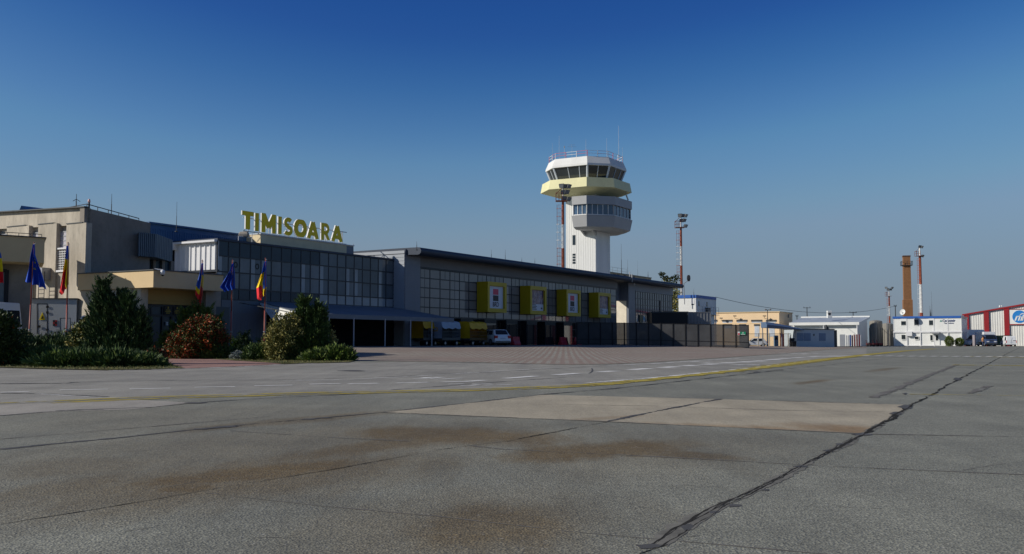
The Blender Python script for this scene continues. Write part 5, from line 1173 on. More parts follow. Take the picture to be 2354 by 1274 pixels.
# ------------------------------------------------------------------ mesh screen fence in front of the far end of the terminal
f0, f1 = W(1326, 770, 111.5), W(1721, 777, 106.5); f0.z = f1.z = 0; N = 14
t = thing('screen_fence', 'long fence of dark mesh screens with black posts before the terminal', 'fence', f0)
u_ = [0]; 
for k in range(N): u_.append(u_[-1] + 1)
dirF = (f1 - f0) / N; nF = Vector((dirF.y, -dirF.x, 0)).normalized()
HF = 2.48; dn_ = dirF.normalized()
for k in range(N + 1):
    q = f0 + dirF * k; z = gz(q.x, q.y); d_ = dirF.normalized() * .05
    mb = MB(); mb.prism([q - d_ + nF * .06, q + d_ + nF * .06, q + d_ - nF * .05, q - d_ - nF * .05], ZZ * (HF + .03)); o = mb.build('post', BLACK, t); o.location.z = z
    if k < N:
        a, b = q + dirF.normalized() * .05, q + dirF - dirF.normalized() * .05; za, zb_ = gz(a.x, a.y), gz(b.x, b.y)
        mb = MB(); mb.add([a + ZZ * (za + .08), b + ZZ * (zb_ + .08), b + ZZ * (zb_ + HF), a + ZZ * (za + HF)], [(0, 1, 2, 3)]); pn = mb.build('screen_panel', FENCEM, t)
        mb = MB()
        for h in (.08, .62, HF - .04): mb.prism([a + nF * .035 + ZZ * (za + h), b + nF * .035 + ZZ * (zb_ + h), b - nF * .02 + ZZ * (zb_ + h), a - nF * .02 + ZZ * (za + h)], ZZ * .05)
        
        for e_ in (a, b): mb.prism([e_ + nF * .037 + ZZ * (za + .09), e_ + dn_ * .03 + nF * .037 + ZZ * (za + .09), e_ + dn_ * .03 + nF * .002 + ZZ * (za + .09), e_ + nF * .002 + ZZ * (za + .09)], ZZ * (HF - .1))
        mb.build('panel_frame', BLACK, pn)
r0 = f1 + Vector((.6, 7, 0)); zz0, zz1 = gz(f1.x, f1.y), gz(r0.x, r0.y)
mb = MB(); mb.add([f1 + ZZ * (zz0 + .05), r0 + ZZ * (zz1 + .05), r0 + ZZ * (zz1 + HF), f1 + ZZ * (zz0 + HF)], [(0, 1, 2, 3)]); mb.build('screen_panel', FENCEM, t)
s0 = f1 - dirF * .62 + nF * .07; zz = gz(s0.x, s0.y)
es = thing('exit_sign', 'small green and white emergency sign on the last screen of the fence', 'sign', s0 + ZZ * (zz + 1.55)); dn = dirF.normalized()
P_ = lambda x, z: s0 + dn * x + ZZ * (zz + z)
mb = MB(); mb.prism([P_(-.02, 1.42), P_(.52, 1.42), P_(.52, 1.74), P_(-.02, 1.74)], nF * .02); mb.build('panel', GREENS, es)
mb = MB(); h_ = nF * .012; n2 = nF * .02
mb.prism([P_(.2, 1.66) + n2, P_(.3, 1.66) + n2, P_(.25, 1.72) + n2], h_); mb.prism([P_(.21, 1.56) + n2, P_(.29, 1.56) + n2, P_(.29, 1.66) + n2, P_(.21, 1.66) + n2], h_); mb.prism([P_(.05, 1.45) + n2, P_(.45, 1.45) + n2, P_(.45, 1.5) + n2, P_(.05, 1.5) + n2], h_); mb.build('pictogram', WHITEW, es)
mb = MB(); mb.prism([P_(-.3, 1.38), P_(-.08, 1.38), P_(-.08, 1.76), P_(-.3, 1.76)], nF * .02, 0); mb.prism([P_(-.27, 1.42) + n2, P_(-.11, 1.42) + n2, P_(-.11, 1.6) + n2, P_(-.27, 1.6) + n2], h_, 1); mb.build('side_notice', [WHITEW, LAMPR], es)
# dark storage box and mesh screen behind the fence
YD = 124; q0, q1 = W(1498, 717, YD), W(1581.5, 717, YD)
t = thing('black_screen_box', 'big matt black boxed screen standing behind the mesh fence', 'screen', (q0.x, q0.y, 0))
mb = MB(); mb.bx(q0.x, q1.x, YD, YD + 5, 0, q0.z); mb.build('panel', BLACK, t)
mb = MB(); mb.bx(q0.x - .05, q1.x + .05, YD - .06, YD - .003, q0.z - .12, q0.z + .04); mb.bx(q1.x - .1, q1.x + .05, YD - .05, YD - .002, 0, q0.z - .12); mb.build('frame', STEELD, t)
YM = 127; q0, q1 = W(1583, 717.5, YM), W(1634, 719, YM)
t = thing('grey_mesh_screen', 'pale grey mesh screen right of the black boxed screen', 'screen', (q0.x, q0.y, 0))
mb = MB(); mb.bx(q0.x, q1.x, YM, YM + .04, 0, q0.z); mb.build('mesh', mat('grey_mesh', (.22, .23, .24), .6, var=.15, vs=.5), t)
mb = MB()
for k in range(8): x = q0.x + (q1.x - q0.x) * k / 7; mb.bx(x - .025, x + .025, YM - .04, YM - .002, 0, q0.z)
for k in range(4): z = q0.z * (k + 1) / 4; mb.bx(q0.x, q1.x, YM - .06, YM - .041, z - .03, z + .02)
mb.build('frame', STEEL, t)

# ------------------------------------------------------------------ generic box building in the terminal grid: corner = near corner, front runs to -V (right), side runs along U
def corner(px, py, Y): p = W(px, py, Y); return toab(p)
# two-storey blue-roofed cabin
YQ = 150; aq, bq = corner(1599.5, 700, YQ); zq = W(1599, 678, YQ).z; bq1 = ona(1560, 700, aq)[0]; aq1 = onb(1645, 700, bq)[0]; zj = W(1600, 719, YQ).z
t = thing('stacked_cabin', 'white stacked cabin with a blue roof band behind the far end of the terminal', 'cabin', T(aq, bq, 0))
mb = MB(); mb.tb(aq, aq1, bq, bq1, zj + .12, zq - .4); mb.tb(aq + .1, aq1 - .1, bq + .15, bq1, 0, zj - .12); wl = mb.build('wall', CONTW, t)
mb = MB(); mb.tb(aq - .1, aq1 + .1, bq - .1, bq1 + .1, zq - .45, zq); mb.build('roof', BLUEP, t)
mb = MB(); mb.tb(aq - .06, aq1 + .06, bq - .06, bq1 + .05, zj - .12, zj + .12)
for a, b in ((aq, bq), (aq1, bq)): mb.tb(a - .04, a + .1, b - .04, b + .1, 0, zq - .45)
mb.build('frame', WHITEW, t)
zw0, zw1 = W(1600, 687, YQ).z, W(1600, 701, YQ).z
b0, b1 = ona(1588, 695, aq)[0], ona(1596.5, 695, aq)[0]
mb = MB(); mb.tb(aq - .03, aq, b1, b0, zw1, zw0, 0); mb.tb(aq - .045, aq - .03, b1 + .1, b0 - .1, zw1, zw1 + .15, 1); mb.build('window', [WHITEW, GLASSW], t)
for px in (1606.5, 1625):
    a = onb(px, 695, bq)[0]; mb = MB(); mb.tb(a - .3, a + .3, bq - .03, bq, zw1 - .1, zw0 - .3); mb.build('window', GLASSW, t)
a = onb(1624.5, 706, bq)[0]; mb = MB(); mb.tb(a - .6, a + .6, bq - .4, bq, zw1 - 1.0, zw1 - .3); mb.tb(a - .45, a + .15, bq - .41, bq - .4, zw1 - .95, zw1 - .35); mb.build('air_conditioner', STEELD, t)
mb = MB(); b_ = bq - .5
for k in range(9): a = aq - 1 + (aq1 - aq + 1) * k / 8; mb.tube(T(a, b_, zj), T(a, b_, zj + 1), .03, 4)
for h in (.5, 1.0): mb.tube(T(aq - 1, b_, zj + h), T(aq1, b_, zj + h), .025, 4)
mb.tb(aq - 1.2, aq1, b_ - .1, bq, zj - .2, zj - .13); mb.build('walkway', STEEL, t)
whip(1595, 679, 664, YQ, 'thin aerial on the blue-roofed stacked cabin', .04)

# long cream building with white doors
YK = 192; ak, bk_ = corner(1791.5, 750, YK); zk = W(1791, 716, YK).z; bkl = ona(1560, 750, ak)[0]; akr = onb(1822, 750, bk_)[0]
t = thing('cream_service_building', 'long flat cream building with a row of high windows and white doors', 'building', T(ak, bk_, 0))
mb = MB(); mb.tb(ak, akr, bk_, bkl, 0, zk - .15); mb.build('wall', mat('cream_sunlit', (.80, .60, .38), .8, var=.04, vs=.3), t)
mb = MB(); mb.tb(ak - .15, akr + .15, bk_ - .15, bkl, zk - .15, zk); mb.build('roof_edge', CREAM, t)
def kwin(x0, x1, y0, y1, name, m, sill=True):
    b0, z0 = ona(x0, y0, ak); b1, z1 = ona(x1, y1, ak); mb = MB(); mb.tb(ak - .03, ak, b1, b0, z1, z0); w_ = mb.build(name, m, t)
    mb = MB(); mb.tb(ak - .07, ak - .031, b1 - .1, b0 + .1, z0 - .3, z0 + .05); mb.build('lintel', STEELD, w_)
PALEG = mat('pale_glazing', (.50, .55, .62), .25, var=.15)
for x0, x1 in ((1625, 1648), (1661, 1683), (1694, 1717), (1728, 1751), (1762, 1784)): kwin(x0, x1, 736, 742, 'window', PALEG)
for x0, x1, y1 in ((1664, 1682, 755), (1700, 1714, 755), (1734.5, 1746, 774), (1768, 1781, 774)): kwin(x0, x1, 746, y1, 'door', PALEG)
mb = MB(); zz = W(1791, 743, YK).z; mb.tb(ak - .02, ak, bk_, bkl, zz - .06, zz); mb.tb(ak, akr, bk_ - .02, bk_, zz - .06, zz); mb.build('string_course', CREAM, t)
for px, py in ((1658, 733), (1689, 728), (1757, 728)):
    b, z = ona(px, py, ak); mb = MB(); mb.tube(T(ak, b, z - .3), T(ak - .9, b - .3, z + .05), .04, 4); mb.bx(*(lambda p: (p.x - .3, p.x + .3, p.y - .15, p.y + .15, p.z - .08, p.z + .08))(T(ak - .9, b - .3, z + .1))); mb.build('wall_lamp', STEELD, t)
mb = MB(); a, z = onb(1812, 726, bk_); mb.tb(a - .35, a + .35, bk_ - .1, bk_, z - .4, z + .3); mb.build('vent', STEELD, t)
# lamp post in front of it
q = W(1765, 760, 182)
t = thing('street_lamp', 'slim lamp post with twin heads against the cream building', 'lamp', (q.x, q.y, 0)); zt = W(1765, 713, 182).z
mb = MB(); mb.tube((q.x, q.y, 0), (q.x, q.y, zt), .09, 6, .06); mb.tube((q.x, q.y, zt), (q.x + .5, q.y, zt + .15), .05, 5); mb.tube((q.x, q.y, zt), (q.x - .3, q.y, zt + .1), .05, 5); mb.build('pole', STEELD, t)
for dx in (-.35, .5): mb = MB(); mb.lathe((q.x + dx, q.y, zt - .05), [(.05, 0), (.2, .08), (.22, .2), (.06, .3)], 8); mb.build('lamp_head', STEEL, t)

# ------------------------------------------------------------------ white shed with grey roof
YS = 182; as_, bs_ = corner(1974, 770, YS); zev = W(1974, 747, YS).z; zfs = W(1974, 741, YS).z; bsl = ona(1816, 770, as_)[0]; asr = onb(1999, 770, bs_)[0]; zrg = W(1998, 728.5, YS + (asr - as_) * .86).z
brg = ona(1841, 730, asr)[0]
t = thing('white_shed', 'white shed with a pitched grey sheet roof and white fascia', 'shed', T(as_, bs_, 0))
mb = MB(); mb.tb(as_ + .7, asr, bs_ + .4, bsl - .3, 0, zev); mb.add([T(as_ + .7, bs_ + .4, zev), T(asr, bs_ + .4, zev), T(asr, bs_ + .4, zrg - .15)], [(0, 1, 2)]); mb.build('wall', CONTW, t)
mb = MB(); mb.prism([T(as_, bs_ - .1, zfs), T(as_, bsl, zfs), T(asr + .2, brg, zrg), T(asr + .2, bs_ - .1, zrg)], -ZZ * .12); mb.build('roof', mat('shed_roof_grey', (.33, .38, .44), .5, var=.12, vs=.4), t)
mb = MB(); mb.tb(as_ - .1, as_ + .0, bs_ - .15, bsl + .1, zev, zfs + .05); mb.tb(asr, asr + .25, bs_ - .1, brg, zrg - .05, zrg + .2); mb.prism([T(as_ - .1, bs_ - .16, zev), T(as_ - .1, bs_ - .16, zfs), T(asr + .2, bs_ - .16, zrg + .05), T(asr + .2, bs_ - .16, zrg - .3)], V * .06); mb.build('fascia', CONTW, t)
mb = MB()
for b in (bs_ + .25, bsl - .3, (bs_ + bsl) / 2): mb.tube(T(as_ + .05, b, 0), T(as_ + .05, b, zev), .1, 6)
mb.build('post', WHITEW, t)
q = W(1908, 735, YS + 5); t7 = thing('air_conditioner_unit', 'square white cooling unit with a round fan on the shed roof ridge', 'air conditioner', q)
mb = MB(); mb.bx(q.x - .42, q.x + .42, q.y, q.y + .7, zrg - .3, zrg + 1.05); mb.build('casing', CONTW, t7, bevel=.04)
mb = MB(); cc = Vector((q.x - .08, q.y - .02, zrg + .45)); mb.tube(cc, cc + Vector((0, .019, 0)), .26, 16); mb.build('fan', STEELD, t7)

# ------------------------------------------------------------------ blue-grey gate office
YO = 149; o0, o1 = W(1831, 797, YO), W(1918, 797, YO + 3.4); o0.z = o1.z = 0; dO = (o1 - o0); LO_ = dO.length; dO.normalize(); nO = Vector((dO.y, -dO.x, 0)); zo = W(1831, 757.5, YO).z
t = thing('gate_office', 'low blue-grey cabin office with three shuttered windows at the gate', 'cabin', o0)
mb = MB(); mb.prism([o0, o0 + dO * LO_, o0 + dO * LO_ - nO * 2.6, o0 - nO * 2.6], ZZ * zo); mb.build('wall', CONTB, t)
mb = MB(); mb.prism([o0 - dO * .1 + nO * .1, o0 + dO * (LO_ + .1) + nO * .1, o0 + dO * (LO_ + .1) - nO * 2.7, o0 - dO * .1 - nO * 2.7], ZZ * .12); ro = mb.build('roof', STEELD, t); ro.location.z = zo
for x0, x1 in ((1832.5, 1846.5), (1848, 1863.5), (1883, 1898)):
    u0, u1 = (x0 - 1831) / 87 * LO_, (x1 - 1831) / 87 * LO_
    mb = MB(); mb.prism([o0 + dO * u0 + ZZ * .95, o0 + dO * u1 + ZZ * .95, o0 + dO * u1 + ZZ * 2.1, o0 + dO * u0 + ZZ * 2.1], nO * .04); wn_ = mb.build('window', mat('shutter_blue', (.20, .27, .38), .5), t)
    mb = MB()
    for k in range(7): mb.prism([o0 + dO * (u0 + .04) + nO * .04 + ZZ * (1.0 + k * .155), o0 + dO * (u1 - .04) + nO * .04 + ZZ * (1.0 + k * .155), o0 + dO * (u1 - .04) + nO * .04 + ZZ * (1.06 + k * .155), o0 + dO * (u0 + .04) + nO * .04 + ZZ * (1.06 + k * .155)], nO * .02)
    mb.build('shutter_slats', MATS['shutter_blue'], wn_)
mb = MB(); q = o0 + dO * (39 / 87 * LO_) + ZZ * 1.7; mb.prism([q, q + dO * .14, q + dO * .14 + ZZ * .3, q + ZZ * .3], nO * .08); mb.build('door_lamp', STEELD, t)
mb = MB(); q = o0 + dO * (80 / 87 * LO_) - nO * 1 + ZZ * zo; mb.tube(q, q + ZZ * .75, .22, 8, .14); mb.tube(q + dO * .3, q + dO * .3 + ZZ * .5, .16, 8); mb.build('roof_vent', STEELD, t)
e0 = o0 + dO * (LO_ + .05) + nO * -.2
mb = MB(); mb.prism([e0, e0 + dO * .75, e0 + dO * .75 - nO * 2, e0 - nO * 2], ZZ * (zo - .05)); mb.build('side_lobby', STEELD, t)
# curved gate awning on posts
YA = 147; c0, c1 = W(1756, 752, YA), W(1848, 757, YA + 2)
t = thing('gate_awning', 'dark blue curved awning tapering to a point over the gate', 'awning', (c0.x, c0.y, 0))
zA0, zA1, zB = W(1756, 740.5, YA).z, W(1756, 753.5, YA).z, W(1848, 757.5, YA).z
mb = MB(); n_ = 14; rings = []
for k in range(n_ + 1):
    s = k / n_; p = c0.lerp(c1, s); top = zA0 + (zB - zA0) * s ** 1.25; bot = zA1 + (zB - .1 - zA1) * s; hw = 1.6 * (1 - s) ** .6 + .1
    rings.append([Vector((p.x, p.y - hw, bot)), Vector((p.x, p.y - hw - .12, (top + bot) / 2)), Vector((p.x, p.y - hw * .6, top)), Vector((p.x, p.y + hw, top)), Vector((p.x, p.y + hw, bot))])
mb.rings(rings); mb.build('canopy', mat('awning_blue', (.11, .17, .28), .4, var=.08, spec=.5), t, smooth=False)
for s, dy in ((.02, -1.3), (.4, -.9), (.02, 1.3)): q = c0.lerp(c1, s); mb = MB(); mb.tube((q.x, q.y + dy, 0), (q.x, q.y + dy, zA1), .07, 8); mb.build('post', STEEL, t)
# gate fence and posts
YG = 150; g0, g1 = W(1722, 797, YG), W(1831, 797, YG)
t = thing('gate_railing', 'thin grey gate railing with tall pale posts under the awning', 'fence', (g0.x, YG, 0)); hg = W(1722, 767.5, YG).z
mb = MB()
for h in (.15, hg): mb.bx(g0.x, g1.x, YG - .02, YG + .02, h - .03, h + .03)
for k in range(44): x = g0.x + (g1.x - g0.x) * k / 43; mb.bx(x - .012, x + .012, YG - .01, YG + .01, .15, hg)
mb.build('bars', STEELD, t)
for px in (1743, 1754, 1769, 1812):
    x = W(px, 790, YG).x; mb = MB(); mb.bx(x - .07, x + .07, YG - .12, YG - .03, 0, hg + .1); mb.build('post', mat('post_cream', (.55, .53, .47), .6), t)
mb = MB(); x = W(1796, 790, YG).x; mb.bx(x - .12, x + .10, YG - .15, YG - .03, 0, hg + .1); mb.bx(x + .14, x + .36, YG - .15, YG - .03, 0, hg); mb.build('gate_leaf', mat('gate_maroon', (.12, .03, .035), .5), t)
x = W(1780, 797, YG).x; t = thing('ticket_terminal', 'narrow blue-grey machine standing at the gate railing', 'machine', (x, YG - 1, 0))
mb = MB(); mb.bx(x - .28, x + .32, YG - 1.2, YG - .75, 0, 1.75); mb.build('cabinet', mat('machine_blue', (.10, .17, .26), .5), t, bevel=.04)
mb = MB(); mb.bx(x - .18, x + .2, YG - 1.225, YG - 1.2, 1.1, 1.5); mb.build('screen', BLACK, t)
x = W(1807, 790, YG + 3).x; t = thing('blue_notice_post', 'white post with a small blue notice behind the gate', 'sign', (x, YG + 3, 0))
mb = MB(); mb.bx(x - .06, x + .06, YG + 2.95, YG + 3.05, 0, 1.9); mb.build('post', WHITEW, t)
mb = MB(); mb.bx(x - .2, x + .2, YG + 2.9, YG + 2.945, 1.35, 1.85); mb.build('panel', mat('notice_blue', (.08, .22, .6), .5), t)
for px, h, lab in ((1821, 1.35, 'tall black wheeled bin by the gate office corner'), (1825, .95, 'lower black wheeled bin beside the tall one')):
    x = W(px, 797, 147.5 - (px > 1823)).x; y = 147.5 - (px > 1823); t = thing('wheeled_bin', lab, 'bin', (x, y, 0), 'bins at the gate')
    mb = MB(); R_ = lambda s, z: [Vector((x + a * s, y + b * s, z)) for a, b in ((-.3, -.3), (.3, -.3), (.3, .3), (-.3, .3))]
    mb.rings([R_(.8, .1), R_(1, h - .1)]); mb.build('body', BLACK, t)
    mb = MB(); mb.rings([R_(1.08, h - .1), R_(1.0, h)]); mb.build('lid', STEELD, t)
    mb = MB(); mb.tube((x - .3, y + .2, .1), (x + .3, y + .2, .1), .1, 8); mb.build('wheel', TYRE, t)

# ------------------------------------------------------------------ white panels and striped boards
YP = 156
def board(px0, px1, y0, cols, lab, grp=None):
    p0, p1 = W(px0, 797, YP), W(px1, 797, YP); h = W(px0, y0, YP).z; t = thing('stacked_board', lab, 'board', (p0.x, YP, 0), grp)
    mb = MB(); mb.bx(p0.x, p1.x - .02, YP - .05, YP + .05, .12, h); mb.build('panel', cols, t)
    mb = MB(); mb.bx(p0.x + .02, p0.x + .12, YP - .3, YP + .3, 0, .1); mb.bx(p1.x - .14, p1.x - .04, YP - .3, YP + .3, 0, .1); mb.build('foot', STEELD, t)
GR = 'upright boards between the gate office and the tanks'
board(1930.5, 1943.5, 769, CONTW, 'widest plain white upright board, next to the gate office', GR)
board(1945.5, 1948.5, 771, CONTW, 'narrow white board right of the widest one', GR); board(1950, 1953, 771, CONTW, 'second narrow white board from the gate office', GR)
board(1953.6, 1957, 770, BLUEP, 'blue-grey upright board between the white and maroon ones', GR); board(1958, 1961.5, 771, mat('board_maroon', (.07, .015, .04), .6), 'dark maroon upright board', GR)
for k, (x0, lab) in enumerate(((1963, 'leftmost of the three red upright boards'), (1969, 'middle one of the three red upright boards'), (1974.4, 'rightmost of the three red upright boards'))): board(x0, x0 + 2.6, 769, RED, lab, GR)
for x0, lab in ((1966, 'white board between the left and middle red boards'), (1971.8, 'white board between the middle and right red boards'), (1977.4, 'white board at the right end of the red boards')): board(x0, x0 + 2.3, 770, CONTW, lab, GR)

# ------------------------------------------------------------------ storage tanks
TK = mat('tank_grey', (.22, .21, .185), .75, var=.3, vs=.6, stretch=(1, 1, .15), var2=.6)
for px0, px1, yt, Y, lab in ((2000, 2028.5, 736, 193, 'taller of two dirty grey storage tanks beside the white shed'), (2029, 2053, 742.5, 197, 'shorter dirty grey storage tank next to the white blue-roofed cabins')):
    p0, p1 = W(px0, 780, Y), W(px1, 780, Y); r = (p1.x - p0.x) / 2; c = Vector(((p0.x + p1.x) / 2, Y, 0)); h = W(px0, yt, Y).z
    t = thing('storage_tank', lab, 'tank', c, 'storage tanks')
    mb = MB(); mb.lathe(c, [(r * .98, 0), (r * .98, h * .7), (r, h * .71), (r, h * .93), (r * .85, h * .97), (r * .2, h)], 20); mb.build('shell', TK, t, smooth=False)
    mb = MB()
    for k in range(12): a = k * math.pi / 6; mb.tube(c + Vector((math.cos(a) * r * 1.01, math.sin(a) * r * 1.01, 0)), c + Vector((math.cos(a) * r * 1.01, math.sin(a) * r * 1.01, h * .7)), .09, 5)
    mb.build('rib', TK, t)
    mb = MB(); mb.tube(c + Vector((-r * .5, -r * .9, 0)), c + Vector((-r * .5, -r * .9, h)), .05, 4); mb.tube(c + Vector((-r * .3, -r * .98, 0)), c + Vector((-r * .3, -r * .98, h)), .05, 4)
    for k in range(14): z = h * k / 14; mb.tube(c + Vector((-r * .5, -r * .92, z)), c + Vector((-r * .3, -r * .98, z)), .03, 4)
    mb.build('ladder', STEEL, t)
# small dark red trolleys parked before the tanks
for px, lab in ((1998, 'small dark red trolley at the corner of the white shed'), (2013, 'small dark red trolley before the taller tank'), (2022, 'second dark red trolley before the taller tank')):
    q = W(px, 797, 178); x, y = q.x, 178; t = thing('trolley', lab, 'trolley', (x, y, 0), 'dark red trolleys by the tanks')
    mb = MB(); mb.bx(x - .45, x + .45, y - .3, y + .3, .3, .55); mb.tube((x - .42, y, .5), (x - .55, y, 1.15), .04, 5); mb.build('body', mat('trolley_red', (.09, .012, .015), .6), t)
    for dx in (-.3, .3): mb = MB(); mb.tube((x + dx, y - .35, .16), (x + dx, y + .35, .16), .16, 10); mb.build('wheel', TYRE, t)

# ------------------------------------------------------------------ white two-storey cabins with airline sign
YR = 181; ar, br = corner(2211, 760, YR); brl = ona(2054, 760, ar)[0]; arr = ar + 9; zt = W(2211, 726, YR).z; zb = W(2211, 731, YR).z; zm = W(2211, 763, YR).z
t = thing('airline_cabins', 'white two-storey cabin row with a blue roof band and an airline name board', 'cabin', T(ar, br, 0))
mb = MB(); mb.tb(ar, arr, br, brl, zm + .12, zb); mb.tb(ar + .12, arr - .1, br + .1, brl - .1, 0.1, zm - .12); mb.build('wall', CONTW, t)
mb = MB(); mb.tb(ar - .12, arr + .1, br + .1, brl + .1, zb, zt); mb.tb(ar - .05, arr, br - .1, br + .1, zb, zt - .1, 1); mb.build('roof', [BLUEP, STEEL], t)
mb = MB()
for k in range(6): b = br + (brl - br) * k / 5; mb.tb(ar - .04, ar + .08, b - .09 + (.09 if k == 0 else 0), b + .09 - (.09 if k == 5 else 0), 0, zb)
mb.tb(ar - .08, arr, br - .06, brl + .06, zm - .12, zm + .14); mb.tb(ar + .02, ar + .2, br, brl, .05, .2); mb.build('frame', WHITEW, t)
def rwin(x0, x1, y0, y1, shutter=.35):
    b0, z0 = ona(x0, y0, ar); b1, z1 = ona(x1, y1, ar); z1, z0 = min(z0, z1), max(z0, z1)
    mb = MB(); mb.tb(ar - .035, ar + .12, b1, b0, z1, z0); f = mb.build('window', GLASSW, t)
    mb = MB(); w_ = .09
    mb.tb(ar - .06, ar - .036, b1 - w_, b1, z1 - w_, z0 + w_); mb.tb(ar - .06, ar - .036, b0, b0 + w_, z1 - w_, z0 + w_); mb.tb(ar - .06, ar - .036, b1, b0, z0, z0 + w_); mb.tb(ar - .06, ar - .036, b1, b0, z1 - w_, z1)
    if shutter: mb.tb(ar - .055, ar - .036, b1, b0, z0 - (z0 - z1) * shutter, z0)
    mb.build('frame', CONTW, f)
rwin(2071.5, 2083, 733, 747.5, .4); rwin(2101.5, 2112.5, 733, 747.5, .1); rwin(2135.5, 2146.5, 733, 747.5, .25)
rwin(2072.5, 2082, 770, 780, 0); rwin(2103, 2112, 774, 780, 0); rwin(2138.5, 2144.5, 770.5, 783, 0); rwin(2151, 2157, 770.5, 783, 0)
b0, z0 = ona(2149, 768, ar); b1, _ = ona(2160, 768, ar); mb = MB(); mb.tb(ar - .02, ar + .12, b1, b0, .15, z0); d_ = mb.build('door', CONTW, t)
mb = MB(); b0, z0 = ona(2138, 763, ar); b1, _ = ona(2161, 763, ar); mb.prism([T(ar, b0, z0), T(ar, b1, z0), T(ar - 1.5, b1, z0 - .25), T(ar - 1.5, b0, z0 - .25)], -ZZ * .08); mb.build('porch_awning', STEEL, t)
b, z = ona(2091, 767, ar); mb = MB(); mb.tb(ar - .5, ar + .1, b - .5, b + .5, z - .45, z + .35); mb.build('air_conditioner', WHITEW, t)
# lettering (with the mountain-like mark)
TXT = mat('sign_ink_navy', (.02, .045, .14), .5); TGR = mat('sign_ink_teal', (.01, .22, .19), .5)
g1_ = text_geo('Carpatair', 1.0, .01, .03, align='LEFT'); g2_ = text_geo('Operations', 1.0, .01, .02, align='LEFT')
b0, z0 = ona(2166.5, 739.6, ar); b1, _ = ona(2196.5, 739, ar); wv = max(v.x for v in g1_[0])
mb = MB(); put_text(mb, g1_, T(ar - .03, b0, z0), -V, ZZ, sx=abs(b1 - b0) / wv, sy=.55)
b2, z2 = ona(2170, 744.3, ar); b3, _ = ona(2193, 744, ar); wv = max(v.x for v in g2_[0]); put_text(mb, g2_, T(ar - .03, b2, z2), -V, ZZ, sx=abs(b3 - b2) / wv, sy=.32)
b4, z4 = ona(2160, 739.6, ar); mb.prism([T(ar - .02, b4, z4), T(ar - .02, b4 - .5, z4), T(ar - .02, b4 - .22, z4 + .32)], -U * .015, 1)
mb.build('name_lettering', [TXT, TGR], t)
q = W(2075, 722, YR + 3); td = thing('satellite_dish', 'white satellite dish on the left of the cabin roof', 'dish', q)
mb = MB(); n_ = Vector((-.75, -.6, .25)).normalized(); x_ = n_.cross(ZZ).normalized(); y_ = x_.cross(n_); c = q + ZZ * .35
mb.rings([[c + n_ * h + (x_ * math.cos(a) + y_ * math.sin(a)) * r for a in [k * math.pi / 8 for k in range(16)]] for r, h in ((.05, -.12), (.35, -.06), (.55, .06))], cap1=False); mb.build('reflector', CONTW, td, smooth=True)
mb = MB(); mb.tube(q - ZZ * .5, c, .05, 6); mb.tube(c, c + n_ * .55 - ZZ * .1, .025, 4); mb.build('mount', STEEL, td)
for px, y1, lab, r in ((2138, 703, 'left short aerial on the airline cabins', .05), (2142.5, 670, 'tall whip aerial over the airline cabins', .03), (2140, 711, 'stubby grey aerial between the other two on the airline cabins', .09)): whip(px, 724, y1, YR + 4, lab, r)
# round bushes before the cabins
for px, w_, h, lab in ((2183, .75, 1.75, 'rounded green bush in front of the airline cabins, left of a pair'), (2206, .7, 1.5, 'rounded green bush at the right corner of the airline cabins')):
    q = W(px, 797, 176); plant('round_bush', lab, 'bush', (q.x, 176, 0), LG[1:] + LY[1:2], [blob((0, 0, h * .48), (w_, w_, h * .5), 2200, int(px), k=5)], .16, .10, int(px) + 1, group='bushes by the airline cabins')
# grey-violet pillars
PIL = mat('pillar_grey_violet', (.28, .25, .27), .7, var=.1)
q = W(2236, 797, 178); t = thing('sign_pillar', 'dark upright slab pillar in front of the white van', 'pillar', (q.x, 178, 0))
mb = MB(); h = W(2236, 769, 178).z; mb.prism([(q.x, 178, .1), (q.x + .25, 177.7, .1), (q.x + .85, 178.5, .1), (q.x + .6, 178.8, .1)], ZZ * (h - .2)); mb.build('slab', PIL, t)
mb = MB(); mb.prism([(q.x - .1, 177.9, 0), (q.x + .25, 177.55, 0), (q.x + .95, 178.6, 0), (q.x + .6, 178.95, 0)], ZZ * .1); mb.build('plinth', STEELD, t)

# ------------------------------------------------------------------ hangar
YH = 197; ah, bh = corner(2217, 770, YH); zl = W(2217, 724, YH).z; slope = .17; wd_ = 40
HW = mat('hangar_ribbed_white', (.66, .66, .63), .55, var=.06, vs=.6)
t = thing('hangar', 'large pale ribbed hangar with red pilasters, red roof edge and a round blue emblem', 'hangar', T(ah, bh, 0))
hz = lambda k: zl + slope * (k if k < wd_ / 2 else wd_ - k)
mb = MB(); mb.prism([T(ah + .2, bh, 0), T(ah + .2, bh - wd_, 0), T(ah + .2, bh - wd_, zl - .1), T(ah + .2, bh - wd_ / 2, hz(wd_ / 2) - .1), T(ah + .2, bh, zl - .1)], U * 40)
k = .3
while k < wd_ - .3:
    mb.prism([T(ah + .2, bh - k, .15), T(ah + .15, bh - k - .05, .15), T(ah + .15, bh - k - .15, .15), T(ah + .2, bh - k - .2, .15)], ZZ * (hz(k) - .5)); k += .42
mb.build('wall', HW, t)
for k0, k1 in ((.0, .9), (3.55, 4.45), (7.1, 8.0), (11.6, 12.5), (15.2, 16.1), (20, 20.9), (24, 24.9), (29, 29.9), (34, 34.9), (39.1, 40)):
    mb = MB(); mb.prism([T(ah - .12, bh - k0, 0), T(ah - .12, bh - k1, 0), T(ah - .12, bh - k1, hz(k1) - .1), T(ah - .12, bh - k0, hz(k0) - .1)], U * .2); mb.build('pilaster', RED, t)
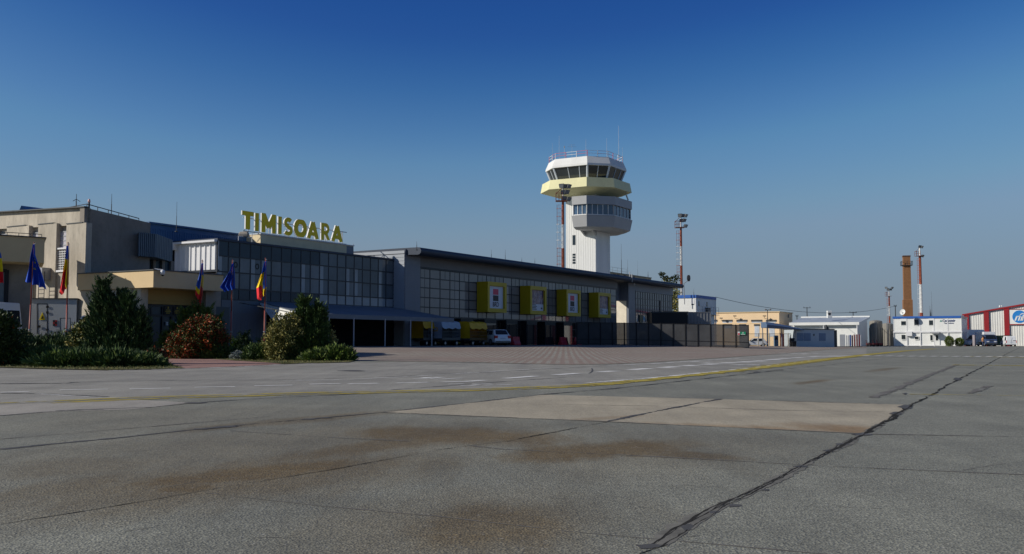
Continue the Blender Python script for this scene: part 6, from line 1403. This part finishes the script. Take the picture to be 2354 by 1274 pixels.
mb = MB(); mb.prism([T(ah - .2, bh + .3, zl - .15), T(ah - .2, bh - wd_ / 2, hz(wd_ / 2) - .1), T(ah - .2, bh - wd_ / 2, hz(wd_ / 2) + .2), T(ah - .2, bh + .3, zl + .12)], U * .5); mb.prism([T(ah - .2, bh - wd_ - .3, zl - .15), T(ah - .2, bh - wd_ / 2, hz(wd_ / 2) - .1), T(ah - .2, bh - wd_ / 2, hz(wd_ / 2) + .2), T(ah - .2, bh - wd_ - .3, zl + .12)], U * .5); mb.build('roof_edge', RED, t)
mb = MB()
for k0, k1 in ((0, wd_ / 2), (wd_, wd_ / 2)): mb.prism([T(ah + .3, bh - k0, zl), T(ah + .3, bh - k1, hz(wd_ / 2)), T(ah + .3, bh - k1, hz(wd_ / 2) + .1), T(ah + .3, bh - k0, zl + .1)], U * 40)
mb.build('roof', STEEL, t)
kp0, kp1 = 8.02, 11.58; ze0, ze1 = W(2335, 745, YH - 5).z, W(2335, 711.5, YH - 5).z
mb = MB(); mb.prism([T(ah - .02, bh - kp0, ze0), T(ah - .02, bh - kp1, ze0), T(ah - .02, bh - kp1, ze1), T(ah - .02, bh - kp0, ze1)], U * .1); ep = mb.build('emblem_panel', CONTW, t)
mb = MB(); mb.prism([T(ah - .1, bh - kp0, ze0 - .16), T(ah - .1, bh - kp1, ze0 - .16), T(ah - .1, bh - kp1, ze0), T(ah - .1, bh - kp0, ze0)], U * .15); mb.prism([T(ah - .1, bh - kp0, ze1), T(ah - .1, bh - kp1, ze1), T(ah - .1, bh - kp1, ze1 + .1), T(ah - .1, bh - kp0, ze1 + .1)], U * .15); mb.build('panel_trim', RED, ep)
cc = T(ah - .04, bh - kp0 - 1.75, (ze0 + ze1) / 2); rE = 1.22
mb = MB(); mb.prism([cc - V * (rE * math.cos(a)) + ZZ * (rE * math.sin(a)) for a in [k * math.pi / 16 for k in range(32)]], U * .02, 0)
E = lambda x, y: cc - U * .012 - V * x * rE + ZZ * y * rE
for P in (((-.72, -.62), (-.5, -.62), (-.22, .08), (-.46, .08)), ((-.25, -.62), (-.03, -.62), (.2, .08), (-.02, .08)), ((-.5, .0), (.2, .0), (.26, .12), (-.45, .12)), ((.28, -.62), (.5, -.62), (.72, .45), (.48, .2)), ((-.1, .1), (.3, .35), (.72, .5), (.6, .58), (.25, .48)), ((.1, -.62), (.35, -.62), (.52, .02), (.3, .02))):
    mb.prism([E(*p) for p in P], -U * .015, 1)
mb.build('emblem', [mat('emblem_blue', (.02, .20, .55), .45), CONTW], ep)
q = W(2300, 706, YH); td = thing('roof_spotlight', 'pair of small white floodlights on the hangar roof edge', 'floodlight', q)
for dx in (-.18, .18): mb = MB(); mb.lathe((q.x + dx, q.y - .1, q.z - .1), [(.05, 0), (.16, .08), (.17, .35), (.06, .42)], 8); mb.build('lamp_head', CONTW, td)
mb = MB(); mb.bx(q.x - .3, q.x + .3, q.y - .05, q.y + .3, q.z - .3, q.z - .1); mb.build('bracket', STEEL, td)

# ------------------------------------------------------------------ overhead wire and its posts
w0, w1 = W(1645, 683, 150), W(2058, 704, 215)
t = thing('overhead_wire', 'thin sagging overhead wire from the blue-roofed cabin to the right', 'cable', w0)
mb = MB(); pts = [w0.lerp(w1, k / 24) - ZZ * (1.9 * 4 * (k / 24) * (1 - k / 24)) for k in range(25)]
for a, b in zip(pts[:-1], pts[1:]): mb.tube(a, b, .035, 5)
mb.build('wire', STEELD, t)
def pole(px, yt, Y, lab, cross=False):
    q = W(px, yt, Y); t = thing('utility_pole', lab, 'pole', (q.x, Y, 0)); mb = MB(); mb.tube((q.x, Y, 0), (q.x, Y, q.z), .14, 6, .09); mb.build('pole', STEELD, t)
    mb = MB(); w_ = .9 if cross else .3; mb.tube((q.x - w_, Y, q.z - .2), (q.x + w_, Y, q.z - .2), .07, 4); mb.tube((q.x - w_ * .8, Y, q.z - .2), (q.x - w_ * .8, Y, q.z + .1), .06, 4); mb.tube((q.x + w_ * .8, Y, q.z - .2), (q.x + w_ * .8, Y, q.z + .1), .06, 4); mb.build('crossarm', STEELD, t)
pole(2058, 702, 215, 'dark utility pole left of the brick chimney holding the sagging wire')
pole(1961, 717, 230, 'distant pole with a crossarm above the white shed roof', True)
pole(1855, 706, 240, 'faint distant pole behind the left of the white shed', True)
pole(1832, 725, 220, 'short dark pole between the cream building and the white shed')
# ------------------------------------------------------------------ vehicles
def vehicle(name, label, cat, loc, rz, lower, gh, W_, taper, wins, wheels, body=VWHITE, group=None, tails=None, heads=None, plate=True, extra=None):
    """local frame: +x forward, +y left. lower: side outline; gh: (xb0,xb1,xr0,xr1,zb,zr) greenhouse"""
    t = thing(name, label, cat, (0, 0, 0), group); h = W_ / 2
    mb = MB(); mb.rings([[Vector((x, s * h * k, z + (0.0 if k == 1 else .02))) for x, z in lower] for s, k in ((-1, .97), (-1, 1), (1, 1), (1, .97))])
    bd = mb.build('body', body, t, bevel=.05)
    xb0, xb1, xr0, xr1, zb, zr = gh
    c = {'b': [(xb0, -h * .97, zb), (xb1, -h * .97, zb), (xb1, h * .97, zb), (xb0, h * .97, zb)], 't': [(xr0, -h * taper, zr), (xr1, -h * taper, zr), (xr1, h * taper, zr), (xr0, h * taper, zr)]}
    mb = MB(); mb.rings([[Vector(p) for p in c['b']], [Vector(p) for p in c['t']]]); mb.build('roof', body, t, bevel=.06)
    B, Tt = [Vector(p) for p in c['b']], [Vector(p) for p in c['t']]
    F_ = {'R': (0, 1), 'F': (1, 2), 'L': (2, 3), 'B': (3, 0)}
    for side, s0, s1, t0, t1 in wins:
        i, j = F_[side]; P = lambda s, q: B[i].lerp(B[j], s).lerp(Tt[i].lerp(Tt[j], s), q)
        n = (B[j] - B[i]).cross(Tt[i] - B[i]).normalized(); n = n if n.dot((B[i] + B[j]) / 2 - Vector(((xb0 + xb1) / 2, 0, zb))) > 0 else -n
        mb = MB(); mb.prism([P(s0, t0) + n * .002, P(s1, t0) + n * .002, P(s1, t1) + n * .002, P(s0, t1) + n * .002], n * .012)
        mb.build({'F': 'windscreen', 'B': 'rear_window'}.get(side, 'side_window'), VGLASS, t)
    xw, r = wheels
    for x in xw:
        for s in (-1, 1):
            mb = MB(); mb.tube((x, s * (h - .2), r), (x, s * (h + .012), r), r, 18); w = mb.build('wheel', TYRE, t)
            mb = MB(); mb.tube((x, s * (h + .012), r), (x, s * (h + .022), r), r * .62, 14); mb.build('rim', RIM, w)
    x0, x1 = min(p[0] for p in lower), max(p[0] for p in lower)
    for s in (-1, 1):
        if tails: z0, z1, yi, dp = tails; mb = MB(); mb.bx(x0 - .012, x0 + dp, s * (h + .008) - (0 if s < 0 else yi), s * (h + .008) + (yi if s < 0 else 0), z0, z1); mb.build('tail_light', LAMPR, t)
        if heads: z0, z1, yi, dp = heads; mb = MB(); mb.bx(x1 - dp, x1 + .012, s * (h - .02) - (0 if s < 0 else yi), s * (h - .02) + (yi if s < 0 else 0), z0, z1); mb.build('headlight', LAMPW, t)
        xm = xb1 - .25; mb = MB(); mb.bx(xm - .08, xm + .1, s * (h + .02) if s > 0 else -h - .22, s * (h + .22) if s > 0 else -h - .02, zb + .02, zb + .2); mb.build('mirror', BLACK, t)
    zmin = min(p[1] for p in lower)
    mb = MB(); mb.bx(x0 + .25, x1 - .25, -h + .12, h - .12, zmin - .1, zmin + .06); mb.build('underbody', BLACK, t)
    if plate: mb = MB(); mb.bx(x0 - .014, x0 + .0, -.26, .26, .62, .73); mb.build('number_plate', POSTERW, t)
    if extra: extra(t, h)
    t.location = loc; t.rotation_euler = (0, 0, rz); return t
def facing(dx, dy): return math.atan2(dy, dx)
# white estate car, rear three-quarter; its nose points away to the left
def estate_extra(t, h):
    mb = MB(); mb.bx(-1.3, .7, -.56, -.52, 1.50, 1.54); mb.bx(-1.3, .7, .52, .56, 1.50, 1.54)
    mb.build('roof_rail', BLACK, t)
    mb = MB()
    for k, (x, w_) in enumerate(((-1.52, .09), (-1.4, .07), (-1.3, .05), (-1.18, .09), (-1.06, .07))): mb.bx(x, x + w_, -h - .007, -h, .86, .97)
    mb.bx(-1.62, -1.48, -h - .007, -h, .74, .79); mb.build('door_lettering', TXT, t)
    mb = MB(); mb.bx(-2.145, -2.11, -h * .9, h * .9, .36, .42); mb.build('bumper_strip', STEELD, t)
q = W(1143, 798, 95); z = gz(q.x, q.y)
vehicle('estate_car', 'white estate car with red tail lights parked beside the yellow baggage cart', 'car', (q.x - .55, 95.6, z), facing(-.52, .85),
        [(-2.05, .30), (-2.12, .45), (-2.10, .80), (-2.0, .98), (.9, .96), (1.95, .82), (2.12, .62), (2.1, .28)], (-2.0, 1.15, -1.62, .35, .95, 1.50), 1.74, .74,
        [('R', .06, .30, .12, .88), ('R', .33, .56, .12, .88), ('R', .59, .88, .12, .86), ('L', .06, .30, .12, .88), ('L', .33, .56, .12, .88), ('L', .59, .88, .12, .86), ('F', .05, .95, .05, .9), ('B', .07, .93, .15, .9)], ((-1.28, 1.3), .32), tails=(.68, .94, .32, .12), heads=(.6, .78, .35, .2), extra=estate_extra)

# baggage carts: local x along length
def cart(label, loc, rz, cover, inner, side_panel, L=2.9, open_side=True, group='baggage carts', hh=2.2):
    t = thing('baggage_cart', label, 'baggage cart', (0, 0, 0), group); x, y = L / 2, .75
    mb = MB(); mb.bx(-x, x, -y, y, .52, .66); mb.bx(-x + .2, x - .2, -.12, .12, .4, .52); mb.build('chassis', STEELD, t)
    for wx in (-x + .55, x - .55):
        for s in (-1, 1): mb = MB(); mb.tube((wx, s * (y - .2), .24), (wx, s * (y - .02), .24), .24, 12); w = mb.build('wheel', TYRE, t); m2 = MB(); m2.tube((wx, s * (y - .02), .24), (wx, s * (y - .008), .24), .12, 10); m2.build('rim', RIM, w)
    mb = MB(); mb.tube((x, 0, .45), (x + .9, 0, .25), .04, 6); mb.tube((x + .9, -.1, .25), (x + .9, .1, .25), .05, 6); mb.build('tow_bar', YELB, t)
    prof = [(-y, 1.75), (-y * .9, hh - .12), (-y * .5, hh), (y * .5, hh), (y * .9, hh - .12), (y, 1.75)]
    mb = MB(); top = [Vector((-x, b, z)) for b, z in prof]; n_ = 8; rg = []
    for k in range(n_ + 1): rg.append([Vector((-x + L * k / n_, b, z - .035 * math.sin(k * 1.9 + b * 3))) for b, z in prof])
    vs = [p for r in rg for p in r]; m_ = len(prof); mb.add(vs, [(i * m_ + j, i * m_ + j + 1, (i + 1) * m_ + j + 1, (i + 1) * m_ + j) for i in range(n_) for j in range(m_ - 1)])
    for xx in (-x, x): mb.add([Vector((xx, b, z)) for b, z in prof] + [Vector((xx, y, .66)), Vector((xx, -y, .66))], [tuple(range(m_ + 2))])
    mb.add([Vector((-x, y, .66)), Vector((x, y, .66)), Vector((x, y, 1.75)), Vector((-x, y, 1.75))], [(0, 1, 2, 3)])
    nn = 10                                                      # rolled-up scalloped flap on the open side
    for k in range(nn):
        a, b = -x + L * k / nn, -x + L * (k + 1) / nn; da, db = .16 + .14 * abs(math.sin(k * .9)), .16 + .14 * abs(math.sin((k + 1) * .9))
        mb.q((a, -y - .01, 1.78), (b, -y - .01, 1.78), (b, -y - .06, 1.78 - db), (a, -y - .06, 1.78 - da))
    cv = mb.build('cover', cover, t)
    mb = MB(); mb.add([Vector((-x + .03, .1, .67)), Vector((x - .03, .1, .67)), Vector((x - .03, .1, 1.74)), Vector((-x + .03, .1, 1.74))], [(0, 1, 2, 3)]); mb.build('curtain', inner, t)
    mb = MB()
    for k in range(19): a = -x + .05 + (L - .1) * k / 18; mb.bx(a - .014, a + .014, -y, -y + .03, .66, 1.28 if k % 6 else 1.76)
    for z in (.95, 1.28): mb.bx(-x, x, -y - .012, -y + .01, z - .02, z + .02)
    mb.build('side_bars', side_panel, t)
    mb = MB(); mb.bx(-x + .02, x - .02, -y - .02, -y - .013, .5, .72); mb.build('edge_strip', side_panel, t)
    t.location = loc; t.rotation_euler = (0, 0, rz); return t
CG = mat('cart_cover_grey', (.34, .42, .52), .6, var=.12, vs=1.5); CY_ = mat('cart_cover_yellow', (.60, .35, .006), .55, var=.12, vs=1.5); CO = mat('cart_curtain_orange', (.42, .17, .008), .7, var=.3, vs=4, stretch=(4, 4, .4)); CDK = mat('cart_curtain_grey', (.06, .075, .09), .7, var=.4, vs=4, stretch=(4, 4, .4)); CBR = mat('cart_bars_dark', (.10, .05, .01), .6)
rzc = R(59) + .35
q = W(1021, 800, 89.5); ctg = cart('grey-covered baggage cart in front of the canopy edge', (q.x, 89.8, gz(q.x, 89.8)), rzc - .35, CG, CDK, STEELD)
mb = MB(); c_ = []
for k in range(1): mb.bx(-1.464, -1.456, -.28, .22, 1.28, 1.62, 0); mb.bx(-1.468, -1.4641, -.2, .14, 1.36, 1.55, 1)
em = mb.build('printed_emblem', [CY_, CG], None); em.parent = ctg
q = W(1084, 800, 92.5); cart('yellow baggage cart with an orange curtain left of the white car', (q.x, 92.8, gz(q.x, 92.8)), rzc - .35, CY_, CO, CBR)
q = W(973, 800, 87.5); cart('yellow baggage cart half hidden under the canopy edge', (q.x, 88.6, gz(q.x, 88.6)), rzc - .35, CY_, CDK, STEELD, L=2.4)
# red water barriers at the terminal doors
pb_ = thing('barrier', 'red plastic barrier just right of the white estate car', 'barrier', (0, 0, 0), 'red plastic barriers by the doors')
mb = MB(); pf = [(-.28, 0), (-.28, .16), (-.13, .5), (-.09, .86), (.09, .86), (.13, .5), (.28, .16), (.28, 0)]
mb.rings([[Vector((x, y * k, z)) for y, z in pf] for x, k in ((-.68, .8), (-.6, 1), (.6, 1), (.68, .8))]); mb.build('shell', REDB, pb_, bevel=.02)
mb = MB(); mb.tube((-.7, 0, .15), (-.7, 0, .7), .05, 8); mb.tube((.7, 0, .15), (.7, 0, .7), .05, 8); mb.tube((0, 0, .86), (0, 0, .9), .06, 8); mb.build('connector', REDB, pb_)
frz = facing(U.x, U.y)
for k, (px, Y, lab) in enumerate(((1180, 100.5, None), (1284, 109.5, 'red plastic barrier left of the farthest door vestibule'), (1317, 112.5, 'red plastic barrier between the last door and the mesh fence'))):
    q = W(px, 790, Y); a_, b_ = toab(q); p = T(a_, -1.6, 0); p.z = gz(p.x, p.y)
    if k == 0: pb_.location = p; pb_.rotation_euler = (0, 0, frz)
    else: dup(pb_, p, frz, lab)

# vans on the left behind the beds
def van(name, label, loc, rz, L=5.2, H=2.35, W_=1.95, rear_glass=True, cat='van', group=None, extra=None, nose=.95, body=VWHITE, side_glass=True, r=.34, zb=1.15):
    x = L / 2; wins = [('F', .05, .95, .06, .8), ('R', .80, .965, .06, .68), ('L', .80, .965, .06, .68)]
    if rear_glass: wins += [('B', .06, .47, .12, .72), ('B', .53, .94, .12, .72)]
    if side_glass: wins += [('R', .44, .74, .08, .66), ('L', .44, .74, .08, .66)]
    return vehicle(name, label, cat, loc, rz, [(-x, .32), (-x, zb), (x - nose, zb), (x - .15, zb - .3), (x, zb - .5), (x, .3)], (-x, x - nose * .75, -x + .1, x - nose * 1.65, zb, H), W_, .86, wins, ((-x + .95, x - .9), r), body=body, group=group, tails=(.75, 1.25, .14, .06), heads=(.62, .82, .35, .25), extra=extra)
q = W(12, 760, 45.5); van('van', 'white high-roofed van at the left edge, rear window and red tail light showing', (q.x - 2.95, 47.4, .02), facing(-.95, .3), H=2.62, zb=1.3)
q = W(205, 760, 48.6); van('van', 'white van mostly hidden behind the tall conifer', (q.x + 1.0, 48.6, .02), facing(-.45, -.9), L=4.2, H=2.05, zb=1.12, nose=.7)
# grey transformer cabinet
YX = 49.6; x0, x1 = W(58, 740, YX), W(170, 740, YX); zt_ = W(100, 688, YX).z
t = thing('transformer_cabinet', 'grey metal cabin with a door and a yellow hazard triangle', 'cabinet', (x0.x, YX, 0))
CBG = mat('cabinet_grey', (.40, .43, .46), .55, var=.06, vs=.6)
mb = MB(); mb.ob((x0.x, YX, 0), (x1.x - x0.x, .25, 0), (-.4, 1.6, 0), (0, 0, zt_)); mb.build('body', CBG, t)
mb = MB(); mb.ob((x0.x - .04, YX - .05, zt_), (x1.x - x0.x + .1, .25, 0), (-.4, 1.7, 0), (0, 0, .06)); mb.build('lid', STEELD, t)
def cf(px, py, o=.01): p = W(px, py, YX + .25 * (px - 58) / 112 - o); return p
def cq(mb, xa, xb, ya, yb, o=.012, mi=0): mb.prism([cf(xa, yb, o), cf(xb, yb, o), cf(xb, ya, o), cf(xa, ya, o)], Vector((0, .011, 0)), mi)
mb = MB(); [cq(mb, *a) for a in ((84.5, 86, 698, 768), (107.5, 109.5, 698, 768), (84.5, 109, 698, 699.5), (137.5, 138.7, 731, 768), (161, 162.3, 731, 768), (137.5, 162, 731, 732.2))]; dd_ = mb.build('door', BLACK, t)
mb = MB(); [cq(mb, *a, .03) for a in ((106, 112, 703, 708), (106, 112, 716, 721), (106, 111, 756, 761), (87, 93, 748, 753.5), (148, 151, 754, 764))]; mb.build('hinge', BLACK, dd_)
mb = MB(); mb.prism([cf(90, 735.5, .02), cf(103.5, 735.5, .02), cf(97, 718, .02)], Vector((0, .012, 0)), 0); mb.prism([cf(94, 733, .03), cf(100, 733, .03), cf(97, 724.5, .03)], Vector((0, .009, 0)), 1); mb.build('hazard_sign', [FY, BLACK], t)
mb = MB()
for i in range(2):
    for j in range(3):
        k = (i + j) % 2; cq(mb, 121.5 + i * 4.8, 126.2 + i * 4.8, 736 + j * 4.6, 740.5 + j * 4.6, .02, k)
mb.build('checker_label', [BLACK, RED], t)
x2 = W(240, 740, YX + .6); mb = MB(); mb.bx(x1.x + .05, x2.x, YX + .9, YX + 1.1, 0, W(200, 688.5, YX + 1).z)
tw = thing('grey_hoarding', 'plain grey hoarding panel right of the metal cabin, behind the white van', 'hoarding', (x1.x, YX + 1, 0)); mb.build('panel', CBG, tw)
mb = MB(); mb.bx(x1.x + .05, x2.x, YX + .87, YX + 1.13, W(200, 688.5, YX + 1).z, W(200, 688.5, YX + 1).z + .05); mb.build('rail', STEELD, tw)

# vehicles by the hangar
q = W(2246, 797, 184); van('van', 'white van with its nose to the left, partly behind the slab pillar', (q.x + .7, 185, 0), facing(-1, -.12), L=5.0, H=2.2, zb=1.15, rear_glass=False, side_glass=False)
# box truck seen from the front left: cab faces the camera
def box_truck():
    q = W(2280, 797, 180); Y = 180; t = thing('box_truck', 'white box truck with a dark blue cab facing the camera by the hangar', 'truck', (0, 0, 0))
    W_ = 1.95; h = W_ / 2
    mb = MB(); mb.rings([[Vector((x, s * h, z)) for x, z in ((.2, .35), (.2, 2.0), (1.5, 2.05), (1.95, 1.25), (2.1, .9), (2.1, .35))] for s in (-1, 1)]); mb.build('cab', mat('cab_blue', (.05, .08, .17), .4, spec=.5), t, bevel=.05)
    mb = MB(); mb.prism([Vector((1.515 + .008, -h * .86, 2.0)), Vector((1.515 + .008, h * .86, 2.0)), Vector((1.94, h * .9, 1.28)), Vector((1.94, -h * .9, 1.28))], Vector((.012, 0, .006))); mb.build('windscreen', VGLASS, t)
    for s in (-1, 1):
        mb = MB(); mb.prism([Vector((.5, s * h, 1.3)), Vector((1.75, s * h, 1.3)), Vector((1.42, s * h, 1.92)), Vector((.5, s * h, 1.92))], Vector((0, s * .012, 0))); mb.build('side_window', VGLASS, t)
        mb = MB(); mb.bx(2.09, 2.115, s * .62 - .22, s * .62 + .22, .75, .92); mb.build('headlight', LAMPW, t)
        mb = MB(); mb.bx(1.75, 1.9, s * (h + .05) if s > 0 else -h - .25, s * (h + .25) if s > 0 else -h - .05, 1.3, 1.65); mb.build('mirror', BLACK, t)
    mb = MB(); mb.bx(2.09, 2.16, -h, h, .35, .58); mb.bx(2.1, 2.118, -.4, .4, .98, 1.1); mb.build('bumper', STEELD, t)
    mb = MB(); mb.bx(-3.6, .1, -1.12, 1.12, .75, 2.62); mb.bx(.1, 1.1, -1.0, 1.0, 2.08, 2.6); mb.build('cargo_box', VWHITE, t, bevel=.05)
    mb = MB(); mb.bx(-3.5, 1.9, -.4, .4, .4, .74); mb.build('chassis', BLACK, t)
    for x in (1.25, -2.3):
        for s in (-1, 1): mb = MB(); mb.tube((x, s * (h - .25), .38), (x, s * (h + .01), .38), .38, 16); w = mb.build('wheel', TYRE, t); m2 = MB(); m2.tube((x, s * (h + .01), .38), (x, s * (h + .022), .38), .2, 12); m2.build('rim', RIM, w)
    t.location = (q.x + .25, Y + 2.1, 0); t.rotation_euler = (0, 0, facing(-.12, -1)); return t
box_truck()
q = W(2268, 770, 190); van('box_van', 'long white high box van standing crosswise behind the blue cab', (q.x - .9, 190.5, 0), facing(1, .05), L=5.6, H=3.1, W_=2.0, zb=1.3, rear_glass=False, side_glass=False, cat='van', nose=1.6)
def small_van_extra(t, h):
    mb = MB(); mb.bx(-2.02, -2.003, -.008, .008, .5, 1.7); mb.bx(-2.02, -2.003, -.7, -.3, .98, 1.06); mb.build('door_seam', STEELD, t)
q = W(2328.5, 797, 178)
vehicle('small_van', 'small white van seen from behind at the right edge', 'van', (q.x + .2, 180, 0), facing(.22, 1), [(-2.0, .32), (-2.0, .95), (1.0, .95), (1.85, .8), (2.0, .55), (2.0, .3)], (-2.0, 1.2, -1.85, .35, .95, 1.82), 1.72, .82, [('F', .05, .95, .06, .85), ('R', .62, .92, .1, .85), ('L', .62, .92, .1, .85)], ((-1.3, 1.25), .31), tails=(.6, 1.05, .1, .06), heads=(.6, .78, .3, .2), extra=small_van_extra)
q = W(1736, 790, 172); vehicle('parked_car', 'pale car half hidden behind the gate railing', 'car', (q.x, 172, 0), facing(-1, .1), [(-2.0, .3), (-2.05, .6), (-1.9, .9), (1.0, .88), (1.95, .75), (2.05, .5), (2.0, .28)], (-1.75, 1.1, -1.3, .35, .87, 1.42), 1.7, .76, [('R', .08, .42, .12, .88), ('R', .46, .86, .12, .88), ('L', .08, .42, .12, .88), ('L', .46, .86, .12, .88), ('F', .05, .95, .08, .9), ('B', .05, .95, .1, .9)], ((-1.25, 1.25), .3), tails=(.6, .8, .3, .1), heads=(.55, .72, .3, .2))
# green skip beside the hangar pilaster
q = W(2306, 797, 190); t = thing('green_skip', 'dull green skip behind the small white van and the truck', 'skip', (q.x, 190, 0)); x, y = q.x, 190
mb = MB(); mb.rings([[Vector((x + a * s, y + b * s, z)) for a, b in ((-1.6, -.8), (1.3, -.8), (1.3, .8), (-1.6, .8))] for s, z in ((.75, .1), (1, 1.9), (1.04, 1.9), (1.04, 2.0))]); mb.build('bin', mat('skip_green', (.10, .15, .09), .7, var=.3), t)
mb = MB()
for k in range(5): mb.bx(x - 1.2 + k * .6, x - 1.12 + k * .6, y - .86, y - .78, .3, 1.85)
mb.build('rib', MATS['skip_green'], t)

# ------------------------------------------------------------------ person by the truck: one skinned body in work clothes
def person(label, loc, rz):
    t = thing('person', label, 'person', (0, 0, 0))
    J = [((0, 0, .95), .14), ((0, .01, 1.15), .135), ((0, .01, 1.35), .16), ((0, .01, 1.46), .075), ((0, -.005, 1.54), .06), ((0, -.02, 1.63), .10), ((0, -.015, 1.72), .085),
         ((.17, .01, 1.40), .07), ((.24, .02, 1.14), .05), ((.22, -.10, .92), .038), ((.21, -.15, .84), .035), ((-.17, .01, 1.40), .07), ((-.25, 0, 1.15), .05), ((-.22, -.14, .98), .038), ((-.15, -.24, .95), .035),
         ((.09, 0, .88), .10), ((.11, -.02, .49), .066), ((.12, .02, .08), .05), ((.13, -.12, .04), .042), ((-.09, 0, .88), .10), ((-.12, -.03, .49), .066), ((-.14, .03, .08), .05), ((-.15, -.11, .04), .042)]
    E = [(0, 1), (1, 2), (2, 3), (3, 4), (4, 5), (5, 6), (2, 7), (7, 8), (8, 9), (9, 10), (2, 11), (11, 12), (12, 13), (13, 14), (0, 15), (15, 16), (16, 17), (17, 18), (0, 19), (19, 20), (20, 21), (21, 22)]
    for hx, hand in ((1, 10), (-1, 14)):
        o = Vector(J[hand][0])
        for f in range(5):
            d = Vector((hx * (.018 * (f - 2)), -.035 if f else -.03, -.05 - .008 * (2 - abs(f - 2)))); k = len(J); J.append((tuple(o + d), .011)); E.append((hand, k)); J.append((tuple(o + d * 1.6 + Vector((0, .012, 0))), .009)); E.append((k, k + 1))
    me = bpy.data.meshes.new('body'); me.from_pydata([j[0] for j in J], E, []); o = bpy.data.objects.new('body', me); COL.objects.link(o)
    sk = o.modifiers.new('Skin', 'SKIN'); sk.use_smooth_shade = True
    for i, v in enumerate(me.skin_vertices[0].data): v.radius = (J[i][1], J[i][1]); v.use_root = (i == 0)
    o.modifiers.new('Subsurf', 'SUBSURF').levels = 1; o.modifiers['Subsurf'].render_levels = 1
    bpy.context.view_layer.update()
    ev = bpy.data.meshes.new_from_object(o.evaluated_get(bpy.context.evaluated_depsgraph_get())); bpy.data.objects.remove(o)
    for m in (SKIN, JEANS): ev.materials.append(m)
    ev.polygons.foreach_set('material_index', [1 if p.center.z < .95 and abs(p.center.x) < .2 and p.center.y > -.2 else 0 for p in ev.polygons]); b = bpy.data.objects.new('body', ev); COL.objects.link(b); b.parent = t
    ell = lambda rx, ry, z, cy=0.0, n=16: [Vector((rx * math.cos(k * 2 * math.pi / n), cy + ry * math.sin(k * 2 * math.pi / n), z)) for k in range(n)]
    mb = MB(); mb.rings([ell(.20, .15, .86), ell(.19, .15, 1.0), ell(.205, .16, 1.2), ell(.225, .165, 1.34), ell(.2, .14, 1.44), ell(.10, .09, 1.5)])
    for s, ch in ((1, (7, 8, 9)), (-1, (11, 12, 13))):
        P_ = [Vector(J[i][0]) for i in ch]; mb.tube(P_[0] + Vector((-s * .03, 0, .02)), P_[1], .085, 10, .07); mb.tube(P_[1], P_[1].lerp(P_[2], .85), .07, 10, .055)
    v = mb.build('jacket', HIVIS, t, smooth=True)
    mb = MB(); mb.rings([ell(.208, .165, 1.08, 0), ell(.209, .167, 1.13, 0)], cap0=False, cap1=False); mb.build('reflective_band', POSTERW, v)
    mb = MB(); mb.rings([ell(.105, .11, 1.66, 0), ell(.108, .115, 1.72, 0), ell(.085, .09, 1.79, 0), ell(.02, .02, 1.82, 0)]); mb.build('hair', HAIR, t, smooth=True)
    mb = MB()
    for s in (-1, 1): mb.lathe((s * .035, -.112, 1.665), [(.0, -.01), (.011, 0), (.0, .01)], 6)
    mb.build('eyes', BLACK, t)
    mb = MB(); mb.rings([[Vector((-.014, -.11, 1.645)), Vector((.014, -.11, 1.645)), Vector((0, -.11, 1.66))], [Vector((-.008, -.14, 1.625)), Vector((.008, -.14, 1.625)), Vector((0, -.135, 1.635))]]); mb.bx(-.025, .025, -.118, -.105, 1.595, 1.602); mb.build('nose', SKIN, t)
    for s in (-1, 1): mb = MB(); mb.lathe((s * .105, -.01, 1.62), [(.008, -.03), (.02, 0), (.015, .03), (.003, .04)], 8); mb.build('ear', SKIN, t)
    for s, (x, y) in ((1, (.125, -.05)), (-1, (-.145, -.04))): mb = MB(); mb.rings([[Vector((x + a * .055, y + b * .14, z)) for a, b in ((-1, -1), (1, -1), (1, 1), (-1, 1))] for z in (0, .07)] + [[Vector((x + a * .045, y + .03 + b * .09, .12)) for a, b in ((-1, -1), (1, -1), (1, 1), (-1, 1))]]); mb.build('shoe', BLACK, t, bevel=.02)
    t.location = loc; t.rotation_euler = (0, 0, rz)
q = W(2260, 797, 178); person('person in an orange hi-vis jacket and blue trousers standing by the truck', (q.x, 178, 0), R(25))
